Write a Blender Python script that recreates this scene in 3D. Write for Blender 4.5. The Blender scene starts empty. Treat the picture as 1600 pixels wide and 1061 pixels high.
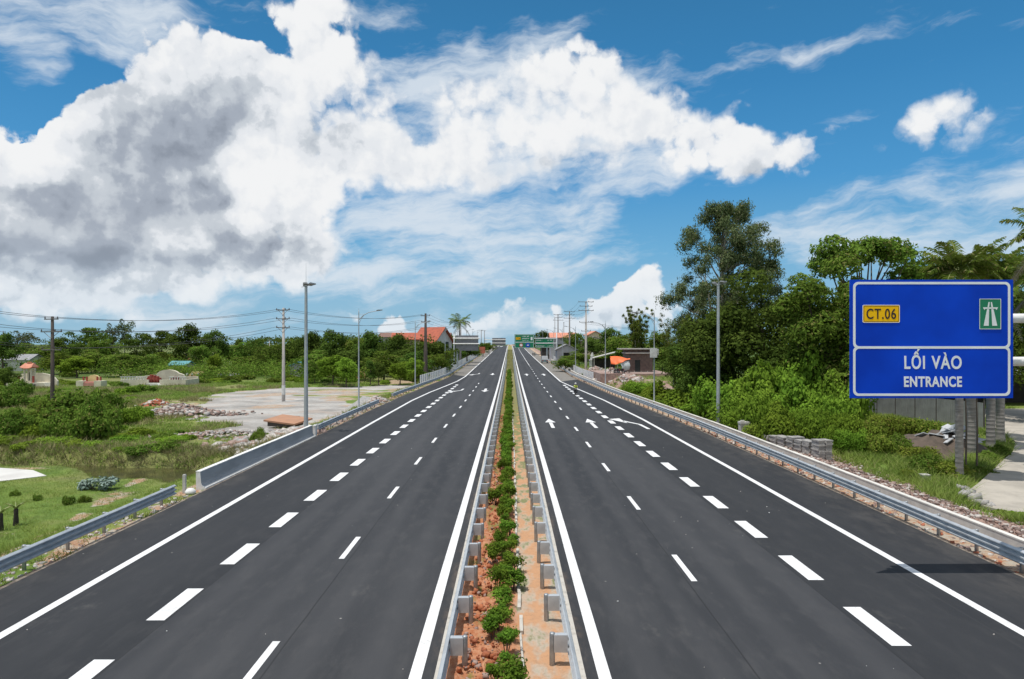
import bpy, math, random
import numpy as np
S = bpy.context.scene
COL = S.collection
R = math.radians
random.seed(7)
rng = np.random.default_rng(11)

# ---------------------------------------------------------------- camera
F = 1067.0            # focal length in photo pixels (1600 wide)
HCAM = 7.5
cam_d = bpy.data.cameras.new('camera')
cam_d.sensor_width = 36.0
cam_d.lens = 36.0 * F / 1600.0
cam_d.shift_x = 0.0019
cam_d.shift_y = 0.0041
cam_d.clip_start = 0.3
cam_d.clip_end = 9000
cam = bpy.data.objects.new('camera', cam_d)
cam.location = (0, 0, HCAM)
cam.rotation_euler = (R(90), 0, 0)
COL.objects.link(cam)
S.camera = cam
S.view_settings.view_transform = 'Standard'
S.view_settings.look = 'None'
S.view_settings.exposure = 0.0
S.view_settings.gamma = 1.0

# ---------------------------------------------------------------- sun
SUN_DIR = (-0.21, -0.125, 1.0)        # towards the sun
sl = math.sqrt(sum(c * c for c in SUN_DIR))
SUN_EL = math.asin(1 / sl)
sun_d = bpy.data.lights.new('sun', 'SUN')
sun_d.energy = 3.9
sun_d.angle = R(0.5)
sun_d.color = (1.0, 0.965, 0.91)
sun = bpy.data.objects.new('sun', sun_d)
from mathutils import Vector, Matrix
sun.rotation_euler = Vector(SUN_DIR).to_track_quat('Z', 'Y').to_euler()
sun.location = (-20, -12, 95)
COL.objects.link(sun)

# ---------------------------------------------------------------- sky with procedural clouds (all in sky directions)
W_ = bpy.data.worlds.new('World')
S.world = W_
W_.use_nodes = True
try:
    W_.cycles.sampling_method = 'MANUAL'
    W_.cycles.sample_map_resolution = 512
except Exception:
    pass
nt = W_.node_tree
nt.nodes.clear()
N = nt.nodes
L = nt.links

def wn(t, **kw):
    n = N.new(t)
    for k, v in kw.items():
        setattr(n, k, v)
    return n

def M(op, a, b=None, c=None, clamp=False):
    n = N.new('ShaderNodeMath')
    n.operation = op
    n.use_clamp = clamp
    for i, v in enumerate((a, b, c)):
        if v is None:
            continue
        if isinstance(v, (int, float)):
            n.inputs[i].default_value = v
        else:
            L.new(v, n.inputs[i])
    return n.outputs[0]

def VM(op, a, b=None, scale=None):
    n = N.new('ShaderNodeVectorMath')
    n.operation = op
    for i, v in enumerate((a, b)):
        if v is None:
            continue
        if isinstance(v, (tuple, list)):
            n.inputs[i].default_value = v
        else:
            L.new(v, n.inputs[i])
    if scale is not None:
        if isinstance(scale, (int, float)):
            n.inputs['Scale'].default_value = scale
        else:
            L.new(scale, n.inputs['Scale'])
    return n.outputs['Value'] if op in ('LENGTH', 'DOT_PRODUCT') else n.outputs[0]

def SS(v, a, b, lo=0.0, hi=1.0):
    n = N.new('ShaderNodeMapRange')
    n.interpolation_type = 'SMOOTHSTEP'
    L.new(v, n.inputs[0])
    n.inputs[1].default_value = a
    n.inputs[2].default_value = b
    n.inputs[3].default_value = lo
    n.inputs[4].default_value = hi
    return n.outputs[0]

def mixc(f, a, b):
    n = N.new('ShaderNodeMix')
    n.data_type = 'RGBA'
    for sock, v in ((n.inputs[0], f), (n.inputs[6], a), (n.inputs[7], b)):
        if isinstance(v, (int, float)):
            sock.default_value = v
        elif isinstance(v, (tuple, list)):
            sock.default_value = (*v[:3], 1)
        else:
            L.new(v, sock)
    return n.outputs[2]

sky = wn('ShaderNodeTexSky', sky_type='NISHITA')
sky.sun_disc = False
sky.sun_elevation = SUN_EL
# Nishita: rotation 0 puts the sun at +Y, positive turns towards +X
sky.sun_rotation = math.atan2(SUN_DIR[0], SUN_DIR[1])
sky.air_density = 1.0
sky.dust_density = 0.6
sky.ozone_density = 3.0
sky.altitude = 50
tc = wn('ShaderNodeTexCoord')
sep = wn('ShaderNodeSeparateXYZ')
L.new(tc.outputs['Generated'], sep.inputs[0])
az = M('ARCTAN2', sep.outputs[0], sep.outputs[1])
el = M('ARCSINE', sep.outputs[2])
comb = wn('ShaderNodeCombineXYZ')
L.new(M('MULTIPLY', az, 10.67), comb.inputs[0])
L.new(M('MULTIPLY', el, 10.67), comb.inputs[1])
P0 = comb.outputs[0]

def uv(px, py):
    a = math.atan((px - 797) / F)
    e = math.atan((537 - py) / math.hypot(F, px - 797))
    return a * 10.67, e * 10.67

def noise(P, scale, detail, rough, w=None, mul=(1, 1, 1), off=(0, 0, 0), lac=2.0):
    v = VM('MULTIPLY', P, mul) if mul != (1, 1, 1) else P
    if off != (0, 0, 0):
        v = VM('ADD', v, off)
    n = wn('ShaderNodeTexNoise')
    n.noise_dimensions = '2D'
    n.inputs['Scale'].default_value = scale
    n.inputs['Detail'].default_value = detail
    n.inputs['Roughness'].default_value = rough
    n.inputs['Lacunarity'].default_value = lac
    L.new(v, n.inputs['Vector'])
    return n

def blobs(P, lst):
    acc = None
    for (px, py, rx, ry, rot, w) in lst:
        u, v = uv(px, py)
        m = wn('ShaderNodeMapping', vector_type='TEXTURE')
        m.inputs['Location'].default_value = (u, v, 0)
        m.inputs['Rotation'].default_value = (0, 0, R(rot))
        m.inputs['Scale'].default_value = (rx / 100, ry / 100, 1)
        L.new(P, m.inputs[0])
        g = wn('ShaderNodeTexGradient', gradient_type='SPHERICAL')
        L.new(m.outputs[0], g.inputs[0])
        acc = M('MULTIPLY', g.outputs['Fac'], w) if acc is None else M('MULTIPLY_ADD', g.outputs['Fac'], w, acc)
    return acc

warpn = noise(P0, 0.9, 4, 0.55)
warpv = VM('SCALE', VM('SUBTRACT', warpn.outputs['Color'], (0.5, 0.5, 0.5)), scale=0.9)
PW = VM('ADD', P0, VM('MULTIPLY', warpv, (1, 0.8, 0)))

CUM = [  # px, py, rx, ry, rot, weight : heaped clouds
    (300, 150, 150, 110, 20, 1.2), (170, 300, 230, 170, 30, 1.1), (60, 370, 180, 120, 0, .9), (300, 330, 220, 150, 0, .8), (210, 210, 140, 120, 30, 1.2), (330, 120, 140, 80, -10, 1.0),
    (120, 250, 90, 80, 20, .7), (60, 350, 140, 110, 0, 1.2), (20, 260, 90, 80, 0, .9),
    (180, 330, 160, 110, 0, 1.2), (340, 270, 190, 130, 0, 1.3), (450, 330, 140, 100, 0, 1.1),
    (430, 110, 110, 60, -10, .8), (520, 180, 150, 120, 0, 1.1), (500, 50, 95, 75, -20, .95), (470, 10, 80, 50, 0, .7),
    (470, 250, 130, 90, 0, .9), (300, 390, 320, 75, 0, 1.2), (90, 400, 220, 70, 0, 1.2), (110, 435, 260, 50, 0, 1.0), (400, 400, 180, 50, 0, .8), (160, 120, 80, 40, 30, -.4),
    (300, 450, 110, 18, 0, .5), (880, 105, 120, 60, -20, .95), (960, 180, 190, 90, -12, 1.0), (830, 200, 170, 100, 0, .8),
    (700, 170, 120, 50, 10, .6), (760, 150, 120, 70, 20, .5), (1000, 200, 160, 70, -15, .7), (640, 250, 160, 70, 0, .6), (850, 270, 200, 45, 8, .5), (700, 240, 190, 60, 8, .8), (1040, 190, 110, 60, -15, .8),
    (1160, 238, 130, 50, -5, 1.25), (1155, 174, 28, 20, 0, .8), (1448, 192, 80, 52, 0, .95), (1460, 165, 45, 26, 0, .4),
    (1310, 198, 55, 18, 10, .5), (600, 20, 90, 30, 0, .25), (600, 250, 130, 60, 0, .7),
    (1010, 470, 62, 42, 0, .85), (1022, 442, 32, 26, 0, .7), (985, 452, 26, 20, 0, .5), (950, 485, 52, 34, 0, .75), (925, 470, 24, 18, 0, .45), (862, 478, 34, 20, 0, .5), (812, 470, 34, 26, 0, .6), (782, 490, 44, 34, 0, .65), (766, 462, 18, 14, 0, .4), (900, 500, 80, 24, 0, .6), (1050, 500, 60, 30, 0, .6),
    (835, 446, 45, 9, -6, .6), (850, 512, 200, 26, 0, .6), (610, 503, 45, 25, 0, .65), (545, 503, 50, 28, 0, .7), (230, 497, 55, 22, 0, .7),
    (1225, 440, 34, 22, 0, .8), (690, 510, 90, 18, 0, .4), (60, 470, 230, 30, 0, .6), (740, 505, 30, 30, 0, .6), (450, 470, 60, 9, 0, .3),
    (400, 60, 60, 45, 0, -.9), (425, 142, 45, 20, 10, -.6), (640, 195, 60, 30, 20, -.6), (100, 130, 110, 60, 20, -.7), (830, 330, 300, 50, 0, -.2), (935, 155, 60, 22, 0, -.45), (800, 250, 70, 20, 10, -.4), (700, 205, 50, 24, 0, -.35),
    (910, 215, 60, 12, -10, -.35), (660, 60, 90, 70, 0, -.4), (60, 190, 70, 40, 0, -.5), (560, 330, 80, 40, 0, -.3),
    (900, 470, 28, 14, 0, -.4), (1300, 130, 300, 60, 0, -.3), (30, 215, 60, 14, 0, -.4)]
DARK = [(980, 500, 90, 20, 0, .45), (800, 505, 90, 20, 0, .35), (930, 490, 60, 14, 0, .3), (280, 230, 210, 160, 40, .95), (230, 190, 130, 110, 0, .35), (320, 180, 120, 80, 0, .45), (420, 390, 170, 60, 0, .5), (60, 400, 220, 60, 0, .6), (80, 335, 190, 90, 0, 1.25), (150, 355, 120, 60, 0, .85), (90, 398, 190, 30, 0, .8),
    (230, 290, 110, 80, 0, .4), (332, 320, 44, 60, 10, .95), (330, 400, 190, 36, 0, .75), (430, 385, 130, 40, 0, .55), (120, 437, 260, 24, 0, .6), (520, 225, 90, 50, 0, .45),
    (200, 60, 160, 50, 0, .5), (60, 60, 120, 30, 0, .3), (860, 260, 200, 50, 5, .4), (960, 200, 160, 60, 0, .25), (700, 250, 160, 50, 0, .35), (520, 180, 110, 100, 0, .35), (1160, 262, 110, 30, 0, .35), (945, 330, 40, 30, 0, .4), (1450, 215, 60, 24, 0, .35), (1170, 262, 90, 20, 0, .3),
    (60, 470, 200, 16, 0, .35), (430, 330, 50, 40, 0, .3), (250, 90, 90, 45, 0, -.5), (400, 280, 80, 60, 0, -.5), (50, 260, 90, 50, 0, -.5)]
WISP = [(90, 30, 260, 60, 6, 1.15), (250, 60, 150, 40, 0, .8), (55, 100, 40, 26, 20, .6), (560, 15, 120, 30, 0, .5), (650, 90, 160, 40, 12, .5),
    (860, 160, 260, 110, -8, .5), (650, 220, 300, 150, 0, 1.0), (900, 200, 300, 140, -8, 1.0), (780, 120, 160, 70, 20, .7), (880, 290, 240, 60, 8, .7), (600, 330, 260, 70, 0, .75), (640, 395, 340, 60, 0, 1.0), (850, 380, 220, 80, 0, 1.0), (620, 450, 300, 40, 0, .6),
    (760, 430, 300, 26, 0, .55), (945, 330, 45, 40, 0, .7), (890, 335, 40, 30, 0, .5), (1250, 72, 120, 22, -4, .62), (1470, 35, 110, 34, 12, .62), (1060, 90, 130, 40, 6, .36),
    (1200, 105, 160, 24, 0, .3), (1590, 35, 50, 14, 0, .5), (1480, 330, 280, 75, 7, .85), (1570, 265, 130, 38, 10, 1.0), (1540, 380, 250, 60, 0, .9), (1240, 350, 110, 40, 5, .5), (1380, 300, 160, 24, 5, .4),
    (30, 200, 70, 30, 0, .6), (560, 450, 300, 24, 0, .35), (800, 500, 380, 60, 0, .8), (200, 490, 320, 60, 0, .9), (1330, 180, 60, 20, 15, .45), (1000, 80, 120, 40, 0, .25), (730, 60, 90, 30, 15, .35)]

def puff(P, scale):
    v = wn('ShaderNodeTexVoronoi', feature='F1')
    v.voronoi_dimensions = '2D'
    v.inputs['Scale'].default_value = scale
    v.inputs['Detail'].default_value = 2.0
    v.inputs['Roughness'].default_value = 0.5
    L.new(P, v.inputs['Vector'])
    d = v.outputs['Distance']
    return M('SUBTRACT', 0.45, M('MULTIPLY', d, d))

def cumdens(P, base):
    n = noise(P, 1.0, 7, 0.58, off=(3.1, 1.7, 0)).outputs['Fac']
    a = M('ADD', M('MULTIPLY', M('SUBTRACT', n, 0.5), 1.9), M('MULTIPLY', puff(P, 2.0), 0.45))
    g = M('MULTIPLY', base, 3.0, clamp=True)
    return M('SUBTRACT', M('MULTIPLY_ADD', a, g, M('MINIMUM', base, 1.7)), 0.30)

base = blobs(PW, CUM)
# small-scale jitter of the lookup roughens the rims
jit = noise(P0, 7.0, 5, 0.6)
PJ = VM('ADD', P0, VM('MULTIPLY', VM('SUBTRACT', jit.outputs['Color'], (.5, .5, .5)), (.16, .16, 0)))
D = cumdens(PJ, base)
Dup = M('SUBTRACT', cumdens(VM('ADD', PJ, (-0.10, 0.16, 0)), base), 0.0)
CRISP = [(240, 130, 260, 130, 20, 1.4), (60, 280, 130, 120, 0, 1.2), (1170, 240, 150, 60, 0, .35), (960, 470, 240, 60, 0, 1.2), (640, 500, 160, 40, 0, 1.0), (480, 60, 130, 90, 0, .5), (860, 90, 140, 40, 0, .5), (330, 320, 60, 70, 0, .8)]
core = M('SUBTRACT', blobs(P0, [(230, 280, 240, 150, 30, 1.9), (70, 370, 240, 95, 0, 1.9), (330, 380, 260, 60, 0, 1.3)]), 0.55)
D = M('MAXIMUM', D, core)
sharp = M('ADD', 1.15, M('MULTIPLY', M('MINIMUM', blobs(PW, CRISP), 1.0), 2.6))
alpha = SS(M('MULTIPLY', D, sharp), 0.02, 1.0)
relief = M('SUBTRACT', D, Dup)                 # >0 : thinner towards the light, so lit
dark = blobs(PW, DARK)
nd = noise(P0, 1.0, 6, 0.6, off=(9, 4, 0)).outputs['Fac']
dk = M('MULTIPLY_ADD', M('SUBTRACT', nd, 0.5), 1.3, dark)
dk = M('MULTIPLY_ADD', relief, -0.8, M('ADD', dk, 0.08))
ramp = wn('ShaderNodeValToRGB')
cr = ramp.color_ramp
cr.interpolation = 'EASE'
cr.elements[0].position = 0.0
cr.elements[0].color = (.98, .99, 1, 1)
cr.elements[1].position = 1.0
cr.elements[1].color = (.27, .31, .38, 1)
for p_, c_ in ((.2, (.86, .89, .93)), (.42, (.62, .67, .73)), (.7, (.41, .46, .54))):
    e_ = cr.elements.new(p_)
    e_.color = (*c_, 1)
L.new(SS(dk, -0.2, 2.35), ramp.inputs[0])
ccol = VM('SCALE', ramp.outputs[0], scale=9.6)
# wisps
ang = VM('ADD', P0, VM('MULTIPLY', warpv, (0.6, 0.5, 0)))
rotm = wn('ShaderNodeMapping')
rotm.inputs['Rotation'].default_value = (0, 0, R(-6))
L.new(ang, rotm.inputs[0])
w1 = noise(rotm.outputs[0], 1.0, 10, 0.62, mul=(0.55, 2.1, 1), off=(5, 2, 0)).outputs['Fac']
wb = blobs(PW, WISP)
wd = M('MULTIPLY_ADD', M('SUBTRACT', w1, 0.5), 2.6, M('SUBTRACT', M('MINIMUM', wb, 0.95), 0.25))
walpha = M('MULTIPLY', SS(wd, 0.0, 1.15), 0.85)
# clear-sky colour: the sky texture, pulled towards the deep polarised blue of the place
gr = wn('ShaderNodeValToRGB')
g_ = gr.color_ramp
g_.elements[0].position = 0.0
g_.elements[0].color = (.30, .55, .74, 1)
g_.elements[1].position = 1.0
g_.elements[1].color = (.015, .125, .32, 1)
for p_, c_ in ((.06, (.25, .51, .73)), (.13, (.145, .44, .72)), (.22, (.06, .325, .66)), (.34, (.032, .24, .53)), (.47, (.024, .185, .41))):
    e_ = g_.elements.new(p_)
    e_.color = (*c_, 1)
L.new(sep.outputs[2], gr.inputs[0])
skyc = mixc(0.85, sky.outputs[0], VM('SCALE', gr.outputs[0], scale=10.2))
c1 = mixc(walpha, skyc, (7.6, 8.3, 9.0))
hz = SS(sep.outputs[2], -0.02, 0.16, 0.45, 0.0)
c2 = mixc(alpha, c1, mixc(hz, ccol, (5.6, 7.2, 8.6)))
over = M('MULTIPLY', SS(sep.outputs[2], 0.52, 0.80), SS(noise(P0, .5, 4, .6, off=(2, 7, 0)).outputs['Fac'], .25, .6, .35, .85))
rear = M('MULTIPLY', SS(M('MULTIPLY', sep.outputs[1], -1.0), 0.05, 0.45), SS(noise(P0, .45, 4, .6, off=(6, 3, 0)).outputs['Fac'], .25, .5, .2, .9))  # added cloud bank behind the camera, brightens faces turned from the sun
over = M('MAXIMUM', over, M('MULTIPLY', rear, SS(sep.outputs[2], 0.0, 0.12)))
c3 = mixc(over, c2, (7.6, 7.9, 8.2))          # unseen pale cloud overhead and behind the camera, added as neutral fill light
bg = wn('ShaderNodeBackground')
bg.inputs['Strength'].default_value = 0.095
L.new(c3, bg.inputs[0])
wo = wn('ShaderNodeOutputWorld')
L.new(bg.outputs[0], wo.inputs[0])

# ================================================================ helpers
def Wp(px, py, z=0.0):
    """ground point seen at a photo pixel, on the level z"""
    Y = (HCAM - z) * F / (py - 537.0)
    return ((px - 797.0) * Y / F, Y)

def Xa(px, Y):
    return (px - 797.0) * Y / F

def Za(py, Y):
    return HCAM - (py - 537.0) * Y / F

# ---------------- materials
def newmat(name):
    m = bpy.data.materials.new(name)
    m.use_nodes = True
    t = m.node_tree
    t.nodes.clear()
    o = t.nodes.new('ShaderNodeOutputMaterial')
    return m, t, o

def nadd(t, typ, **kw):
    n = t.nodes.new(typ)
    for k, v in kw.items():
        setattr(n, k, v)
    return n

def tmix(t, f, a, b, blend='MIX'):
    n = nadd(t, 'ShaderNodeMix', data_type='RGBA', blend_type=blend)
    for sock, v in ((n.inputs[0], f), (n.inputs[6], a), (n.inputs[7], b)):
        if isinstance(v, (int, float)):
            sock.default_value = v
        elif isinstance(v, (tuple, list)):
            sock.default_value = (*v[:3], 1)
        else:
            t.links.new(v, sock)
    return n.outputs[2]

def tnoise(t, vec, scale, detail=4, rough=.55, mul=None):
    if mul is not None:
        m = nadd(t, 'ShaderNodeVectorMath', operation='MULTIPLY')
        t.links.new(vec, m.inputs[0])
        m.inputs[1].default_value = mul
        vec = m.outputs[0]
    n = nadd(t, 'ShaderNodeTexNoise')
    n.inputs['Scale'].default_value = scale
    n.inputs['Detail'].default_value = detail
    n.inputs['Roughness'].default_value = rough
    t.links.new(vec, n.inputs['Vector'])
    return n.outputs['Fac']

def tramp(t, v, a, b, lo=0.0, hi=1.0):
    n = nadd(t, 'ShaderNodeMapRange', interpolation_type='SMOOTHSTEP')
    t.links.new(v, n.inputs[0])
    for i, q in ((1, a), (2, b), (3, lo), (4, hi)):
        n.inputs[i].default_value = q
    return n.outputs[0]

def tmath(t, op, a, b=None, clamp=False):
    n = nadd(t, 'ShaderNodeMath', operation=op, use_clamp=clamp)
    for i, v in enumerate((a, b)):
        if v is None:
            continue
        if isinstance(v, (int, float)):
            n.inputs[i].default_value = v
        else:
            t.links.new(v, n.inputs[i])
    return n.outputs[0]

def tpos(t):
    return nadd(t, 'ShaderNodeNewGeometry').outputs['Position']

def tobj(t):
    return nadd(t, 'ShaderNodeTexCoord').outputs['Object']

def tbump(t, h, strength=.3, dist=.02):
    b = nadd(t, 'ShaderNodeBump')
    b.inputs['Strength'].default_value = strength
    b.inputs['Distance'].default_value = dist
    t.links.new(h, b.inputs['Height'])
    return b.outputs[0]

def tprin(t, o, col, rough=.7, metal=0.0, normal=None, spec=.5):
    p = nadd(t, 'ShaderNodeBsdfPrincipled')
    if isinstance(col, (tuple, list)):
        p.inputs['Base Color'].default_value = (*col[:3], 1)
    else:
        t.links.new(col, p.inputs['Base Color'])
    if isinstance(rough, (int, float)):
        p.inputs['Roughness'].default_value = rough
    else:
        t.links.new(rough, p.inputs['Roughness'])
    p.inputs['Metallic'].default_value = metal
    p.inputs['Specular IOR Level'].default_value = spec
    if normal is not None:
        t.links.new(normal, p.inputs['Normal'])
    t.links.new(p.outputs[0], o.inputs[0])
    return p

MATS = {}
def mat(name, c1, c2=None, scale=3.0, rough=.7, metal=0.0, bump=0.0, bscale=None, detail=5, spec=.5, mul=None, lo=.35, hi=.68):
    """two-tone weathered surface, noise in object space"""
    if name in MATS:
        return MATS[name]
    m, t, o = newmat(name)
    v = tobj(t)
    if c2 is None:
        c2 = tuple(c * .8 for c in c1)
    f = tramp(t, tnoise(t, v, scale, detail, .6, mul), lo, hi)
    nrm = None
    if bump:
        nrm = tbump(t, tnoise(t, v, bscale or scale * 4, 5, .6), bump, .03)
    tprin(t, o, tmix(t, f, c1, c2), rough, metal, nrm, spec)
    MATS[name] = m
    return m

def leafmat(name, dark, light, trans=.28, nscale=.35, seed=0.0, dry=None):
    m, t, o = newmat(name)
    g = nadd(t, 'ShaderNodeNewGeometry')
    oi = nadd(t, 'ShaderNodeObjectInfo')
    n1 = tnoise(t, g.outputs['Position'], nscale, 3, .6)
    f = tmath(t, 'ADD', tmath(t, 'MULTIPLY', g.outputs['Random Per Island'], .36), tmath(t, 'MULTIPLY', tramp(t, n1, .34, .66), .64))
    c = tmix(t, f, dark, light)
    if dry:
        c = tmix(t, tmath(t, 'MULTIPLY', tramp(t, g.outputs['Random Per Island'], .88, .93), .8), c, dry)
    hv = nadd(t, 'ShaderNodeHueSaturation')
    t.links.new(c, hv.inputs['Color'])
    t.links.new(tmath(t, 'ADD', .8, tmath(t, 'MULTIPLY', oi.outputs['Random'], .45)), hv.inputs['Value'])
    t.links.new(tmath(t, 'ADD', .485, tmath(t, 'MULTIPLY', oi.outputs['Random'], .03)), hv.inputs['Hue'])
    d = nadd(t, 'ShaderNodeBsdfDiffuse')
    tr = nadd(t, 'ShaderNodeBsdfTranslucent')
    t.links.new(hv.outputs[0], d.inputs[0])
    t.links.new(tmix(t, .25, hv.outputs[0], (.26, .34, .05)), tr.inputs[0])
    mx = nadd(t, 'ShaderNodeMixShader')
    mx.inputs[0].default_value = trans
    t.links.new(d.outputs[0], mx.inputs[1])
    t.links.new(tr.outputs[0], mx.inputs[2])
    t.links.new(mx.outputs[0], o.inputs[0])
    MATS[name] = m
    return m

# ---------------- objects
def tag(o, label=None, cat=None, group=None, kind=None):
    if label:
        o['label'] = label
    if cat:
        o['category'] = cat
    if group:
        o['group'] = group
    if kind:
        o['kind'] = kind
    return o

def empty(name, loc=(0, 0, 0), rz=0.0, label=None, cat=None, group=None):
    o = bpy.data.objects.new(name, None)
    o.empty_display_size = .3
    o.location = loc
    o.rotation_euler = (0, 0, rz)
    COL.objects.link(o)
    return tag(o, label, cat, group)

def link_mesh(name, me, m, parent=None, loc=(0, 0, 0)):
    if m is not None and not me.materials:
        me.materials.append(m)
    o = bpy.data.objects.new(name, me)
    o.location = loc
    COL.objects.link(o)
    if parent is not None:
        o.parent = parent
    return o

def npmesh(name, verts, faces_flat, nper, smooth=False):
    """verts (N,3); faces_flat 1-d int array; nper verts per face"""
    me = bpy.data.meshes.new(name)
    verts = np.asarray(verts, dtype=np.float32)
    ff = np.asarray(faces_flat, dtype=np.int32).ravel()
    nf = len(ff) // nper
    me.vertices.add(len(verts))
    me.vertices.foreach_set('co', verts.ravel())
    me.loops.add(len(ff))
    me.loops.foreach_set('vertex_index', ff)
    me.polygons.add(nf)
    me.polygons.foreach_set('loop_start', np.arange(nf, dtype=np.int32) * nper)
    me.polygons.foreach_set('loop_total', np.full(nf, nper, dtype=np.int32))
    if smooth:
        me.polygons.foreach_set('use_smooth', np.ones(nf, dtype=bool))
    me.update(calc_edges=True)
    return me

def gridmesh(name, V, smooth=True):
    """V (r,c,3) -> quads"""
    r, c = V.shape[:2]
    idx = np.arange(r * c).reshape(r, c)
    f = np.stack([idx[:-1, :-1], idx[:-1, 1:], idx[1:, 1:], idx[1:, :-1]], -1)
    return npmesh(name, V.reshape(-1, 3), f, 4, smooth)

class MB:
    def __init__(s):
        s.v = []
        s.f = []
        s.sm = []
    def add(s, vs, fs, smooth=False):
        b = len(s.v)
        s.v += [tuple(v) for v in vs]
        s.f += [tuple(i + b for i in f) for f in fs]
        s.sm += [smooth] * len(fs)
        return s
    def box(s, c, d, rz=0.0, tilt=None, taper=1.0):
        x, y, z = (q / 2 for q in d)
        vs = []
        for sx, sy, sz in ((-1, -1, -1), (1, -1, -1), (1, 1, -1), (-1, 1, -1), (-1, -1, 1), (1, -1, 1), (1, 1, 1), (-1, 1, 1)):
            k = taper if sz > 0 else 1.0
            v = Vector((sx * x * k, sy * y * k, sz * z))
            if tilt is not None:
                v = tilt @ v
            if rz:
                v = Matrix.Rotation(rz, 3, 'Z') @ v
            vs.append(v + Vector(c))
        return s.add(vs, [(0, 3, 2, 1), (4, 5, 6, 7), (0, 1, 5, 4), (1, 2, 6, 5), (2, 3, 7, 6), (3, 0, 4, 7)])
    def tube(s, pts, rad, n=8, cap=True):
        pts = [Vector(p) for p in pts]
        if isinstance(rad, (int, float)):
            rad = [rad] * len(pts)
        rings = []
        for i, p in enumerate(pts):
            if i == 0:
                t = pts[1] - p
            elif i == len(pts) - 1:
                t = p - pts[i - 1]
            else:
                t = pts[i + 1] - pts[i - 1]
            t.normalize()
            a = Vector((0, 0, 1)) if abs(t.z) < .9 else Vector((1, 0, 0))
            u = t.cross(a).normalized()
            w = t.cross(u)
            rings.append([p + (u * math.cos(2 * math.pi * k / n) + w * math.sin(2 * math.pi * k / n)) * rad[i] for k in range(n)])
        vs = [v for r in rings for v in r]
        fs = []
        for i in range(len(pts) - 1):
            for k in range(n):
                fs.append((i * n + k, i * n + (k + 1) % n, (i + 1) * n + (k + 1) % n, (i + 1) * n + k))
        s.add(vs, fs, True)
        if cap:
            b = len(vs) - n
            s.add(vs[:n], [tuple(range(n))])
            s.add(vs[b:], [tuple(range(n))[::-1]])
        return s
    def prism(s, poly, y0, y1, axis='Y'):
        """extrude 2-d polygon (a,b) along an axis. Y: (x,z); Z: (x,y); X: (y,z)"""
        n = len(poly)
        def P(a, b, t):
            return {'Y': (a, t, b), 'Z': (a, b, t), 'X': (t, a, b)}[axis]
        vs = [P(a, b, y0) for a, b in poly] + [P(a, b, y1) for a, b in poly]
        fs = [tuple(range(n)), tuple(range(2 * n - 1, n - 1, -1))]
        for i in range(n):
            j = (i + 1) % n
            fs.append((i, i + n, j + n, j))
        return s.add(vs, fs)
    def lathe(s, prof, c=(0, 0, 0), n=16):
        vs = []
        for (r, z) in prof:
            for k in range(n):
                a = 2 * math.pi * k / n
                vs.append((c[0] + r * math.cos(a), c[1] + r * math.sin(a), c[2] + z))
        fs = []
        for i in range(len(prof) - 1):
            for k in range(n):
                fs.append((i * n + k, i * n + (k + 1) % n, (i + 1) * n + (k + 1) % n, (i + 1) * n + k))
        return s.add(vs, fs, True)
    def build(s, name, m=None, parent=None, loc=(0, 0, 0), recalc=True):
        me = bpy.data.meshes.new(name)
        me.from_pydata(s.v, [], s.f)
        me.polygons.foreach_set('use_smooth', s.sm)
        if recalc:
            import bmesh
            bm = bmesh.new()
            bm.from_mesh(me)
            bmesh.ops.recalc_face_normals(bm, faces=bm.faces)
            bm.to_mesh(me)
            bm.free()
        me.update()
        return link_mesh(name, me, m, parent, loc)

def kids(o):
    return [c for c in COL.objects if c.parent is o]

KIDS = {}
def copy_tree(o, parent=None, top=True):
    c = o.copy()
    COL.objects.link(c)
    if not top:
        c.parent = parent
    ch = KIDS.get(o.name)
    if ch is None:
        ch = [x for x in o.children]
        KIDS[o.name] = ch
    for k in ch:
        copy_tree(k, c, False)
    return c

def place(proto, used, loc, rz=0.0, sc=1.0, label=None, cat=None, group=None):
    """first call moves the prototype itself, later ones copy it"""
    if used:
        o = copy_tree(proto)
    else:
        o = proto
        KIDS[o.name] = list(o.children)
    o.location = loc
    o.rotation_euler = (0, 0, rz)
    o.scale = (sc, sc, sc) if isinstance(sc, (int, float)) else sc
    tag(o, label, cat, group)
    if group is None and 'group' in o:
        del o['group']
    return o

PROTO_USED = {}
def put(key, maker, loc, rz=0.0, sc=1.0, label=None, cat=None, group=None):
    if key in PROTO_USED:
        return place(PROTO_USED[key], True, loc, rz, sc, label, cat, group)
    p = maker()
    PROTO_USED[key] = p
    return place(p, False, loc, rz, sc, label, cat, group)

# ---------------- the lie of the land
def sstep(x, a, b):
    t = np.clip((np.asarray(x, dtype=float) - a) / (b - a), 0, 1)
    return t * t * (3 - 2 * t)

RZ_Y = [-80, 110, 135, 160, 200, 270, 340, 400, 470, 560, 640, 720, 900, 4000]
RZ_Z = [0, 0, .1, .36, .85, 1.6, 2.5, 3.3, 4.3, 5.35, 5.7, 5.2, 2.0, 0]
def rz_(y):
    return np.interp(y, RZ_Y, RZ_Z)

# asphalt outer edges (left negative)
def xl_(y):
    return -np.interp(y, [-80, 34, 60, 80, 100, 125, 150, 4000], [15.45, 15.6, 15.75, 15.7, 15.4, 14.4, 13.2, 13.0])
def xr_(y):
    return np.interp(y, [-80, 40, 60, 80, 102, 129, 150, 4000], [16.35, 16.5, 16.4, 15.7, 14.8, 14.2, 13.4, 13.0])

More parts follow.
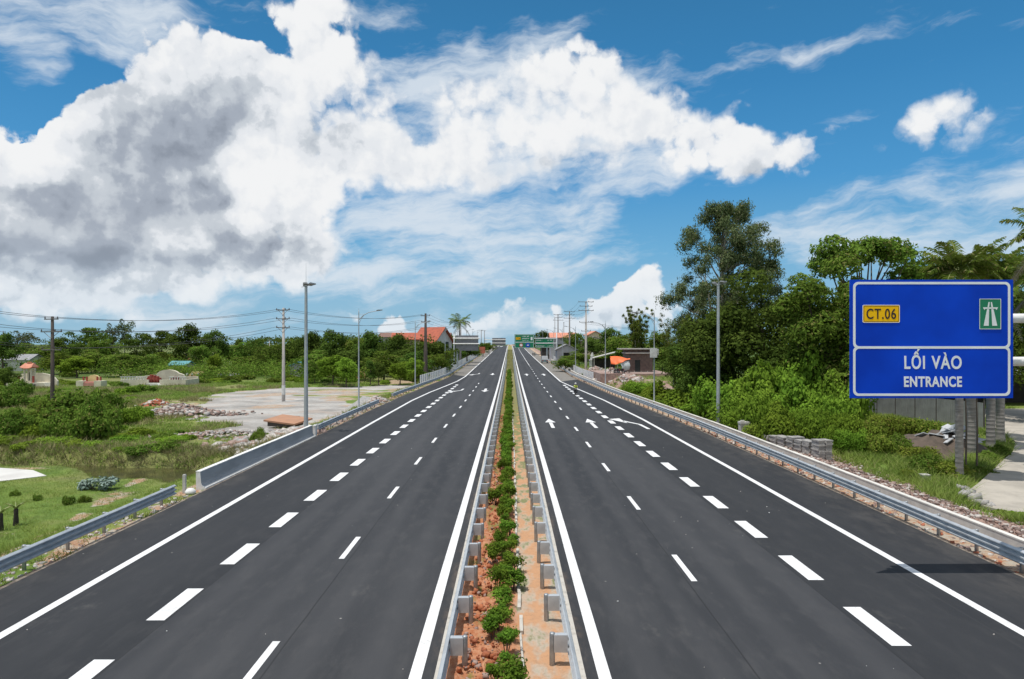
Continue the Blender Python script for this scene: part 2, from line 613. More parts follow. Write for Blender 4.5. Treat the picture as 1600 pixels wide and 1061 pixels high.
def vnoise(x, y, s, seed=0):
    """cheap smooth value noise"""
    x = np.asarray(x, dtype=float) / s + seed * 17.3
    y = np.asarray(y, dtype=float) / s + seed * 9.1
    xi, yi = np.floor(x), np.floor(y)
    fx, fy = x - xi, y - yi
    fx = fx * fx * (3 - 2 * fx)
    fy = fy * fy * (3 - 2 * fy)
    def h(a, b):
        v = np.sin(a * 127.1 + b * 311.7 + seed * 74.7) * 43758.5453
        return v - np.floor(v)
    return (h(xi, yi) * (1 - fx) + h(xi + 1, yi) * fx) * (1 - fy) + (h(xi, yi + 1) * (1 - fx) + h(xi + 1, yi + 1) * fx) * fy

def fbm(x, y, s, seed=0, o=4):
    a, t, n = 1.0, 0.0, 0.0
    for i in range(o):
        t = t + a * vnoise(x, y, s / 2 ** i, seed + i)
        n += a
        a *= .5
    return t / n

CREEK = [(-15.5, 45.5, 2.6), (-20, 46.5, 3.0), (-25, 48.5, 3.2), (-30, 50.5, 1.9), (-40, 52, 1.6), (-60, 52, 2.0), (-110, 56, 2.0)]
def seg_dist(x, y, ax, ay, bx, by):
    dx, dy = bx - ax, by - ay
    t = np.clip(((x - ax) * dx + (y - ay) * dy) / (dx * dx + dy * dy), 0, 1)
    return np.hypot(x - ax - t * dx, y - ay - t * dy), t

def creek_(x, y):
    """signed distance to the water's edge, negative over water"""
    d = np.full(np.shape(x), 1e9)
    for (a, b, w0), (c, e, w1) in zip(CREEK[:-1], CREEK[1:]):
        q, t = seg_dist(x, y, a, b, c, e)
        d = np.minimum(d, q - (w0 + (w1 - w0) * t))
    return d + (vnoise(x, y, 2.2, 5) - .5) * 1.3

def ground_(x, y):
    x = np.asarray(x, dtype=float)
    y = np.asarray(y, dtype=float)
    rz = rz_(y)
    lvl_l = -1.0 + .35 * (fbm(x, y, 9, 1) - .5) + .35 * sstep(-y, -36, -22) + 1.5 * sstep(y, 230, 600)
    lvl_r = -.45 + .3 * (fbm(x, y, 7, 2) - .5) + 1.7 * sstep(y, 92, 118) * sstep(-x, -60, -40) + 1.0 * sstep(y, 230, 600)
    # side slopes
    el_ = -(x - xl_(y))          # metres outside the left edge
    er_ = x - xr_(y)
    hl = np.maximum(rz - lvl_l, .4)
    hr = np.maximum(rz - lvl_r, .4)
    tl = sstep(el_, 1.9, 1.9 + 1.6 + 2.0 * hl)
    tr = sstep(er_, 3.3, 3.3 + 1.6 + 2.0 * hr)
    zl = (rz - .07) * (1 - tl) + lvl_l * tl
    zr = (rz - .07) * (1 - tr) + lvl_r * tr
    z = np.where(x < 0, zl, zr)
    # verge roughness
    out = np.where(x < 0, el_, er_)
    z = z + np.where(out > .15, (fbm(x, y, 1.2, 3) - .5) * .14 * sstep(out, .15, .8), 0)
    z = np.where(out < .12, rz - .22, z)
    # the creek
    cd = creek_(x, y)
    bank = 1 - sstep(cd, -.6, 1.7)
    z = np.where(x < -15.9, z * (1 - bank) + (-2.7) * bank, z)
    z = z + (-.56 - z) * sstep(poly_sd(x, y, DRIVE), -1.6, -.1)
    z = z + (-1.02 - z) * sstep(poly_sd(x, y, PADW), -1.6, -.1)
    return z

DRIVE = [(23.8, 31.0), (23.1, 33.2), (23.4, 35.4), (27.0, 39.2), (32.6, 45.4), (36.8, 50.0), (41.0, 55.4), (46.5, 66.0), (57, 83), (120, 84), (120, 16), (28, 16)]
PADW = [(-29.8, 43.9), (-32.0, 45.8), (-36, 47.0), (-62, 47.3), (-62, 36), (-37, 38.6), (-33, 40.6)]

def gz(x, y):
    return float(ground_(np.array([x]), np.array([y]))[0])

def poly_sd(x, y, poly):
    """distance inside (+) / outside (-) of a polygon"""
    x = np.asarray(x, dtype=float)
    y = np.asarray(y, dtype=float)
    ins = np.zeros(x.shape, bool)
    d = np.full(x.shape, 1e9)
    n = len(poly)
    for i in range(n):
        ax, ay = poly[i]
        bx, by = poly[(i + 1) % n]
        d = np.minimum(d, seg_dist(x, y, ax, ay, bx, by)[0])
        if ay != by:
            c = ((ay > y) != (by > y)) & (x < (bx - ax) * (y - ay) / (by - ay) + ax)
            ins ^= c
    return np.where(ins, d, -d)

# ================================================================ the ground
def axis(segs):
    out = []
    for a, b, st in segs:
        n = max(1, int(round(abs(b - a) / st)))
        out += list(np.linspace(a, b, n, endpoint=False))
    out.append(segs[-1][1])
    return np.array(out)

gx = axis([(-4000, -900, 600), (-900, -300, 100), (-300, -120, 12), (-120, -75, 2.5), (-75, -27, .6), (-27, -14.5, .32),
           (-14.5, 14.5, 4.0), (14.5, 27, .32), (27, 60, .7), (60, 120, 3), (120, 300, 15), (300, 900, 100), (900, 4000, 600)])
gy = axis([(-80, 6, 8), (6, 64, .42), (64, 110, .8), (110, 200, 1.6), (200, 400, 8), (400, 1000, 30), (1000, 6000, 700)])
GX, GY = np.meshgrid(gx, gy)
GZ = ground_(GX, GY)

LOT = [Wp(292, 642, -1), Wp(318, 622, -1), Wp(365, 611, -1), Wp(440, 606, -1), Wp(530, 604, -1), Wp(610, 601, -1), (-17.2, 138),
       (-17.2, 60), (-17.4, 56), Wp(455, 668, -1), Wp(385, 682, -1), Wp(330, 672, -1), Wp(312, 655, -1)]
LOTG = [Wp(515, 622, -1), Wp(560, 613, -1), Wp(640, 611, -1), Wp(640, 622, -1), Wp(560, 630, -1)]
lot = poly_sd(GX, GY, LOT) + (fbm(GX, GY, 5, 8) - .5) * 7
lotg = poly_sd(GX, GY, LOTG) + (fbm(GX, GY, 4, 9) - .5) * 6
gravel = sstep(lot, -.6, .9) * (1 - .9 * sstep(lotg, -.5, 1.5))
streak = sstep(fbm(GX * .35, GY * 1.2, 5, 21), .56, .64)
gravel = gravel * (1 - .65 * streak * sstep(GY, 92, 104))
el_ = -(GX - xl_(GY))
er_ = GX - xr_(GY)
nz = fbm(GX, GY, 1.6, 12)
verge_l = (1 - sstep(el_, .5, 2.2)) * (GX < 0)
verge_r = (1 - sstep(er_, 1.5, 2.2)) * (GX > 0)
spoil_r = sstep(er_, 1.6, 2.0) * (1 - sstep(er_ + (nz - .5) * 4.0, 4.6, 7.2)) * (GX > 0)       # pink crushed stone behind the wall
soil = np.clip(np.maximum(verge_l * sstep(nz, .36, .52), verge_r), 0, 1)
soil = np.maximum(soil, sstep(fbm(GX, GY, 6, 15), .57, .66) * .55 * (GX < 0) * (GY < 130) * (GY > 46))
pink = np.clip(spoil_r + sstep(er_, 2, 3) * (1 - sstep(er_, 13, 17)) * sstep(GY, 98, 108) * (1 - sstep(GY, 132, 142)) * sstep(nz, .35, .5), 0, 1)
pink = np.maximum(pink, (1 - sstep(el_, 2.5, 5.5)) * (GX < -15.9) * sstep(GY, 52, 56) * (1 - sstep(GY, 130, 150)) * .9)
dry = np.clip(sstep(fbm(GX, GY, 11, 18), .48, .62) * (GX < 0) * sstep(GY, 48, 58) + (1 - sstep(creek_(GX, GY), 0, 3.4)) * (GX < -15.9), 0, 1)
lawn = (GX < -17) * (GY < 47) * (poly_sd(GX, GY, PADW) < 0)
soil = np.maximum(soil, lawn * (sstep(fbm(GX, GY, 3.2, 97), .60, .70) * .4 + sstep(-np.abs(GX + 19.5 + (GY - 28) * .25), -.7, -.2) * .8 * sstep(nz, .3, .6)))
dry = np.clip(dry + lawn * sstep(fbm(GX, GY, 4.5, 98), .48, .6) * .8, 0, 1)
cov = np.stack([gravel, soil, pink, dry], -1).reshape(-1, 4).astype(np.float32)

m, t, o = newmat('ground_cover')
g = nadd(t, 'ShaderNodeNewGeometry')
pos = g.outputs['Position']
at = nadd(t, 'ShaderNodeAttribute', attribute_name='cover')
sp = nadd(t, 'ShaderNodeSeparateColor')
t.links.new(at.outputs['Color'], sp.inputs[0])
n_big = tnoise(t, pos, .12, 4, .6)
n_mid = tnoise(t, pos, .9, 5, .65)
n_fine = tnoise(t, pos, 6.0, 5, .7)
grass = tmix(t, tramp(t, n_mid, .32, .7), (.16, .235, .045), (.10, .165, .03))
grass = tmix(t, tramp(t, n_big, .42, .62), grass, (.23, .26, .07))
grass = tmix(t, tmath(t, 'MULTIPLY', tramp(t, n_fine, .45, .75), .5), grass, (.03, .06, .012))
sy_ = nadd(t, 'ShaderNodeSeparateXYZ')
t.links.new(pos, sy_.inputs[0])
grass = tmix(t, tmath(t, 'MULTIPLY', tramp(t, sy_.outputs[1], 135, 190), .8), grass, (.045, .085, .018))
drygrass = tmix(t, tramp(t, n_mid, .35, .65), (.26, .25, .10), (.18, .18, .075))
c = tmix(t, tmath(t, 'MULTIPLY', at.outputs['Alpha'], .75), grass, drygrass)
def edge(v, k=.55):
    return tramp(t, tmath(t, 'ADD', v, tmath(t, 'MULTIPLY', tmath(t, 'SUBTRACT', n_fine, .5), k)), .38, .62)
gravelc = tmix(t, tramp(t, tnoise(t, pos, .16, 7, .68, (.8, 1.2, 1)), .38, .64), (.47, .45, .42), (.28, .265, .245))
gravelc = tmix(t, tmath(t, 'MULTIPLY', tramp(t, tnoise(t, pos, 3.5, 6, .78), .46, .72), .6), gravelc, (.20, .18, .165))
gravelc = tmix(t, tmath(t, 'MULTIPLY', tramp(t, tnoise(t, pos, .3, 4, .6, (1, 1, 1)), .52, .66), .5), gravelc, (.44, .35, .29))
soilc = tmix(t, tramp(t, n_fine, .35, .65), (.36, .17, .085), (.46, .36, .26))
soilc = tmix(t, tramp(t, n_mid, .45, .6), soilc, (.42, .37, .30))
pinkc = tmix(t, tramp(t, tnoise(t, pos, 5, 5, .75), .38, .62), (.40, .27, .22), (.24, .15, .12))
pinkc = tmix(t, tramp(t, n_mid, .5, .68), pinkc, (.36, .31, .25))
c = tmix(t, edge(sp.outputs[0]), c, gravelc)
c = tmix(t, edge(sp.outputs[2]), c, pinkc)
c = tmix(t, edge(sp.outputs[1], .8), c, soilc)
h = tmath(t, 'ADD', n_fine, tmath(t, 'MULTIPLY', tnoise(t, pos, 22, 3, .7), .4))
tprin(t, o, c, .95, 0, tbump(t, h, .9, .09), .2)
MATS['ground'] = m
me = gridmesh('ground', np.stack([GX, GY, GZ], -1))
ca = me.color_attributes.new('cover', 'FLOAT_COLOR', 'POINT')
ca.data.foreach_set('color', cov.ravel())
tag(link_mesh('ground', me, MATS['ground']), kind='structure')

# creek water
m, t, o = newmat('creek_water')
pos = tpos(t)
p = tprin(t, o, tmix(t, tramp(t, tnoise(t, pos, .8, 4), .4, .65), (.05, .05, .022), (.085, .08, .03)), .12, 0, tbump(t, tnoise(t, pos, 5, 4, .6), .12, .02), .5)
MATS['water'] = m
mb = MB()
mb.add([(-112, 38, -2.05), (-15.7, 38, -2.05), (-15.7, 64, -2.05), (-112, 64, -2.05)], [(0, 1, 2, 3)])
tag(mb.build('creek_water', MATS['water'], recalc=False), kind='structure')

# ================================================================ carriageways
def roadrows(y0, y1):
    ys = set(np.arange(y0, min(y1, 200) + .01, 2.5).tolist() + np.arange(200, y1 + .01, 20).tolist())
    ys |= {y for y in RZ_Y if y0 <= y <= y1}
    return np.array(sorted(ys))

m, t, o = newmat('asphalt')
pos = tpos(t)
nb = tnoise(t, pos, .10, 5, .6, (3.0, .35, 1))
nf = tnoise(t, pos, 60, 2, .8)
nm = tnoise(t, pos, 1.3, 5, .65, (1.6, .5, 1))
c = tmix(t, tramp(t, nb, .36, .66), (.0225, .0238, .0272), (.038, .0388, .042))
c = tmix(t, tmath(t, 'MULTIPLY', tramp(t, nm, .45, .72), .55), c, (.058, .057, .058))
c = tmix(t, tmath(t, 'MULTIPLY', tramp(t, nf, .52, .78), .55), c, (.085, .085, .085))
sx = nadd(t, 'ShaderNodeSeparateXYZ')
t.links.new(pos, sx.inputs[0])
ax = tmath(t, 'ABSOLUTE', sx.outputs[0])
wob = tmath(t, 'MULTIPLY', tmath(t, 'SUBTRACT', tnoise(t, pos, .5, 2, .5, (.1, 1, 1)), .5), .05)
axw = tmath(t, 'ADD', ax, wob)
for xs, w_, col, k in ((5.60, .016, (.014, .014, .015), .8), (9.30, .014, (.015, .015, .016), .7), (12.62, .02, (.06, .06, .06), .5), (13.75, .012, (.018, .018, .02), .6)):
    d = tmath(t, 'ABSOLUTE', tmath(t, 'SUBTRACT', axw, xs))
    f = tmath(t, 'MULTIPLY', tramp(t, d, w_ * .6, w_ * 2.2, 1, 0), k)
    c = tmix(t, f, c, col)
# the newer outer lanes are laid darker than the inner ones
c = tmix(t, tmath(t, 'MULTIPLY', tramp(t, axw, 9.28, 9.34), .42), c, (.014, .015, .017))
c = tmix(t, tmath(t, 'MULTIPLY', tmath(t, 'MULTIPLY', tramp(t, axw, 5.58, 5.62), tramp(t, axw, 9.3, 9.28)), .22), c, (.055, .056, .060))
# faint wheel paths, slightly polished
for xs in (3.15, 4.85, 6.9, 8.6):
    d = tmath(t, 'ABSOLUTE', tmath(t, 'SUBTRACT', axw, xs))
    c = tmix(t, tmath(t, 'MULTIPLY', tramp(t, d, .1, .55, 1, 0), .38), c, (.058, .058, .061))
dustedge = tmath(t, 'MULTIPLY', tramp(t, ax, 13.4, 16.2), tramp(t, tnoise(t, pos, .9, 6, .75, (1, .4, 1)), .42, .66))
c = tmix(t, tmath(t, 'MULTIPLY', dustedge, .32), c, (.12, .11, .10))
innerdust = tmath(t, 'MULTIPLY', tramp(t, ax, 2.0, 1.6), tramp(t, tnoise(t, pos, 2.0, 6, .75, (1, .3, 1)), .45, .65))
c = tmix(t, tmath(t, 'MULTIPLY', innerdust, .6), c, (.16, .12, .09))
# scattered pale grit and dusty scuffs
vo = nadd(t, 'ShaderNodeTexVoronoi')
vo.inputs['Scale'].default_value = 1.1
t.links.new(pos, vo.inputs['Vector'])
spot = tramp(t, vo.outputs['Distance'], .02, .05, 1, 0)
c = tmix(t, tmath(t, 'MULTIPLY', spot, tramp(t, vo.outputs['Color'], .55, .6)), c, (.28, .27, .25))
dust = tramp(t, tnoise(t, pos, .35, 6, .75, (1, .5, 1)), .60, .74)
c = tmix(t, tmath(t, 'MULTIPLY', dust, .35), c, (.13, .125, .115))
tprin(t, o, c, .78, 0, tbump(t, nf, .5, .006), .35)
MATS['asphalt'] = m
ys = roadrows(-80, 1500)
def roadsheet(name, xa, xb, y0, y1, m, dz=0.0, ncol=6):
    q = ys[(ys >= y0) & (ys <= y1)]
    V = np.zeros((len(q), ncol + 1, 3))
    for j in range(ncol + 1):
        f = j / ncol
        A = xa(q) if callable(xa) else np.full(len(q), xa)
        B = xb(q) if callable(xb) else np.full(len(q), xb)
        V[:, j, 0] = A + (B - A) * f
        V[:, j, 1] = q
        V[:, j, 2] = rz_(q) + dz
    return tag(link_mesh(name, gridmesh(name, V, False), m), kind='structure')
roadsheet('carriageway', xl_, -1.6, -80, 1500, MATS['asphalt'])
roadsheet('carriageway', 1.6, xr_, -80, 1500, MATS['asphalt'])
# skirts: the broken edge of the asphalt course
mat('asphalt_edge', (.10, .08, .065), (.30, .25, .2), 4, .95, bump=.6)
for nm_, fx, sg in (('asphalt_edge', xl_, -1), ('asphalt_edge', xr_, 1)):
    q = np.arange(8, 300, .35)
    jag = (fbm(q, q * 0 + sg, .8, 31) - .5) * .16
    x0 = fx(q)
    V = np.zeros((len(q), 3, 3))
    for j, (dx, dz) in enumerate(((-.03, .003), (.10, -.004), (.28, -.16))):
        V[:, j, 0] = x0 + sg * (dx + (jag if j else 0))
        V[:, j, 1] = q
        V[:, j, 2] = rz_(q) + dz
    if sg > 0:
        V = V[:, ::-1]
    tag(link_mesh(nm_, gridmesh(nm_, V, True), MATS['asphalt_edge']), kind='structure')

# old pale concrete shoulder beyond the merge
m, t, o = newmat('pale_shoulder')
pos = tpos(t)
c = tmix(t, tramp(t, tnoise(t, pos, .4, 5, .7), .35, .65), (.17, .16, .145), (.235, .215, .19))
c = tmix(t, tmath(t, 'MULTIPLY', tramp(t, tnoise(t, pos, 3, 4, .7), .5, .7), .4), c, (.11, .105, .10))
tprin(t, o, c, .9, 0, None, .3)
MATS['shoulder'] = m
for sg, ya in ((1, 134), (-1, 152)):
    q = np.array(sorted(set([ya, ya + 3, ya + 6] + [v for v in ys if ya + 7 < v <= 1500])))
    V = np.zeros((len(q), 2, 3))
    ed = (xr_(q) if sg > 0 else -xl_(q)) - .05
    V[:, 0, 0] = 10.02 * sg
    V[:, 1, 0] = np.where(q < ya + 1, 10.2, np.where(q < ya + 4, 11.8, ed)) * sg
    V[:, :, 1] = q[:, None]
    V[:, :, 2] = rz_(q)[:, None] + .006
    if sg < 0:
        V = V[:, ::-1]
    tag(link_mesh('paved_shoulder', gridmesh('paved_shoulder', V, False), MATS['shoulder']), kind='structure')

# ---------------- painted markings
m, t, o = newmat('road_paint')
pos = tpos(t)
c = tmix(t, tmath(t, 'MULTIPLY', tramp(t, tnoise(t, pos, 9, 6, .8), .50, .70), .75), (.74, .74, .74), (.36, .36, .36))
c = tmix(t, tmath(t, 'MULTIPLY', tramp(t, tnoise(t, pos, .9, 5, .7), .46, .68), .45), c, (.48, .47, .45))
tprin(t, o, c, .6, 0, tbump(t, tnoise(t, pos, 50, 2), .3, .004), .4)
MATS['paint'] = m
def ribbon(mb, pts, w, dz=.007):
    """painted line along (x,y) points"""
    ysx = sorted(set([p[1] for p in pts] + [v for v in ys if pts[0][1] < v < pts[-1][1]]))
    xs = np.interp(ysx, [p[1] for p in pts], [p[0] for p in pts])
    vs = []
    for x, y in zip(xs, ysx):
        z = float(rz_(y)) + dz
        vs += [(x - w / 2, y, z), (x + w / 2, y, z)]
    mb.add(vs, [(2 * i, 2 * i + 1, 2 * i + 3, 2 * i + 2) for i in range(len(ysx) - 1)])
mb = MB()
for sg in (-1, 1):
    ribbon(mb, [(2.13 * sg, -40), (2.13 * sg, 1400)], .29)
ribbon(mb, [(-13.08, -40), (-13.08, 66), (-12.95, 90), (-12.35, 106), (-11.3, 121), (-10.4, 135), (-9.88, 150), (-9.88, 1400)], .29)
ribbon(mb, [(13.3, -40), (13.3, 40), (13.15, 68), (12.45, 91), (11.5, 108), (10.5, 123), (9.88, 134), (9.88, 1400)], .29)
ribbon(mb, [(5.8, 205), (5.8, 1400)], .17)
tag(mb.build('edge_line', MATS['paint'], recalc=False), kind='structure')
mb = MB()
y = 15.85 - 9.3
while y < 135:                                   # thin lane dashes, left carriageway
    ribbon(mb, [(-5.88, y - 1.35), (-5.88, y + 1.35)], .19)
    y += 9.3
y = 22.9 - 18.6
while y < 200:
    ribbon(mb, [(5.82, y - 1.35), (5.82, y + 1.35)], .19)
    y += 9.3
y = 15.0 - 4.7
while y < 126:                                   # thick short dashes of the acceleration lanes
    ribbon(mb, [(-9.62, y - 1.2), (-9.62, y + 1.2)], .5)
    y += 4.7
y = 18.15 - 9.4
while y < 124:
    ribbon(mb, [(9.72, y - 1.25), (9.72, y + 1.25)], .5)
    y += 4.72
tag(mb.build('lane_dashes', MATS['paint'], recalc=False), kind='structure')

def arrow(mb, x, y, ln, sg=1, merge=0, k=1.0):
    """direction arrow lying on the road; sg=1 points away from the camera, merge=+-1 bends the head sideways"""
    def A(pts):
        v = []
        for a, b in pts:
            X, Yy = x + a, y + b * sg
            v.append((X, Yy, float(rz_(Yy)) + .007))
        n = len(v)
        mb.add(v, [tuple(range(n)) if (sg > 0) else tuple(range(n))[::-1]])
    w = .20 * k
    if not merge:
        A([(-w / 2 * 1.6, -ln / 2), (w / 2 * 1.6, -ln / 2), (w / 2 * 1.6, ln * .12), (-w / 2 * 1.6, ln * .12)])
        A([(-.50 * k, ln * .08), (.50 * k, ln * .08), (0, ln / 2)])
    else:
        s = merge
        A([(.75 * s, -ln / 2), (.75 * s + .3, -ln / 2), (.75 * s * .8 + .3, -ln * .1), (.75 * s * .8, -ln * .1)])
        A([(.75 * s * .8, -ln * .1), (.75 * s * .8 + .3, -ln * .1), (-.45 * s + .25, ln * .26), (-.45 * s, ln * .2)])
        q = [(-.45 * s + .62, ln * .10), (-.45 * s + .05, ln * .42), (-1.35 * s, ln * .5)]
        q2 = [(-.2 * s, ln * .02), (-.35 * s, ln * .5), (-1.5 * s, ln * .42)]
        if s < 0:
            q2 = q2[::-1]
        A(q2 if s > 0 else q2)
mb = MB()
for (x, y, sg, mg) in ((3.85, 64.5, 1, 0), (7.7, 64.5, 1, 0), (11.3, 64.3, 1, 1), (3.85, 158, 1, 0), (7.8, 158, 1, 0),
                       (-4.0, 110, -1, 0), (-8.6, 109, -1, 1), (-4.1, 160, -1, 0), (-8.2, 160, -1, 1)):
    arrow(mb, x, y, 7.4 if not mg else 8.6, sg, mg, 1.0 if y < 100 else 1.25)
tag(mb.build('arrow_marking', MATS['paint'], recalc=False), kind='structure')

# ================================================================ the median
qy = axis([(6, 60, .11), (60, 170, .5), (170, 1400, 20)])
qx = np.linspace(-1.46, 1.46, 31)
QX, QY = np.meshgrid(qx, qy)
clod = fbm(QX, QY, .42, 41, 4) - .5
clod2 = np.maximum(0, fbm(QX, QY, .2, 43, 3) - .55)
QZ = rz_(QY) + .02 + np.where(QX < .15, clod * .34 + clod2 * .5, clod * .10) * sstep(1.5 - np.abs(QX), 0, .25)
m, t, o = newmat('median_soil')
pos = tpos(t)
sx = nadd(t, 'ShaderNodeSeparateXYZ')
t.links.new(pos, sx.inputs[0])
nf = tnoise(t, pos, 7, 6, .7)
nm = tnoise(t, pos, 1.1, 4, .6, (1.5, .6, 1))
red = tmix(t, tramp(t, nf, .35, .65), (.36, .13, .06), (.46, .24, .14))
tan = tmix(t, tramp(t, nm, .42, .6), (.48, .27, .15), (.42, .36, .29))
tan = tmix(t, tmath(t, 'MULTIPLY', tramp(t, nf, .45, .7), .5), tan, (.30, .19, .12))
c = tmix(t, tramp(t, tmath(t, 'ADD', sx.outputs[0], tmath(t, 'MULTIPLY', tmath(t, 'SUBTRACT', nm, .5), .3)), .05, .3), red, tan)
gr_ = tramp(t, tmath(t, 'ADD', tmath(t, 'MULTIPLY', sx.outputs[1], .004), nm), .62, .74)
c = tmix(t, tmath(t, 'MULTIPLY', gr_, .75), c, (.13, .16, .04))
far = tramp(t, sx.outputs[1], 150, 180)
c = tmix(t, far, c, (.27, .25, .09))
tprin(t, o, c, .95, 0, tbump(t, nf, .8, .03), .2)
tag(link_mesh('median_soil', gridmesh('median_soil', np.stack([QX, QY, QZ], -1)), m), kind='structure')
mat('kerb_concrete', (.50, .47, .42), (.34, .32, .28), 3, .9, bump=.3, lo=.45, hi=.75)
for sg in (-1, 1):
    mb = MB()
    q = [v for v in ys if v >= 0]
    vs = []
    for y in q:
        z = float(rz_(y))
        for dx, dz in ((1.44, -.1), (1.44, .05), (1.70, .05), (1.71, -.1)):
            vs.append((dx * sg, y, z + dz))
    fs = []
    for i in range(len(q) - 1):
        for k in range(3):
            a = i * 4 + k
            fs.append((a, a + 1, a + 5, a + 4))
    mb.add(vs, fs)
    tag(mb.build('median_kerb', MATS['kerb_concrete']), kind='structure')
mb = MB()
rr = random.Random(3)
y = 12.0
while y < 75:                                     # line of rough mortar between hedge and soil
    l_ = rr.uniform(.5, 1.4)
    mb.box((.27 + rr.uniform(-.03, .03), y + l_ / 2, rr.uniform(.03, .06)), (rr.uniform(.05, .10), l_, .12), rz=rr.uniform(-.03, .03))
    y += l_ + rr.choice([0, .1, .5])
tag(mb.build('median_edging', MATS['kerb_concrete']), kind='structure')

# ================================================================ guardrails
mat('galvanised', (.56, .58, .59), (.44, .46, .48), 2.2, .38, .35, spec=.6, bump=.12, bscale=3)
mat('galvanised_post', (.42, .44, .45), (.30, .31, .32), 5, .5, .55)
mat('galvanised_dull', (.50, .53, .55), (.40, .43, .46), 3, .4, .35)
WP = [(0, 0), (.06, .035), (.083, .055), (.083, .085), (.015, .13), (.0, .145), (.0, .165), (.015, .18), (.083, .225), (.083, .27), (.015, .315), (0, .33), (0, .35), (.015, .365), (.083, .41), (.083, .44), (.06, .46), (0, .495)]
WPC = WP + [(a - .012, b) for a, b in WP[::-1]]

def guardrail(fx, y0, y1, side, post_dx, spacing, label, postmax=100, zb=.43, y_first=None, zf=None, matn='galvanised'):
    """beam on posts; side=+1: the traffic face looks towards +x"""
    root = empty('guardrail', (float(fx(np.array([y0]))[0]), y0, float(rz_(y0))), 0, label, 'guardrail', 'galvanised guardrails along the carriageways')
    ox, oy, oz = root.location
    q = sorted(set(list(np.arange(y0, min(y1, 150), 2.0)) + list(np.arange(150, y1, 10.0)) + [y1]))
    V = np.zeros((len(q), len(WPC), 3))
    for i, y in enumerate(q):
        x = float(fx(np.array([y]))[0])
        z = float(rz_(y))
        for j, (a, b) in enumerate(WPC):
            V[i, j] = (x + side * a - ox, y - oy, z + zb + b - oz)
    n = len(WPC)
    vs = V.reshape(-1, 3)
    fs = []
    for i in range(len(q) - 1):
        for k in range(n):
            fs.append((i * n + k, i * n + (k + 1) % n, (i + 1) * n + (k + 1) % n, (i + 1) * n + k))
    mb = MB()
    mb.add([tuple(v) for v in vs], fs, False)
    mb.add([tuple(v) for v in vs[:n]], [tuple(range(n))])
    mb.add([tuple(v) for v in vs[-n:]], [tuple(range(n))[::-1]])
    # overlap splices with bolts
    for y in np.arange(y0 + 2.1, min(y1, 90), 4.4):
        x = float(fx(np.array([y]))[0]) - ox
        z = float(rz_(y)) - oz
        for b in (.07, .25, .425):
            mb.box((x + side * .087, y - oy, z + zb + b), (.014, .26, .05))
    mb.build('beam', MATS[matn], root)
    pm = MB()
    pm.lathe([(.0, -.5), (.065, -.5), (.065, .75), (.06, .775), (.0, .785)], n=10)
    pme = pm.build('post', MATS['galvanised_post'], root)
    bm_ = MB()
    w = abs(post_dx) - .06
    # folded spacer bracket between post and beam
    bm_.box((0, -.07, 0), (w, .012, .40))
    bm_.box((0, .07, 0), (w, .012, .40))
    bm_.box((0, 0, .194), (w, .13, .012))
    bme = bm_.build('spacer', MATS['galvanised'], pme)
    first = True
    y = y_first if y_first is not None else y0 + .4
    cnt = 0
    while y < y1 and cnt < postmax:
        x = float(fx(np.array([y]))[0]) - side * post_dx
        z = float(rz_(y))
        if first:
            po, bo = pme, bme
            first = False
        else:
            po = pme.copy()
            bo = bme.copy()
            COL.objects.link(po)
            COL.objects.link(bo)
            po.parent = root
            bo.parent = po
        po.location = (x - ox, y - oy, z - oz + rr.uniform(-.015, .01))
        po.rotation_euler = (rr.uniform(-.012, .012), rr.uniform(-.012, .012), rr.uniform(0, 3) * 0)
        bo.location = (side * (post_dx / 2 + .005), 0, zb + .27)
        y += spacing
        cnt += 1
    return root

guardrail(lambda y: y * 0 - 1.40, -6, 420, -1, .36, 2.47, 'galvanised guardrail on the left edge of the planted median', zb=.275, y_first=15.73 - 2.47 * 8)
guardrail(lambda y: y * 0 + 1.36, -6, 420, 1, .38, 2.47, 'galvanised guardrail on the right edge of the planted median', zb=.275, y_first=15.9 - 2.47 * 8)
guardrail(lambda y: xr_(y) + .22, 2, 250, -1, .22, 2.2, 'long galvanised guardrail on orange soil beside the right carriageway', zb=.285, y_first=22.57 - 8.8)
guardrail(lambda y: xl_(y) - .42, 4, 32.6, 1, .22, 2.25, 'near galvanised guardrail left of the left carriageway, ending by the creek', zb=.285, y_first=22.8 - 9, matn='galvanised_dull')
guardrail(lambda y: xl_(y) - .30, 57, 83, 1, .22, 2.2, 'short galvanised guardrail starting at the far end of the concrete parapet', zb=.29, matn='galvanised_dull')
guardrail(lambda y: xl_(y) - .45, 93, 300, 1, .22, 2.2, 'far galvanised guardrail curving in beside the white fence', zb=.29, matn='galvanised_dull')

# ================================================================ concrete parapet over the creek, concrete wall right
mat('parapet_face', (.36, .37, .38), (.29, .30, .31), .8, .85, bump=.15, mul=(1, .5, 2.0))
mat('parapet_white', (.78, .78, .76), (.62, .61, .58), 2, .8)
root = empty('concrete_parapet', (-15.9, 35.3, 0), 0, 'low concrete bridge parapet with white edges above the creek', 'parapet')
mb = MB()
prof = [(.14, -.3), (.14, .05), (-.02, .16), (-.07, .30), (-.12, .86), (-.32, .86), (-.32, -.6)]
def extr(mb, prof, ys_, dx=lambda y: 0):
    n = len(prof)
    vs = []
    for y in ys_:
        vs += [(a + dx(y), y, b) for a, b in prof]
    fs = [(i * n + k, i * n + (k + 1) % n, (i + 1) * n + (k + 1) % n, (i + 1) * n + k) for i in range(len(ys_) - 1) for k in range(n)]
    mb.add(vs, fs)
    mb.add(vs[:n], [tuple(range(n))])
    mb.add(vs[-n:], [tuple(range(n))[::-1]])
extr(mb, prof, [0, 6.5, 13, 20])
mb.build('wall_body', MATS['parapet_face'], root)
mb = MB()
mb.box((-.22, 10, .885), (.25, 20.04, .05))
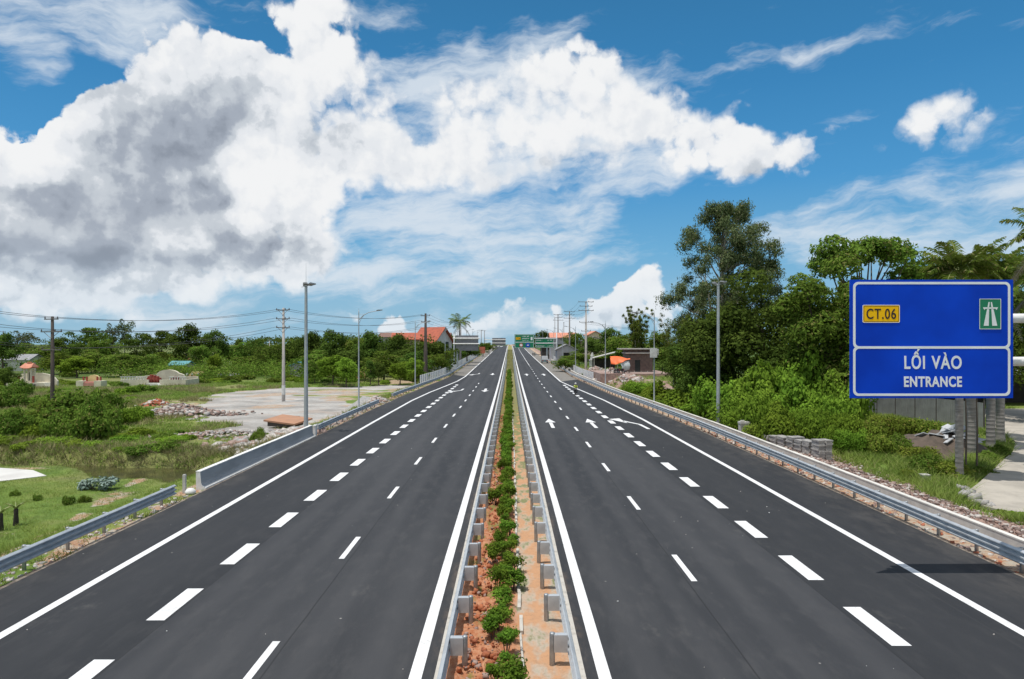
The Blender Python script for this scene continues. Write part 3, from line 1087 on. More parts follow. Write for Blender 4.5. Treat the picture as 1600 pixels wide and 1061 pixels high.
mb.box((.16, 10, .00), (.045, 20.0, .13))
mb.prism([(.145, .01), (-.012, .163), (-.062, .30), (-.112, .858), (-.33, .858), (-.33, -.3), (.145, -.3)], -.015, -.002)
mb.build('white_edging', MATS['parapet_white'], root)
mb = MB()
mb.box((-16.0, 56.0, .36), (.22, .5, .8))
mb.box((-16.0, 56.0, .80), (.26, .54, .07))
o_ = mb.build('concrete_block', MATS['parapet_white'])
tag(o_, 'short white concrete end block between the parapet and the guardrail', 'block')

mat('wall_concrete', (.62, .60, .56), (.50, .48, .45), 1.5, .9, bump=.2)
root = empty('retaining_wall', (18, 4, 0), 0, 'long low pale concrete wall behind the right guardrail', 'wall')
q = [2] + [v for v in ys if 4 < v < 330]
mb, mc = MB(), MB()
vs, vc = [], []
for y in q:
    x = float(xr_(y)) + 1.5 - 18
    z = float(rz_(y))
    vs += [(x, y - 4, z - .5), (x, y - 4, z + .55), (x + .2, y - 4, z + .55), (x + .2, y - 4, z - .8)]
    vc += [(x - .015, y - 4, z + .551), (x - .015, y - 4, z + .60), (x + .215, y - 4, z + .60), (x + .215, y - 4, z + .551)]
n = len(q)
fs = [(i * 4 + k, i * 4 + (k + 1) % 4, i * 4 + 4 + (k + 1) % 4, i * 4 + 4 + k) for i in range(n - 1) for k in range(4)]
mb.add(vs, fs).build('wall_body', MATS['wall_concrete'], root)
mc.add(vc, fs).build('coping', mat('coping_concrete', (.68, .66, .61), (.52, .50, .46), .9, .9, bump=.2), root)

# white fences on both sides of the far embankment
mat('white_board', (.80, .80, .80), (.66, .67, .68), 2, .7)
def white_fence(fx, y0, y1, label):
    root = empty('white_fence', (float(fx(np.array([y0]))[0]), y0, float(rz_(y0))), 0, label, 'fence', 'white fences along the far embankment')
    ox, oy, oz = root.location
    mb = MB()
    mb.box((0, 0, .85), (.14, .14, 2.0))
    post = mb.build('post', MATS['white_board'], root)
    mb = MB()
    for k in range(5):
        mb.box((0, 1.1, .32 + .33 * k), (.05, 1.7, .29))
    pan = mb.build('panel', MATS['white_board'], root)
    i = 0
    y = y0
    while y < y1 and i < 100:
        a, b = (post, pan) if i == 0 else (post.copy(), pan.copy())
        for k in (a, b):
            if i:
                COL.objects.link(k)
                k.parent = root
            k.location = (float(fx(np.array([y]))[0]) - ox, y - oy, float(rz_(y)) - oz)
        y += 2.2
        i += 1
white_fence(lambda y: xl_(y) - 1.5, 122, 188, 'white board fence left of the road, before the large sign seen from behind')
white_fence(lambda y: xl_(y) - 1.5, 192, 330, 'white board fence left of the road, rising towards the crest past the large sign')
white_fence(lambda y: xr_(y) + 2.3, 134, 300, 'white board fence on the right embankment behind the green signs')

# ================================================================ vegetation
leafmat('leaf_dark', (.050, .090, .018), (.125, .19, .036), .28)
leafmat('leaf_mid', (.070, .128, .02), (.18, .27, .042), .3, dry=(.22, .2, .07))
leafmat('leaf_bright', (.10, .18, .02), (.25, .37, .045), .34)
leafmat('leaf_yellow', (.115, .175, .025), (.25, .33, .05), .3, dry=(.27, .24, .07))
leafmat('leaf_eucalypt', (.06, .085, .032), (.16, .19, .09), .25, dry=(.26, .23, .14))
leafmat('leaf_bamboo', (.065, .105, .018), (.18, .225, .045), .3, dry=(.24, .22, .08))
leafmat('leaf_hedge', (.055, .115, .014), (.18, .29, .035), .3, nscale=1.6)
leafmat('leaf_silver', (.22, .30, .26), (.36, .44, .40), .15)
leafmat('leaf_palm', (.045, .085, .015), (.15, .21, .03), .28, dry=(.28, .24, .10))
leafmat('leaf_dead', (.20, .18, .13), (.36, .33, .26), .15)
leafmat('grass_green', (.14, .205, .04), (.28, .34, .085), .32, nscale=.5, dry=(.36, .32, .16))
leafmat('grass_dry', (.22, .21, .09), (.38, .35, .19), .25, nscale=.6)
leafmat('reed_brown', (.13, .12, .065), (.25, .22, .13), .15, nscale=.7)
mat('bark_brown', (.13, .10, .075), (.07, .055, .04), 6, .9, bump=.5, mul=(1, 1, .25))
mat('bark_pale', (.46, .42, .36), (.26, .22, .18), 2.5, .8, bump=.2, mul=(1, 1, .3))
mat('palm_bark', (.25, .235, .215), (.17, .155, .14), 2.0, .9, bump=.4, mul=(.6, .6, 6))

def leafcloud(clumps, n, size, seed=0, aspect=.55, shell=.55, droop=0.0, up=.3, squash=1.0):
    """diamond leaves spread through ellipsoid clumps: clumps rows (x,y,z,rx,ry,rz)"""
    r = np.random.default_rng(seed)
    C = np.array(clumps, dtype=float)
    wgt = (C[:, 3] * C[:, 4] + C[:, 3] * C[:, 5])
    wgt /= wgt.sum()
    ix = r.choice(len(C), n, p=wgt)
    d = r.normal(size=(n, 3))
    d /= np.linalg.norm(d, axis=1)[:, None]
    low = d[:, 2] < -.35
    d[low, 2] *= r.choice([-1, 1], low.sum(), p=[.6, .4])
    rad = shell + (1.06 - shell) * r.random(n) ** .6
    # lumpy surface
    lump = 1 + .22 * np.sin(d[:, 0] * 7 + ix * 1.7) * np.sin(d[:, 1] * 6 + ix * 2.3) + .12 * np.sin(d[:, 2] * 13 + ix)
    p = C[ix, :3] + d * (rad * lump)[:, None] * C[ix, 3:6]
    nrm = d + r.normal(size=(n, 3)) * .55
    nrm[:, 2] += up
    nrm /= np.linalg.norm(nrm, axis=1)[:, None]
    a = r.normal(size=(n, 3))
    a[:, 2] -= droop
    u = a - (a * nrm).sum(1)[:, None] * nrm
    u /= np.linalg.norm(u, axis=1)[:, None] + 1e-9
    w = np.cross(nrm, u)
    s = size * (.6 + .8 * r.random(n))[:, None]
    v = np.stack([p - u * s * .5, p + w * s * aspect * .5 + nrm * s * .08, p + u * s * .5, p - w * s * aspect * .5 + nrm * s * .08], 1)
    return v.reshape(-1, 3)

def leafobj(name, verts, m, parent=None, loc=(0, 0, 0)):
    me = npmesh(name, verts, np.arange(len(verts)), 4)
    return link_mesh(name, me, m, parent, loc)

def make_tree(name, H, env, ncl, clr, nleaf, lsize, lm, bark, tr=.2, seed=0, lean=0.0, aspect=.55, droop=0.0, flat=.75, trunk_top=.62, nlimb=10, shell=.66, bias=.45):
    """env: ellipsoids (x,y,z,rx,ry,rz) of the crown's outline, in metres from the trunk base"""
    r = random.Random(seed)
    E = env
    cl = []
    for i in range(ncl):
        e = E[i % len(E)]
        while True:
            q = Vector((r.gauss(0, 1), r.gauss(0, 1), r.gauss(0, 1))).normalized()
            if q.z > -.55:
                break
        k = r.random() ** bias * .88
        c = (e[0] + q.x * k * e[3], e[1] + q.y * k * e[4], e[2] + q.z * k * e[5])
        s = clr * r.uniform(.65, 1.3)
        cl.append((*c, s, s, s * flat))
    root = empty(name)
    mb = MB()
    top = (lean * H * trunk_top, 0, H * trunk_top)
    tp = [(0, 0, -.4), (0, 0, 0), (lean * H * .2 + r.uniform(-.1, .1) * tr * 3, r.uniform(-.3, .3) * tr * 3, H * trunk_top * .4),
          (lean * H * .42, r.uniform(-.4, .4) * tr * 3, H * trunk_top * .72), top]
    mb.tube(tp, [tr * 1.35, tr * 1.15, tr * .85, tr * .6, tr * .35], 9)
    for c in r.sample(cl, min(nlimb, len(cl))):
        f = r.uniform(.42, .95)
        b = Vector((top[0] * f, top[1], top[2] * f))
        e = Vector(c[:3])
        if e.z < b.z:
            b.z = max(.3 * e.z, e.z * .75)
        mid = b.lerp(e, .5) + Vector((r.uniform(-.3, .3), r.uniform(-.3, .3), -.08 * (e - b).length))
        mb.tube([b, mid, e], [tr * .42, tr * .26, tr * .1], 6, False)
    mb.build('trunk', MATS[bark], root)
    leafobj('crown', leafcloud(cl, nleaf, lsize, seed + 5, aspect, shell, droop), MATS[lm], root)
    return root

def make_bush(name, R_, H, ncl, nleaf, lsize, lm, seed=0, aspect=.6, up=.3, shell=.45):
    r = random.Random(seed)
    cl = []
    for i in range(ncl):
        a = r.uniform(0, 6.28)
        k = math.sqrt(r.random()) * .72
        s = r.uniform(.26, .46)
        z = H * r.uniform(.18, .72) * (1 - .55 * k)
        cl.append((math.cos(a) * k * R_, math.sin(a) * k * R_, z, s * R_, s * R_, s * H * .75))
    root = empty(name)
    mb = MB()
    for i in range(5):
        c = cl[i % ncl]
        mb.tube([(c[0] * .15, c[1] * .15, -.1), (c[0] * .5, c[1] * .5, c[2] * .5), c[:3]], [.03 * R_, .022 * R_, .01 * R_], 5, False)
    mb.build('stem', MATS['bark_brown'], root)
    leafobj('foliage', leafcloud(cl, nleaf, lsize, seed, aspect, shell + .2, 0, up * .6), MATS[lm], root)
    return root

# ---- prototypes of unit size (height 10) for the far trees
def pt_round(): return make_tree('broadleaf_tree', 10, [(0, 0, 5.0, 4.3, 4.3, 4.6)], 32, 1.25, 5200, .42, 'leaf_dark', 'bark_brown', .22, 1, shell=.4)
def pt_round2(): return make_tree('broadleaf_tree', 10, [(-1, 0, 4.4, 3.9, 3.9, 4.0), (1.6, 0, 6.2, 3.0, 3.0, 3.2)], 34, 1.15, 5200, .40, 'leaf_mid', 'bark_brown', .22, 2)
def pt_spread(): return make_tree('spreading_tree', 10, [(0, 0, 7.0, 5.0, 5.0, 2.4), (0, 0, 3.8, 4.2, 4.2, 3.4)], 36, 1.2, 4800, .42, 'leaf_dark', 'bark_brown', .2, 3, flat=.6)
def pt_airy(): return make_tree('slender_tree', 10, [(0, 0, 7.2, 2.3, 2.3, 2.8), (.8, 0, 5.2, 1.6, 1.6, 1.5)], 15, .85, 1700, .34, 'leaf_eucalypt', 'bark_pale', .13, 4, trunk_top=.85)
def pt_low(): return make_tree('bushy_tree', 10, [(0, 0, 4.4, 4.4, 4.4, 4.6)], 34, 1.35, 6500, .46, 'leaf_mid', 'bark_brown', .2, 5, trunk_top=.5)
def pt_bright(): return make_tree('leafy_tree', 10, [(0, 0, 4.8, 3.4, 3.4, 4.6)], 30, 1.2, 5600, .5, 'leaf_bright', 'bark_brown', .2, 6, trunk_top=.5)
def pt_column(): return make_tree('conical_tree', 10, [(0, 0, 3.2, 2.4, 2.4, 3.2), (0, 0, 6.5, 1.5, 1.5, 3.2)], 26, .85, 4200, .35, 'leaf_dark', 'bark_brown', .16, 8, trunk_top=.7)
MK = {'R': pt_round, 'M': pt_round2, 'S': pt_spread, 'A': pt_airy, 'L': pt_low, 'B': pt_bright, 'C': pt_column}
MW = {'R': 7.2, 'M': 7.4, 'S': 8.6, 'A': 5.0, 'L': 7.8, 'B': 6.8, 'C': 4.6}
KW = {'R': 'dark round tree', 'M': 'mid green tree', 'S': 'dark spreading tree', 'A': 'thin airy grey-green tree', 'L': 'bushy green tree', 'B': 'bright green tree', 'C': 'narrow dark conical tree'}
rt = random.Random(21)
def tree_px(kind, px, topy, wpx, Y, where, group):
    X = Xa(px, Y)
    z0 = gz(X, Y)
    H = Za(topy, Y) - z0
    w = wpx * Y / F
    return put('T' + kind, MK[kind], (X, Y, z0 - .1), rt.uniform(0, 6.28), (w / MW[kind], w / MW[kind], H / 10.0 * .98), KW[kind] + ' ' + where, 'tree', group)

GL = 'trees along the far edge of the left field'
LEFT_TREES = [
    ('R', 4, 516, 50, 190, 'cut by the left edge of the photo, beside the gateway house'),
    ('A', 40, 510, 40, 235, 'rising left of the dark utility pole'),
    ('L', 62, 530, 60, 230, 'low behind the small gateway house'),
    ('R', 100, 524, 50, 240, 'just right of the dark utility pole'),
    ('S', 138, 505, 62, 225, 'above the small yellow tomb'),
    ('A', 176, 497, 26, 240, 'left one of the two airy trees against the sky'),
    ('A', 195, 490, 28, 242, 'right one of the two airy trees against the sky'),
    ('M', 165, 520, 50, 215, 'under the two airy trees'),
    ('S', 214, 514, 44, 235, 'just right of the two airy trees'),
    ('S', 248, 510, 52, 225, 'above the large walled tomb'),
    ('R', 292, 502, 54, 215, 'tallest of the treeline, behind the teal roof'),
    ('R', 336, 512, 44, 220, 'shorter neighbour right of the tallest treeline tree'),
    ('M', 318, 530, 44, 205, 'filling below the two tallest treeline trees'),
    ('L', 368, 528, 46, 235, 'low in the dip left of the concrete power pole'),
    ('C', 374, 522, 18, 238, 'standing up from the dip in the treeline'),
    ('R', 400, 526, 44, 240, 'left of the concrete power pole'),
    ('L', 428, 530, 50, 225, 'behind the concrete power pole'),
    ('M', 455, 520, 50, 200, 'at the left foot of the wooded rise'),
    ('R', 484, 514, 52, 185, 'behind the tall floodlight mast'),
    ('R', 520, 511, 52, 180, 'on the crest of the wooded rise, right of the floodlight mast'),
    ('M', 550, 513, 50, 182, 'on the wooded rise left of the nearest street lamp'),
    ('R', 583, 513, 54, 176, 'on the wooded rise right of the nearest street lamp'),
    ('R', 618, 517, 50, 172, 'on the wooded rise left of the tiled house'),
    ('S', 650, 528, 60, 165, 'in front of the low tiled roof'),
    ('R', 690, 530, 50, 165, 'in front of the big tiled house'),
    ('L', 690, 542, 36, 158, 'under the house, beside the white fence'),
    ('M', 702, 512, 44, 235, 'behind the gable of the tiled house'),
    ('L', 500, 540, 62, 165, 'lower down in front of the wooded rise, left part'),
    ('R', 548, 542, 64, 160, 'lower down in front of the wooded rise, middle part'),
    ('L', 600, 540, 64, 155, 'lower down in front of the wooded rise, right part'),
    ('R', 648, 545, 56, 150, 'behind the dark roadside pole'),
    ('R', 730, 535, 40, 230, 'behind the large sign seen from behind'),
    ('M', 764, 531, 20, 330, 'small and far, left of the crest of the road'),
    ('R', 755, 534, 18, 300, 'small and far, between the two signs seen from behind'),
    # middle distance
    ('B', 120, 552, 46, 170, 'in front of the treeline, right of the orange gateway'),
    ('L', 150, 540, 60, 200, 'in the middle distance below the spreading tree'),
    ('M', 188, 545, 60, 175, 'large and rounded behind the walled tomb'),
    ('L', 225, 548, 50, 190, 'in the middle distance above the walled tomb'),
    ('L', 95, 545, 60, 190, 'in the middle distance behind the dark utility pole'),
    ('B', 336, 548, 24, 170, 'small and upright between the two orange shrines'),
    ('L', 262, 545, 50, 215, 'in the middle distance left of the teal roof'),
    ('L', 395, 548, 50, 200, 'in the middle distance above the right orange shrine'),
    ('M', 436, 545, 44, 200, 'in the middle distance right of the concrete power pole'),
    ('B', 520, 548, 46, 138, 'round, beside the red family tomb'),
    ('B', 541, 552, 36, 134, 'shorter, touching the round tree beside the red family tomb'),
    ('L', 492, 556, 40, 145, 'just right of the floodlight mast, low'),
    ('C', 579, 555, 20, 138, 'directly right of the red family tomb'),
    ('R', 592, 563, 26, 140, 'small, between the conical tree and the beige tombs'),
    ('B', 625, 560, 36, 140, 'behind the white tombs near the road'),
    ('B', 650, 553, 30, 130, 'tall, just left of the dark roadside pole'),
    ('L', 659, 574, 18, 131, 'small, at the foot of the dark roadside pole'),
    ('R', 8, 570, 40, 120, 'low at the left edge of the photo beside the terraced tomb'),
]
for (k_, px, ty, wp, Y_, wh) in LEFT_TREES:
    tree_px(k_, px, ty, wp, Y_, wh, GL)

GR = 'trees along the right side'
for (k_, px, ty, wp, Y_, wh) in [
    ('R', 846, 515, 38, 330, 'far off behind the green direction signs'),
    ('M', 895, 509, 34, 240, 'behind the orange roofed hall'),
    ('L', 905, 545, 40, 190, 'in front of the grey hall, by the tall lattice topped pole'),
    ('L', 884, 552, 36, 172, 'beside the road in front of the grey hall'),
    ('R', 925, 524, 44, 215, 'behind the white garden statue'),
    ('R', 956, 509, 50, 190, 'behind the pink roofed house'),
    ('L', 982, 506, 66, 180, 'rounded, behind the brick hut'),
    ('M', 1000, 530, 70, 160, 'directly behind the roof of the brick hut'),
    ('B', 945, 550, 40, 185, 'left of the orange tarpaulin'),
    ('L', 1035, 530, 60, 150, 'right of the brick hut in the shade'),
    ('M', 1030, 505, 40, 170, 'between the two bamboo clumps'),
]:
    tree_px(k_, px, ty, wp, Y_, wh, GR)

# ---- woods too far and dense to tell trees apart
def wood(name, spans, n, lm, seed, label, ls=.75):
    r = random.Random(seed)
    cl = []
    for (x0, y0, x1, y1, dep, h0, h1, k) in spans:
        for i in range(k):
            f = r.random()
            x = x0 + (x1 - x0) * f + r.uniform(-1, 1) * dep * .2
            y = y0 + (y1 - y0) * f + r.uniform(0, dep)
            zg = gz(x, y)
            h = h0 + (h1 - h0) * fbm(x, y, 16, seed)
            h = float(h)
            for z in ((.25, 2.6), (.6, 2.4), (.86, 1.8)):
                if r.random() < .8:
                    s_ = z[1] * r.uniform(.7, 1.2)
                    cl.append((x + r.uniform(-1.5, 1.5), y + r.uniform(-1.5, 1.5), zg + h * z[0], s_, s_, s_ * .85))
    return tag(leafobj(name, leafcloud(cl, n, ls, seed, .7, .5), MATS[lm]), label, 'wood', None, 'stuff')
wood('far_wood', [(-330, 262, -100, 262, 22, 9.0, 13.0, 260), (-100, 262, -40, 250, 26, 9.5, 13.0, 120), (-75, 196, -22, 176, 12, 8, 12, 110), (-40, 250, -16, 330, 20, 6, 10, 60)], 46000, 'leaf_dark', 301, 'continuous dark wood closing the left field behind the single trees', .62)
wood('far_wood', [(22, 290, 60, 235, 20, 6, 11, 60), (45, 190, 70, 170, 12, 8, 13, 60), (60, 120, 150, 112, 16, 9, 17, 170), (60, 235, 300, 200, 20, 9, 14, 120)], 36000, 'leaf_dark', 302, 'continuous dark wood closing the right side behind the single trees', .55)
wood('undergrowth', [(-105, 165, -20, 150, 26, 1.2, 3.4, 190), (-210, 245, -60, 180, 30, 2.0, 5.0, 300), (-230, 215, -100, 190, 20, 1.5, 4, 160)], 52000, 'leaf_mid', 303, 'green undergrowth at the foot of the left trees', .42)

# ---- the bespoke big trees on the right
def at(o, px, Y, rz=0.0, label=None, cat='tree', group=None, sc=1.0):
    X = Xa(px, Y)
    o.location = (X, Y, gz(X, Y) - .1)
    o.rotation_euler = (0, 0, rz)
    o.scale = (sc, sc, sc)
    return tag(o, label, cat, group)

def eucalypt():
    r = random.Random(5)
    root = empty('eucalyptus_tree')
    mb = MB()
    H = 25.5
    trunk = [(0, 0, -.5), (.1, 0, 5), (-.2, .1, 10), (.2, .2, 15), (-.1, 0, 20), (.1, 0, 23.5)]
    mb.tube(trunk, [.42, .36, .30, .22, .13, .05], 10)
    # second stem
    mb.tube([(.1, 0, 4.5), (1.0, .3, 9), (1.7, .5, 14), (2.2, .4, 18.5)], [.26, .21, .15, .06], 8)
    mb.tube([(.0, 0, 5.5), (-1.4, -.3, 9.5), (-2.4, -.4, 13.5), (-2.9, -.2, 16.5)], [.22, .17, .11, .05], 8)
    cl = []
    # outline of the crown: half width by height (wide below, domed top)
    def hw(z):
        return np.interp(z, [7, 9, 11.5, 14, 16, 18.5, 21, 23.5, 25.3], [5.2, 7.8, 8.8, 8.6, 7.6, 7.0, 6.8, 5.4, 3.0])
    def off(z):
        return np.interp(z, [7, 12, 16, 20, 25], [-.2, 0, .9, 1.0, .4])
    for i in range(185):
        z = r.uniform(8.2, 25.0)
        a = r.uniform(0, 6.28)
        k = r.random() ** .5
        w = hw(z) - .9
        x, y = math.cos(a) * k * w + off(z), math.sin(a) * k * w * .9
        s = r.uniform(.65, 1.2)
        cl.append((x, y, z, s * 1.05, s * 1.05, s * 1.15))
        if i % 2 == 0:
            b = Vector((x * .12, y * .12, z - r.uniform(2.0, 4.2)))
            e = Vector((x, y, z))
            mb.tube([b, b.lerp(e, .5) + Vector((0, 0, -.25)), e], [.10, .065, .025], 5, False)
    mb.build('trunk', MATS['bark_pale'], root)
    leafobj('crown', leafcloud(cl, 76000, .30, 12, .36, .1, 1.6, 0.0), MATS['leaf_eucalypt'], root)
    return root
at(eucalypt(), 1129, 86, .4, 'towering pale trunked eucalyptus rising above all other trees')

at(make_tree('mango_tree', 12, [(0, 0, 7, 5.0, 4.5, 4.4), (-3.5, 0, 5, 3, 3, 3.5), (3, -1, 4, 3.5, 3, 3.5)], 62, 1.35, 34000, .28, 'leaf_dark', 'bark_brown', .35, 31, flat=.7),
   1190, 76, 0, 'large dark glossy tree right under the towering eucalyptus', sc=1.42)
at(make_tree('shade_tree', 10, [(0, 0, 5.2, 4.2, 4, 4.3), (-2, 0, 3, 3, 3, 3)], 50, 1.2, 17000, .28, 'leaf_dark', 'bark_brown', .3, 32),
   1112, 80, 1, 'dark shaded tree left of the floodlight mast, below the eucalyptus', sc=1.15)
at(make_tree('shade_tree', 13, [(0, 0, 8.0, 3.7, 3.6, 5.0), (-1, 0, 4.5, 3.4, 3, 4.0)], 60, 1.1, 34000, .25, 'leaf_mid', 'bark_brown', .3, 33),
   1293, 66, 2, 'tall dense green tree just left of the blue sign', sc=1.32)
at(make_tree('spreading_tree', 16, [(-2.5, 0, 12.2, 2.6, 2.6, 2.6), (2.4, 0, 13.1, 4.4, 3.5, 1.6), (4.8, 0, 11, 2.6, 2.6, 1.2), (0, 0, 9, 4, 4, 2.5)], 54, 1.15, 17000, .30, 'leaf_mid', 'bark_brown', .32, 34, flat=.55, nlimb=26),
   1350, 78, .2, 'layered spreading tree showing over the top of the blue sign', sc=1.36)
at(make_tree('shade_tree', 12, [(0, 0, 7, 5.5, 5, 5.2)], 46, 1.5, 15000, .33, 'leaf_dark', 'bark_brown', .3, 35),
   1470, 84, 0, 'dark tree mostly hidden by the right half of the blue sign')
at(make_tree('shade_tree', 14, [(0, 0, 8.2, 3.6, 4, 5.4)], 44, 1.35, 15000, .30, 'leaf_dark', 'bark_brown', .3, 36),
   1560, 78, 0, 'dark tree crown poking up behind the palms', sc=1.25)
at(make_tree('shade_tree', 12, [(0, 0, 6.5, 5.5, 5, 5.8)], 46, 1.5, 14000, .33, 'leaf_dark', 'bark_brown', .3, 37),
   1625, 70, 0, 'dark tree at the right edge behind the blue sign')
at(make_tree('shade_tree', 8, [(0, 0, 4.4, 4.2, 4, 3.8)], 36, 1.2, 12000, .28, 'leaf_dark', 'bark_brown', .25, 38),
   1245, 70, 0, 'dark low tree between the glossy tree and the dense green tree')
at(make_tree('shade_tree', 9, [(0, 0, 4.8, 4.4, 4, 4.4)], 36, 1.2, 12000, .28, 'leaf_dark', 'bark_brown', .25, 39),
   1082, 88, 0, 'dark tree behind the street lamp with the white box')

def bamboo(nc, H, Rr, seed, lm='leaf_bamboo', leaves=9000, ls=.32):
    r = random.Random(seed)
    root = empty('bamboo_clump')
    mb = MB()
    cl = []
    for i in range(nc):
        a = r.uniform(0, 6.28)
        k = math.sqrt(r.random())
        bx, by = math.cos(a) * k * Rr * .35, math.sin(a) * k * Rr * .35
        h = H * r.uniform(.72, 1.0)
        lean = r.uniform(.4, 1.0) * Rr
        pts = []
        for j in range(7):
            f = j / 6
            pts.append((bx + math.cos(a) * lean * f ** 2.2, by + math.sin(a) * lean * f ** 2.2, h * (f - .10 * f ** 4)))
        mb.tube(pts, [.05, .05, .045, .04, .03, .02, .008], 5, False)
        for j in range(3, 14):
            f = j / 13
            x = bx + math.cos(a) * lean * f ** 2.2
            y = by + math.sin(a) * lean * f ** 2.2
            s = (.55 + .35 * math.sin(f * 3.1)) * Rr * .22
            cl.append((x + r.uniform(-.5, .5), y + r.uniform(-.5, .5), h * (f - .1 * f ** 4), s, s, s * 1.1))
    mb.build('culm', MATS['bark_pale'], root)
    leafobj('foliage', leafcloud(cl, leaves, ls, seed, .25, .05, 1.3, 0), MATS[lm], root)
    return root
at(bamboo(16, 13.5, 3.0, 3, leaves=13000), 1064, 90, 0, 'tall dark feathery bamboo clump left of the eucalyptus', 'bamboo')
at(bamboo(14, 12.5, 2.9, 5, leaves=11000), 1090, 84, 0, 'bamboo clump in front of the eucalyptus trunk, left side', 'bamboo')
at(bamboo(14, 16.0, 2.6, 4, leaves=13000, ls=.5), 997, 150, 0, 'pale arching bamboo clump above the brick hut', 'bamboo')

# ---- bushes
def bs_bright(): return make_bush('leafy_bush', 2.0, 2.4, 18, 6500, .19, 'leaf_bright', 51)
def bs_yellow(): return make_bush('leafy_bush', 1.5, 1.8, 16, 5200, .15, 'leaf_yellow', 52)
def bs_dark(): return make_bush('dark_bush', 2.0, 2.0, 18, 6000, .18, 'leaf_mid', 53)
def bs_small(): return make_bush('small_bush', 1.0, 1.0, 9, 1500, .16, 'leaf_mid', 54)
def bs_smallb(): return make_bush('small_bush', 1.0, .8, 9, 1500, .16, 'leaf_bright', 55)
def bs_creeper(): return make_bush('creeper_mound', 2.4, 2.6, 22, 8500, .24, 'leaf_bright', 56, aspect=.8, up=.8)
BK = {'b': bs_bright, 'y': bs_yellow, 'd': bs_dark, 's': bs_small, 'q': bs_smallb, 'c': bs_creeper}
BS = {'b': (2.0, 2.4), 'y': (1.5, 1.8), 'd': (2., 2.), 's': (1, 1), 'q': (1, .8), 'c': (2.4, 2.6)}
def bush(kind, X, Y, r_, h, label, cat='bush', group=None):
    return put('b' + kind, BK[kind], (X, Y, gz(X, Y) - .05), rt.uniform(0, 6.28), (r_ / BS[kind][0], r_ / BS[kind][0], h / BS[kind][1]), label, cat, group)

RB = [  # px, topy, Y, radius px, kind
    (1042, 604, 62, 40, 'c'), (1085, 585, 64, 50, 'c'), (1135, 572, 64, 50, 'b'), (1180, 560, 65, 52, 'c'), (1228, 546, 66, 52, 'b'), (1275, 545, 64, 50, 'c'), (1315, 556, 62, 44, 'b'),
    (1060, 622, 57, 36, 'b'), (1105, 610, 57, 42, 'c'), (1150, 604, 58, 42, 'b'), (1195, 592, 58, 44, 'b'), (1240, 585, 58, 46, 'c'), (1288, 590, 57, 44, 'b'),
    (1028, 625, 60, 26, 'b'), (1010, 612, 66, 30, 'c'), (990, 605, 72, 24, 'b'), (1110, 640, 52, 30, 'c'), (1165, 632, 53, 34, 'b'), (1215, 625, 53, 36, 'c'), (1262, 622, 53, 36, 'b'), (1310, 628, 53, 34, 'b'),
    (1350, 640, 53, 32, 'y'), (1385, 636, 54, 34, 'y'), (1420, 640, 54, 34, 'y'), (1450, 646, 53, 30, 'y'), (1475, 655, 53, 26, 'y'), (1330, 660, 49, 26, 'b'), (1370, 668, 48, 26, 'y'), (1405, 672, 48, 26, 'd'),
    (1432, 690, 46.5, 34, 'y'), (1448, 700, 45.5, 26, 'd'), (1455, 705, 42, 40, 'd'), (1480, 712, 41, 34, 'y'), (1425, 728, 40.5, 20, 'y'), (1300, 655, 50, 22, 'b'), (1180, 655, 49, 22, 'y'),
    (1540, 700, 46, 22, 'd'), (1560, 690, 49, 20, 'd'), (1500, 735, 40, 16, 'd'), (1528, 725, 42, 18, 'd'), (1595, 802, 31.5, 26, 'q'), (1570, 795, 32, 18, 'q'), (1548, 735, 42, 14, 'd'),
    (900, 575, 125, 16, 'c'), (925, 580, 116, 18, 'c'), (912, 585, 112, 12, 'b'), (875, 575, 140, 12, 'b'), (890, 580, 128, 10, 'b'), (1005, 590, 95, 26, 'b'), (985, 588, 100, 14, 'b'), (1025, 592, 90, 24, 'c')]
RBL = {'c': 'creeper covered bush', 'b': 'bright leafy bush', 'y': 'yellow-green shrub', 'd': 'dark green shrub', 'q': 'low green plant'}
for i, (px, ty, Y_, rp, k_) in enumerate(RB):
    while Y_ < 330 and Xa(px, Y_) < xr_(Y_) + 2.1 + .9 * rp * Y_ / F:
        Y_ += .5
    X = Xa(px, Y_)
    z0 = gz(X, Y_)
    h = max(.4, Za(ty, Y_) - z0)
    if px < 960:
        wh = 'before the far grey hall'
    elif px < 1035:
        wh = 'behind guardrail below brick hut'
    elif px < 1122:
        wh = 'left of the right floodlight mast'
    elif px < 1330:
        wh = 'between right floodlight mast and blue sign'
    elif ty < 690:
        wh = 'under blue sign before metal sheet fence'
    else:
        wh = 'around palm trunks below blue sign'
    bush(k_, X, Y_, rp * Y_ / F, h, RBL[k_] + ' ' + wh, 'bush', RBL[k_] + ' ' + wh)

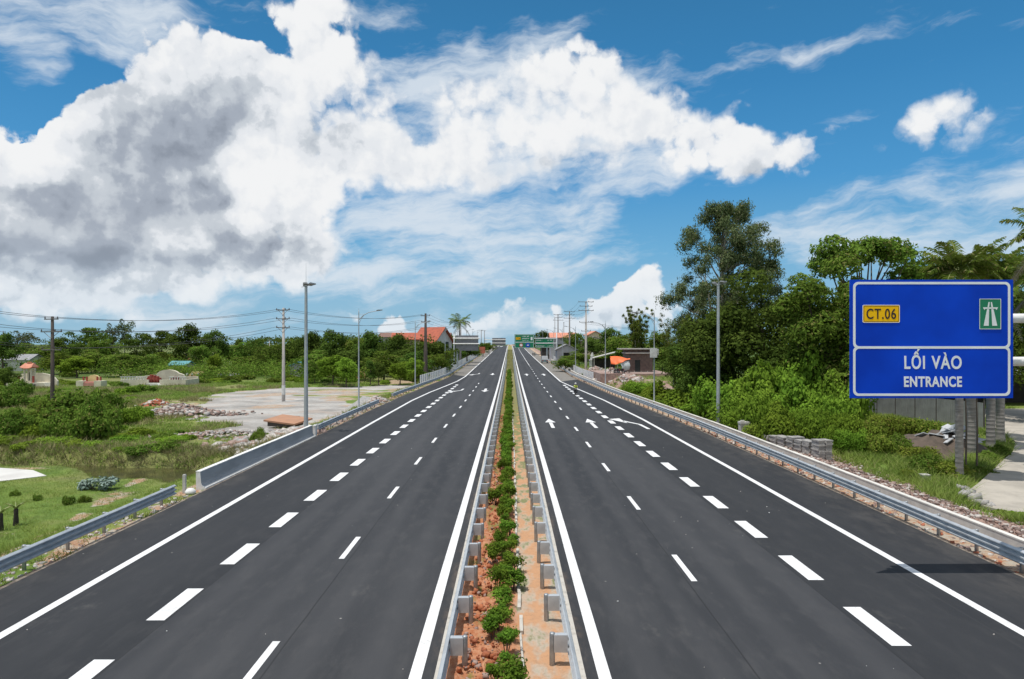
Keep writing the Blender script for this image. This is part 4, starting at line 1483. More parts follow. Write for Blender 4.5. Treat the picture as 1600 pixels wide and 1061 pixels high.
# left field shrubs
LB = [(110, 604, 66, 62, 'd'), (70, 622, 66, 40, 'd'), (150, 612, 63, 38, 'd'), (95, 640, 60, 32, 'd'), (140, 636, 59, 34, 's'), (20, 632, 62, 34, 'd'), (-6, 640, 60, 34, 'd'), (160, 600, 76, 30, 's'),
      (257, 672, 60, 20, 'd'), (408, 664, 56, 16, 'd'), (400, 672, 56, 14, 'd'), (60, 655, 60, 26, 'q'), (190, 630, 72, 24, 'q'), (215, 628, 76, 22, 'q'), (10, 600, 90, 30, 'd'), (30, 590, 110, 22, 'd')]
for (px, ty, Y_, rp, k_) in LB:
    X = Xa(px, Y_)
    h = max(.4, Za(ty, Y_) - gz(X, Y_))
    if px < 45:
        wh = 'at the left edge of the field'
    elif px < 230:
        wh = 'around the dark utility pole foot'
    elif px < 300:
        wh = 'alone in the grass before the rubble heap'
    else:
        wh = 'beside the tilted slab behind the parapet'
    lab = {'d': 'dark green bush ', 's': 'small bush ', 'q': 'low pale green bush '}[k_] + wh
    bush(k_, X, Y_, rp * Y_ / F, h, lab, 'bush', lab)
r = random.Random(5)
for i in range(90):                       # low growth on the far bank of the creek
    px, py = r.uniform(-10, 330), r.uniform(672, 722)
    X, Y = Wp(px, py, -1)
    if creek_(np.array([X]), np.array([Y]))[0] < 1.6 or X > -17.5 or poly_sd(np.array([X]), np.array([Y]), LOT)[0] > -1:
        continue
    R_ = r.uniform(.5, 1.5)
    bush(r.choice('qqsqb'), X, Y, R_, R_ * r.uniform(.4, .8), 'low bush on the far bank of the creek', 'bush', 'low bushes on the far bank of the creek')
r = random.Random(77)
n_ = 0
while n_ < 120:
    px, py = r.uniform(-20, 700), r.uniform(568, 604) if n_ < 95 else r.uniform(600, 640)
    if py > 600 and px > 230:
        continue
    if any(a < px < b and c < py < d for a, b, c, d in ((0, 90, 570, 615), (110, 170, 580, 612), (190, 300, 575, 612), (540, 640, 575, 596), (265, 300, 560, 590), (330, 380, 575, 592))):
        continue
    X, Y = Wp(px, py, -1)
    if X > xl_(Y) - 4 or Y > 240:
        continue
    k_ = r.choice('sqssqd')
    R_ = r.uniform(1.0, 2.4)
    bush(k_, X, Y, R_, R_ * r.uniform(.5, .9), 'low bush scattered among the tombs in the left field', 'bush', 'low bushes scattered over the left field')
    n_ += 1

# a few shrubs on the near lawn, a silver-leaved plant, two stumpy palms
for (px, py, k_, R_, lab) in ((105, 782, 's', .38, 'small bush on the near lawn, close to the white pad'), (57, 775, 's', .3, 'tiny brownish plant on the lawn by the pale concrete pad'),
                              (24, 768, 's', .28, 'tiny plant on the lawn nearest the left edge'), (132, 778, 's', .34, 'straggly low plant on the lawn below the silver plant')):
    X, Y = Wp(px, py, -.75)
    bush(k_, X, Y, R_, R_ * 1.5, lab, 'plant')
def silver():
    root = empty('silver_plant')
    r = random.Random(4)
    cl = [(r.uniform(-.9, .9), r.uniform(-.4, .4), r.uniform(.15, .5), .32, .32, .25) for _ in range(12)]
    leafobj('foliage', leafcloud(cl, 700, .24, 4, .5, .4, 0, .9), MATS['leaf_silver'], root)
    mb = MB()
    for c in cl[:5]:
        mb.tube([(0, 0, -.1), c[:3]], [.03, .012], 5, False)
    mb.build('stem', MATS['bark_brown'], root)
    return root
o = silver()
X, Y = Wp(152, 762, -.9)
o.location = (X, Y, gz(X, Y))
tag(o, 'silvery blue-green leafy plant at the edge of the creek', 'plant')

# ---- grass: blades as one mesh per area
def blades(pts, h, w, seed, per=5, spread=.14, lean=.75):
    r = np.random.default_rng(seed)
    n = len(pts)
    P = np.repeat(pts, per, 0) + np.concatenate([r.normal(size=(n * per, 2)) * spread, np.zeros((n * per, 1))], 1)
    a = r.random(n * per) * 2 * np.pi
    hh = np.repeat(h, per) * (.55 + .6 * r.random(n * per))
    ww = np.repeat(w, per)
    dx, dy = np.cos(a) * ww, np.sin(a) * ww
    l = r.normal(size=(n * per, 2)) * lean * hh[:, None]
    v0 = P - np.stack([dx, dy, hh * 0 + .03], 1)
    v1 = P + np.stack([dx, dy, hh * 0 - .03], 1)
    v2 = P + np.stack([l[:, 0], l[:, 1], hh], 1)
    return np.stack([v0, v1, v2], 1).reshape(-1, 3)

def scatter_grass(name, x0, x1, y0, y1, n, hf, wf, m, keep, seed, label, cat='grass'):
    r = np.random.default_rng(seed)
    x = r.uniform(x0, x1, n)
    y = y0 + (y1 - y0) * r.random(n) ** 1.35
    k = keep(x, y, r)
    x, y = x[k], y[k]
    z = ground_(x, y)
    P = np.stack([x, y, z], 1)
    v = blades(P, hf(x, y, r), wf(x, y), seed)
    me = npmesh(name, v, np.arange(len(v)), 3)
    return tag(link_mesh(name, me, m), label, cat, None, 'stuff')

def free_l(x, y):
    return (x < xl_(y) - 1.1) & (creek_(x, y) > .3) & (poly_sd(x, y, LOT) + (fbm(x, y, 5, 8) - .5) * 7 < .4) & (poly_sd(x, y, PADW) < -.1)
def lawnzone(x, y):
    return sstep(-creek_y(x) + y, -1.5, 0.5)
def creek_y(x):
    return np.interp(-x, [15, 20, 25, 30, 40, 60, 110], [45.5, 46.5, 48.5, 50.5, 52, 52, 56])
scatter_grass('short_grass', -52, -16.2, 18, 50, 46000, lambda x, y, r: .05 + .10 * fbm(x, y, 1.5, 61) + .12 * sstep(fbm(x, y, 3, 62), .58, .7), lambda x, y: .012 + y * 0,
              MATS['grass_green'], lambda x, y, r: free_l(x, y) & (y < creek_y(x)) & (r.random(len(x)) < .25 + .9 * fbm(x, y, 2, 63)), 64, 'short green grass of the near lawn before the creek')
scatter_grass('field_grass', -95, -17, 47, 150, 60000, lambda x, y, r: .20 + .55 * fbm(x, y, 5, 65) ** 2, lambda x, y: .02 + y * .0004,
              MATS['grass_green'], lambda x, y, r: free_l(x, y) & (y > creek_y(x)) & (fbm(x, y, 7, 66) > .36), 67, 'green field grass beyond the creek')
scatter_grass('dry_grass', -95, -17, 47, 140, 30000, lambda x, y, r: .35 + .6 * fbm(x, y, 5, 68), lambda x, y: .018 + y * .0003,
              MATS['grass_dry'], lambda x, y, r: free_l(x, y) & (y > creek_y(x)) & ((fbm(x, y, 6, 69) > .55) | (creek_(x, y) < 4.5)), 70, 'dry yellowish grass patches in the left field')
scatter_grass('creek_reeds', -75, -16.5, 46, 62, 17000, lambda x, y, r: .22 + .55 * fbm(x, y, 2.2, 71) ** 1.3, lambda x, y: .02 + y * 0,
              MATS['reed_brown'], lambda x, y, r: free_l(x, y) & (y > creek_y(x)) & (creek_(x, y) < 2.0 + 2.2 * fbm(x, y, 4, 89)) & (fbm(x, y, 1.6, 88) > .42), 72, 'brownish dry reeds hanging over the far creek bank')
def free_r(x, y):
    return (x > xr_(y) + 4.2 + 2.6 * fbm(x, y, 2.5, 95) * (y < 46)) & (poly_sd(x, y, DRIVE) < -.2)
scatter_grass('bank_grass', 19.5, 62, 30, 84, 52000, lambda x, y, r: .25 + .8 * fbm(x, y, 3, 73) ** 1.5, lambda x, y: .018 + y * .0003,
              MATS['grass_green'], lambda x, y, r: free_r(x, y) & (fbm(x, y, 3, 74) > .40), 75, 'tall green grass on the bank behind the right wall')
scatter_grass('far_bank_grass', 16, 60, 84, 200, 14000, lambda x, y, r: .3 + .6 * fbm(x, y, 3, 76), lambda x, y: .05 + y * 0,
              MATS['grass_green'], lambda x, y, r: (x > xr_(y) + 2.6) & (fbm(x, y, 5, 77) > .42), 78, 'green weeds on the far right embankment')
scatter_grass('verge_weeds', -18.2, -15.7, 10, 150, 2600, lambda x, y, r: .10 + .22 * fbm(x, y, 1.2, 79), lambda x, y: .014 + y * .0002,
              MATS['grass_green'], lambda x, y, r: (x < xl_(y) - .12) & (x > xl_(y) - 1.6) & ((y < 34) | (y > 56)) & (fbm(x, y, 1.5, 80) > .45), 81, 'weeds growing under the left guardrails')
scatter_grass('median_weeds', .35, 1.3, 17, 165, 2400, lambda x, y, r: .06 + .16 * fbm(x, y, 1.0, 82), lambda x, y: .012 + y * .0003,
              MATS['grass_green'], lambda x, y, r: fbm(x * .6, y * .4, 1.3, 83) > .54, 84, 'sparse weeds along the right side of the median soil')
qn = 9000
rg = np.random.default_rng(85)
gxm = rg.uniform(-1.3, 1.3, qn)
gym = rg.uniform(163, 420, qn)
v = blades(np.stack([gxm, gym, rz_(gym)], 1), .25 + .3 * rg.random(qn), np.full(qn, .06), 86, per=3)
tag(link_mesh('median_dry_grass', npmesh('median_dry_grass', v, np.arange(len(v)), 3), MATS['grass_dry']), 'yellowish dry grass filling the far median', 'grass', None, 'stuff')

# ---- hedge bushes in the median
def hedge(seed, n=620):
    def f():
        r = random.Random(seed)
        root = empty('hedge_bush')
        cl = []
        for i in range(7):
            a = r.uniform(0, 6.28)
            k = r.uniform(.1, .2)
            cl.append((math.cos(a) * k, math.sin(a) * k, r.uniform(.28, .55), .15, .15, .14))
        mb = MB()
        for c in cl[:5]:
            mb.tube([(c[0] * .1, c[1] * .1, -.05), (c[0] * .6, c[1] * .6, c[2] * .6), c[:3]], [.016, .011, .005], 5, False)
        mb.build('stem', MATS['bark_brown'], root)
        leafobj('foliage', leafcloud(cl, n, .062, seed, .6, .35, 0, .7), MATS['leaf_hedge'], root)
        return root
    return f
HP = [hedge(200 + i, 1150) for i in range(6)]
r = random.Random(9)
y = 11.2
cnt = 0
while y < 168 and cnt < 292:
    side = r.random()
    x = -.18 + r.uniform(-.13, .13)
    if y < 26:
        xs = [x - .24, x + .22] if side < .6 else [x]
    else:
        xs = [x] if side < .8 else [x - .2, x + .18]
    for xx in xs:
        s = r.uniform(.72, 1.28) * (1.0 if y < 60 else 1.1)
        if cnt in (40,):
            xx, s = -.72, 1.3
        i = r.randrange(6)
        yy = y + r.uniform(-.12, .12)
        if y < 24:
            lab = 'round green hedge bush in the nearest stretch of the median'
        elif y < 60:
            lab = 'green hedge bush in the middle stretch of the median'
        else:
            lab = 'small distant hedge bush in the far stretch of the median'
        put('H%d' % i, HP[i], (xx, yy, float(rz_(yy)) + .0), r.uniform(0, 6.28), (s, s, s * r.uniform(.85, 1.2)), lab, 'hedge bush', lab.replace('bush', 'bushes'))
        cnt += 1
    y += r.uniform(.60, .86) if y < 30 else (r.uniform(.5, .72) if y < 70 else r.uniform(.6, .85))

# a weed tuft at the edge of the left carriageway against the kerb
bush('q', -1.72, 21.0, .22, .30, 'lone weed sprouting against the left median kerb', 'plant')

# ---- palms
def frond(mb_l, mb_r, base, az_, L_, rise, droopf, nleaf, ll, r, w=.05):
    pts = []
    for j in range(9):
        f = j / 8
        d = L_ * f
        pts.append(Vector((base[0] + math.cos(az_) * d * (1 - .18 * f), base[1] + math.sin(az_) * d * (1 - .18 * f), base[2] + rise * d - droopf * L_ * f ** 2.2)))
    mb_r.tube(pts, [.05, .045, .04, .034, .028, .022, .016, .01, .005], 5, False)
    s = Vector((-math.sin(az_), math.cos(az_), 0))
    for j in range(nleaf):
        f = .14 + .85 * j / nleaf
        i = min(7, int(f * 8))
        p = pts[i].lerp(pts[i + 1], f * 8 - i)
        t = (pts[i + 1] - pts[i]).normalized()
        ln = ll * (math.sin(math.pi * min(1, f * .9 + .12)) * .8 + .25) * r.uniform(.85, 1.1)
        for sg in (-1, 1):
            d = (s * sg * .85 + t * .55 + Vector((0, 0, r.uniform(-.15, .30)))).normalized()
            q1 = p + d * ln * .55
            q2 = p + d * ln * .95 + Vector((0, 0, -.35 * ln))
            wv = t * w * .5
            mb_l.add([p - wv, p + wv, q1 + wv, q1 - wv], [(0, 1, 2, 3)])
            mb_l.add([q1 - wv, q1 + wv, q2], [(0, 1, 2)])

def palm(name, H, tr, nf, L_, seed, ringed=True, dead=0, ll=.75, bulge=1.12, shaft=1.3):
    r = random.Random(seed)
    root = empty(name)
    mb = MB()
    prof = [(tr * 1.5, -.3), (tr * 1.4, 0), (tr * 1.15, .4)]
    z = .8
    while z < H - shaft:
        f = z / (H - shaft)
        rr_ = tr * (1 + (bulge - 1) * math.sin(f * 3.14) - .25 * f)
        prof += [(rr_, z), (rr_ * (1.05 if ringed else 1.0), z + .05), (rr_ * .985, z + .09)]
        z += .30
    rr_ = tr * .75
    mb.lathe(prof, n=12)
    mb.build('trunk', MATS['palm_bark'], root)
    mb = MB()
    mb.lathe([(rr_, H - shaft - .1), (rr_ * 1.15, H - shaft + .25), (rr_ * .9, H - .3), (rr_ * .45, H + .1)], n=10)
    mb.build('crownshaft', mat('palm_shaft', (.12, .20, .05), (.20, .22, .08), 3, .5), root)
    ml, mr = MB(), MB()
    for i in range(nf):
        a = i * 2.399 + r.uniform(-.2, .2)
        k = i / nf
        frond(ml, mr, (0, 0, H - .1), a, L_ * r.uniform(.85, 1.08), 1.05 - .95 * k + r.uniform(-.1, .1), .35 + .35 * k, 34, ll, r, .085)
    mr.build('frond_stalk', mat('palm_stalk', (.16, .22, .05), (.25, .25, .1), 3, .6), root)
    ml.build('frond', MATS['leaf_palm'], root, recalc=False)
    if dead:
        ml, mr = MB(), MB()
        for i in range(dead):
            a = i * 2.1 + .4
            frond(ml, mr, (0, 0, H - .5), a, L_ * .95, -.55 - .5 * (i % 3), .35, 30, ll * .9, r, .07)
        mr.build('dead_stalk', MATS['bark_pale'], root)
        ml.build('dead_frond', MATS['leaf_dead'], root, recalc=False)
    return root
GP = 'palms beside the driveway'
for (px, Y_, H, tr, nf, L_, sd, dead, lab) in (
    (1499, 40.0, 12.3, .21, 26, 2.9, 1, 3, 'nearest palm with a slim pale trunk coming down below the blue sign'),
    (1517, 47.0, 12.8, .31, 26, 3.2, 2, 2, 'thick ringed palm trunk second from the left under the blue sign'),
    (1548, 51.5, 13.2, .30, 24, 3.4, 3, 3, 'third palm from the left under the blue sign'),
    (1563, 56.0, 13.6, .30, 22, 3.4, 4, 2, 'rightmost palm trunk visible under the blue sign'),
    (1624, 44.0, 12.4, .26, 18, 3.4, 5, 12, 'palm at the right edge with many hanging dead grey fronds'),
    (1640, 40.0, 14.6, .26, 14, 3.0, 6, 1, 'tall palm just outside the right edge, a frond tip showing')):
    at(palm('palm_tree', H, tr, nf, L_, sd, True, dead), px, Y_, sd * 1.3, lab, 'palm tree', GP)
for (px, H, lab) in ((1509, 5.5, 'thin bare stem just right of the nearest palm trunk'), (1526, 6.0, 'thin bare stem just right of the thick palm trunk')):
    X = Xa(px, 42.5)
    root = empty('thin_stem_plant', (X, 42.5, gz(X, 42.5)), 0, lab, 'sapling')
    mb = MB()
    mb.tube([(0, 0, -.2), (.05, 0, 2.5), (0, .05, H)], [.06, .05, .035], 7)
    mb.build('stem', MATS['bark_brown'], root)
    leafobj('foliage', leafcloud([(0, 0, H, .5, .5, .6), (.2, .1, H * .9, .35, .35, .3)], 260, .16, 3), MATS['leaf_mid'], root)
# coconut palm by the far left house
X = Xa(718, 205)
o = palm('coconut_palm', 13.0, .22, 16, 4.6, 9, False, 2, 1.3)
o.location = (X, 205, gz(X, 205))
tag(o, 'tall coconut palm beside the tiled house behind the large sign', 'palm tree')
# two stumpy young palms on the near lawn
for (px, py, lab) in ((25, 817, 'stumpy young palm on the near lawn, the right one of two'), (1, 826, 'stumpy young palm on the near lawn, cut by the left edge')):
    X, Y = Wp(px, py, -.7)
    root = empty('young_palm', (X, Y, gz(X, Y)), 0, lab, 'palm tree')
    mb = MB()
    mb.lathe([(.10, -.1), (.12, .05), (.09, .5), (.095, .72), (.05, .8)], n=9)
    mb.build('trunk', mat('stump_bark', (.035, .028, .022), (.06, .05, .04), 8, .9, bump=.6), root)
    ml, mr = MB(), MB()
    rr2 = random.Random(3)
    for i in range(6):
        frond(ml, mr, (0, 0, .78), i * 1.2 + px, .55, .9, .5, 9, .16, rr2, .02)
    mr.build('frond_stalk', MATS['palm_stalk'], root)
    ml.build('frond', MATS['leaf_palm'], root, recalc=False)

# ================================================================ poles, lamps, wires
mat('lamp_steel', (.46, .49, .50), (.38, .41, .43), 2, .5, .35)
mat('lamp_head', (.30, .32, .33), (.2, .21, .22), 4, .5, .3)
mat('lamp_glass', (.55, .56, .55), (.45, .46, .46), 6, .25)
mat('pole_concrete', (.46, .43, .40), (.34, .31, .29), 1.8, .9, bump=.2, mul=(1, 1, .4))
mat('pole_dark', (.070, .055, .046), (.045, .036, .031), 2.0, .9, bump=.3, mul=(1, 1, .3))
mat('crossarm', (.22, .20, .19), (.14, .13, .12), 4, .6, .3)
mat('insulator', (.10, .07, .06), (.2, .15, .13), 8, .25)
mat('wire', (.06, .06, .065), (.04, .04, .04), 2, .6)

def lamp(name='street_lamp', H=11.3, arm=2.1):
    """pole with one bracket arm towards +x"""
    def f():
        root = empty(name)
        mb = MB()
        mb.box((0, 0, .02), (.42, .42, .05))
        mb.lathe([(.13, 0), (.12, .4), (.10, .45), (.085, 4), (.065, 8), (.05, H - .3), (.045, H), (.0, H + .02)], n=10)
        mb.tube([(0, 0, H), (0, 0, H + .28)], [.02, .006], 5)
        mb.build('pole', MATS['lamp_steel'], root)
        mb = MB()
        mb.tube([(0, 0, H - 1.05), (.5, 0, H - .55), (1.1, 0, H - .22), (arm, 0, H - .02)], [.05, .045, .04, .035], 8)
        mb.tube([(0, 0, H - .45), (.35, 0, H - .42), (.75, 0, H - .40)], [.022, .02, .018], 6)
        mb.tube([(0, 0, H - 1.5), (.25, 0, H - 1.0), (.6, 0, H - .5)], [.022, .02, .018], 6)
        mb.build('arm', MATS['lamp_steel'], root)
        mb = MB()
        mb.prism([(arm - .1, H - .08), (arm + .55, H + .03), (arm + .62, H + .06), (arm + .55, H + .10), (arm + .1, H + .10), (arm - .1, H + .03)], -.13, .13)
        hd = mb.build('lamp_head', MATS['lamp_head'], root)
        mb = MB()
        mb.add([(arm + .12, -.10, H - .055), (arm + .5, -.10, H + .01), (arm + .5, .10, H + .01), (arm + .12, .10, H - .055)], [(0, 1, 2, 3)])
        mb.build('glass', MATS['lamp_glass'], hd, recalc=False)
        return root
    return f

ordn = ['nearest', 'second nearest', 'third nearest', 'fourth nearest', 'fifth', 'sixth', 'seventh', 'eighth', 'ninth']
for i, Y in enumerate((77.0, 116, 159, 197, 236, 275, 314)):
    X = float(xl_(Y)) - (1.35 if i < 2 else 1.9)
    put('lamp', lamp(), (X, Y, gz(X, Y) if Y < 130 else float(rz_(Y)) - .1), 0, 1, ordn[i] + ' of the grey street lamps with a single arm along the left guardrail', 'street lamp', 'street lamps on the left side')
for i, Y in enumerate((83.0, 117.5, 160, 200, 240, 280, 320)):
    X = float(xr_(Y)) + 1.95
    put('lamp', lamp(), (X, Y, gz(X, Y) if Y < 110 else float(rz_(Y)) - .1), math.pi, 1, ordn[i] + ' of the grey street lamps with a single arm along the right wall', 'street lamp', 'street lamps on the right side')
# white box panel on the nearest right lamp
X = float(xr_(83.0)) + 1.95
mb = MB()
mb.box((0, 0, 0), (.85, .16, 1.15))
mb.box((.12, .12, .1), (1.0, .10, .75))
mb.box((0, -.083, 0), (.62, .008, .9))
o = mb.build('notice_box', MATS['parapet_white'], None, (X - .12, 82.8, 6.4))
tag(o, 'white box panel hanging high on the nearest right street lamp', 'panel')

def mast(H):
    root = empty('floodlight_mast')
    mb = MB()
    mb.box((0, 0, .03), (.6, .6, .06))
    mb.lathe([(.19, 0), (.17, 2.5), (.145, 7), (.12, H - .2), (.115, H)], n=12)
    mb.build('pole', MATS['lamp_steel'], root)
    mb = MB()
    mb.tube([(0, 0, H), (0, 0, H + 1.9)], [.018, .005], 5)
    mb.build('lightning_rod', MATS['lamp_steel'], root)
    mb = MB()
    for a, b in (((-.35, -.1, H - .15), (.55, -.1, H + .05)), ((0, -.45, H - .1), (0, .45, H - .1)), ((.25, -.4, H), (.25, .4, H))):
        mb.tube([a, b], .025, 6)
    mb.build('bracket', MATS['lamp_head'], root)
    for (x, y, rz0) in ((.45, -.28, -.5), (.55, .22, .4), (.1, -.5, -1.4), (-.2, .42, 1.9)):
        mb = MB()
        T = Matrix.Rotation(rz0, 3, 'Z') @ Matrix.Rotation(-.35, 3, 'Y')
        mb.box((x, y, H + .08), (.42, .36, .10), tilt=T)
        mb.box((x, y, H + .15), (.22, .2, .08), tilt=T)
        fl = mb.build('floodlight', MATS['lamp_head'], root)
    return root
o = mast(12.4)
o.location = (-17.15, 57.4, 0)
tag(o, 'tall grey floodlight mast behind the far end of the concrete parapet', 'floodlight mast')
o = mast(13.0)
o.location = (18.75, 61.5, -.1)
tag(o, 'tall grey floodlight mast behind the right wall in front of the eucalyptus', 'floodlight mast')

def ins(mb, x, y, z, k=1.0):
    mb.lathe([(.02, 0), (.07 * k, .04), (.03, .08), (.075 * k, .12), (.03, .17), (.05 * k, .2), (.0, .24)], (x, y, z), 8)

def power_pole(name, H, rb, rt_, arms, m, rz0, loc, label, white_base=False):
    """arms: (z, half length, 'b' for braces)"""
    root = empty(name, loc, rz0, label, 'utility pole')
    mb = MB()
    mb.lathe([(rb, -.5), (rb, 0), (rt_, H), (0, H + .02)], n=12)
    mb.build('pole', MATS[m], root)
    for (z, hl, br) in arms:
        mb = MB()
        mb.box((0, -.14, z), (2 * hl, .10, .12))
        if br:
            mb.tube([(-hl * .75, -.14, z), (0, -.16, z - .75)], .03, 5)
            mb.tube([(hl * .75, -.14, z), (0, -.16, z - .75)], .03, 5)
        am = mb.build('crossarm', MATS['crossarm'], root)
        mi = MB()
        for x in (-hl + .08, hl - .08) + ((hl * .35,) if hl > 1.1 else ()):
            ins(mi, x, -.14, z + .06, 1.3)
        mi.build('insulator', MATS['insulator'], am)
    if white_base:
        mb = MB()
        mb.lathe([(rb + .012, 1.0), (rb - .0, 2.4)], n=12)
        mb.build('painted_band', MATS['parapet_white'], root)
    return root

pA = (Xa(82, 76), 76.0)
pB = (Xa(443, 101), 101.0)
pC = (Xa(665, 141), 141.0)
power_pole('utility_pole', 11.6, .24, .15, [(11.3, .95, False), (8.9, 0.0001, False)][:1] + [(9.9, 1.45, True), (7.9, 1.35, False)], 'pole_dark', -.25, (*pA, gz(*pA)), 'dark wooden looking utility pole rising from bushes in the left field')
power_pole('power_pole', 13.8, .26, .15, [(13.5, 1.15, True), (12.2, 1.15, True), (10.9, 1.15, True)], 'pole_concrete', -.3, (*pB, gz(*pB)), 'pale concrete power pole with three crossarms on the gravel lot', True)
power_pole('power_pole', 14.4, .52, .20, [(13.9, 1.0, False), (12.6, .9, False)], 'pole_dark', -.2, (*pC, gz(*pC) - .2), 'thick dark concrete power pole beside the start of the white fence')
RP = [(18.9, 170, 16.8), (19.6, 225, 17.0), (18.4, 262, 17.5)]
for (X, Y, H), w in zip(RP, ('nearest and tallest', 'middle', 'farthest')):
    power_pole('power_pole', H, .34, .16, [(H - .15, 1.9 if Y < 200 else 1.7, False), (H - 1.2, 1.6, False), (H - 2.3, 1.9, False), (H - 5.2, 1.7, False), (H - 7.4, 1.2, False)][:(5 if Y < 200 else 3)],
               'pole_concrete' if Y < 200 else 'crossarm', .1, (X, Y, gz(X, Y)), w + ' of three multi armed power poles behind the right embankment')
power_pole('utility_pole', 11, .18, .12, [(10.6, 1.6, False)], 'pole_concrete', 0, (Xa(421, 262), 262, gz(Xa(421, 262), 262)), 'small far pole showing above the treeline right of the concrete pole')
for i, (px, Y, H, lab) in enumerate(((752, 330, 12, 'thin far pole between the two signs seen from behind, left one'), (757, 370, 12, 'thin far pole between the two signs seen from behind, right one'),
                                (867, 380, 20, 'slim dark far mast above the green sign, left one'), (881, 350, 17, 'slim dark far mast above the orange roof'), (5, 240, 13, 'thin far pole at the left edge above the trees'), (720, 215, 14, 'far pole behind the large sign beside the coconut palm'))):
    X = Xa(px, Y)
    power_pole('far_pole', H, .22, .14, [(H - .3, .9, False)] if i in (0, 1, 4, 5) else [(H - .2, .25, False)], 'crossarm', 0, (X, Y, gz(X, Y)), lab)

def wire(p0, p1, sag, label, group, rad=.022):
    pts = []
    for i in range(15):
        f = i / 14
        p = Vector(p0).lerp(Vector(p1), f)
        p.z -= sag * 4 * f * (1 - f)
        pts.append(p)
    mb = MB()
    mb.tube(pts, rad, 4, False)
    o = mb.build('overhead_wire', MATS['wire'], recalc=False)
    tag(o, label, 'wire', group)
zA, zB, zC = gz(*pA), gz(*pB), gz(*pC)
pL = (Xa(-260, 60), 60.0)
for k, (ha, hb, off) in enumerate(((11.5, 13.6, -.8), (11.5, 13.6, .8), (10.1, 12.3, -1.2), (10.1, 12.3, 1.2), (8.1, 11.0, -1.1), (8.1, 11.0, 1.1))):
    hgt = ('topmost pair', 'middle pair', 'lowest pair')[k // 2]
    lr = ('left', 'right')[k % 2]
    wire((pL[0] + off, pL[1], 13.2 - k // 2 * 1.4), (pA[0] + off, pA[1], zA + ha), .55, '%s wire of the %s running left from the dark pole out of view' % (lr, hgt), 'wires left of the dark pole')
    wire((pA[0] + off, pA[1], zA + ha), (pB[0] + off, pB[1], zB + hb), .9, '%s wire of the %s sagging from dark pole to concrete pole' % (lr, hgt), 'wires from the dark pole to the concrete pole')
    wire((pB[0] + off, pB[1], zB + hb), (pC[0] + off * .8, pC[1], zC + (14.0 if k < 2 else 12.8 if k < 4 else 11.4)), 1.1, '%s wire of the %s between concrete pole and roadside pole' % (lr, hgt), 'wires from the concrete pole to the roadside pole')
for k, (h0, off) in enumerate(((14.0, -.8), (14.0, .8), (12.7, -.8), (12.7, .8))):
    wire((pC[0] + off, pC[1], zC + h0), (Xa(720, 215) + off * .8, 215, 14.5 - (k // 2)), 1.0, '%s wire of the %s passing before the tiled house' % (('left', 'right')[k % 2], 'upper pair' if k < 2 else 'lower pair'), 'wires passing before the tiled house')
for k, (dz, off) in enumerate(((0, -1.7), (0, 1.7), (-1.1, -1.5), (-1.1, 1.5), (-2.2, 1.7))):
    for (a, b) in ((0, 1), (1, 2)):
        A_, B_ = RP[a], RP[b]
        wire((A_[0] + off, A_[1], gz(A_[0], A_[1]) + A_[2] + dz), (B_[0] + off, B_[1], gz(B_[0], B_[1]) + B_[2] + dz), .8,
             '%s overhead wire between the %s two right power poles' % (('top left', 'top right', 'second level left', 'second level right', 'lowest')[k], 'nearer' if a == 0 else 'farther'), 'wires between the right power poles')
for off in (-1.2, 1.2):
    wire((18.9 + off, 170, gz(18.9, 170) + 11.4), (60 + off, 150, 9.5), 1.0, '%s overhead wire running right from the tallest right pole' % ('nearer' if off < 0 else 'farther'), 'wires running right from the tallest right pole')

# ================================================================ signs
def plain(name, col, rough=.45, spec=.5, c2=None, scale=1.2):
    return mat(name, col, c2 or tuple(c * .9 for c in col), scale, rough, spec=spec)
m, t, o_ = newmat('sign_blue')
v = tobj(t)
c = tmix(t, tramp(t, tnoise(t, v, .55, 3, .5), .3, .7), (.002, .066, .66), (.0015, .046, .50))
sx = nadd(t, 'ShaderNodeSeparateXYZ')
t.links.new(v, sx.inputs[0])
c = tmix(t, tmath(t, 'MULTIPLY', tramp(t, tnoise(t, v, 1.0, 6, .8, (6, 1, .5)), .58, .8), .12), c, (.10, .16, .5))
tprin(t, o_, c, .5, 0, None, .12)
MATS['sign_blue'] = m
plain('sign_white', (.90, .92, .93))
plain('sign_yellow', (1.0, .56, .005), .5, .15, c2=(.97, .53, .005))
plain('sign_black', (.03, .012, .01))
plain('sign_green', (.003, .22, .10))
plain('sign_redring', (.6, .03, .03))
plain('sign_circle_blue', (.01, .07, .5))
mat('sign_back', (.27, .27, .285), (.21, .21, .225), .8, .55, .3)

def text_mesh(s, size, bold=0.0, width=None, depth=.004):
    cu = bpy.data.curves.new('lettering', 'FONT')
    cu.body = s
    cu.size = size
    cu.offset = bold
    cu.extrude = depth
    cu.align_x = 'LEFT'
    cu.space_character = 1.12
    cu.space_word = 1.25
    ob = bpy.data.objects.new('lettering', cu)
    COL.objects.link(ob)
    dg = bpy.context.evaluated_depsgraph_get()
    me = bpy.data.meshes.new_from_object(ob.evaluated_get(dg))
    bpy.data.objects.remove(ob)
    bpy.data.curves.remove(cu)
    v = np.zeros(len(me.vertices) * 3, dtype=np.float32)
    me.vertices.foreach_get('co', v)
    v = v.reshape(-1, 3)
    return me, v

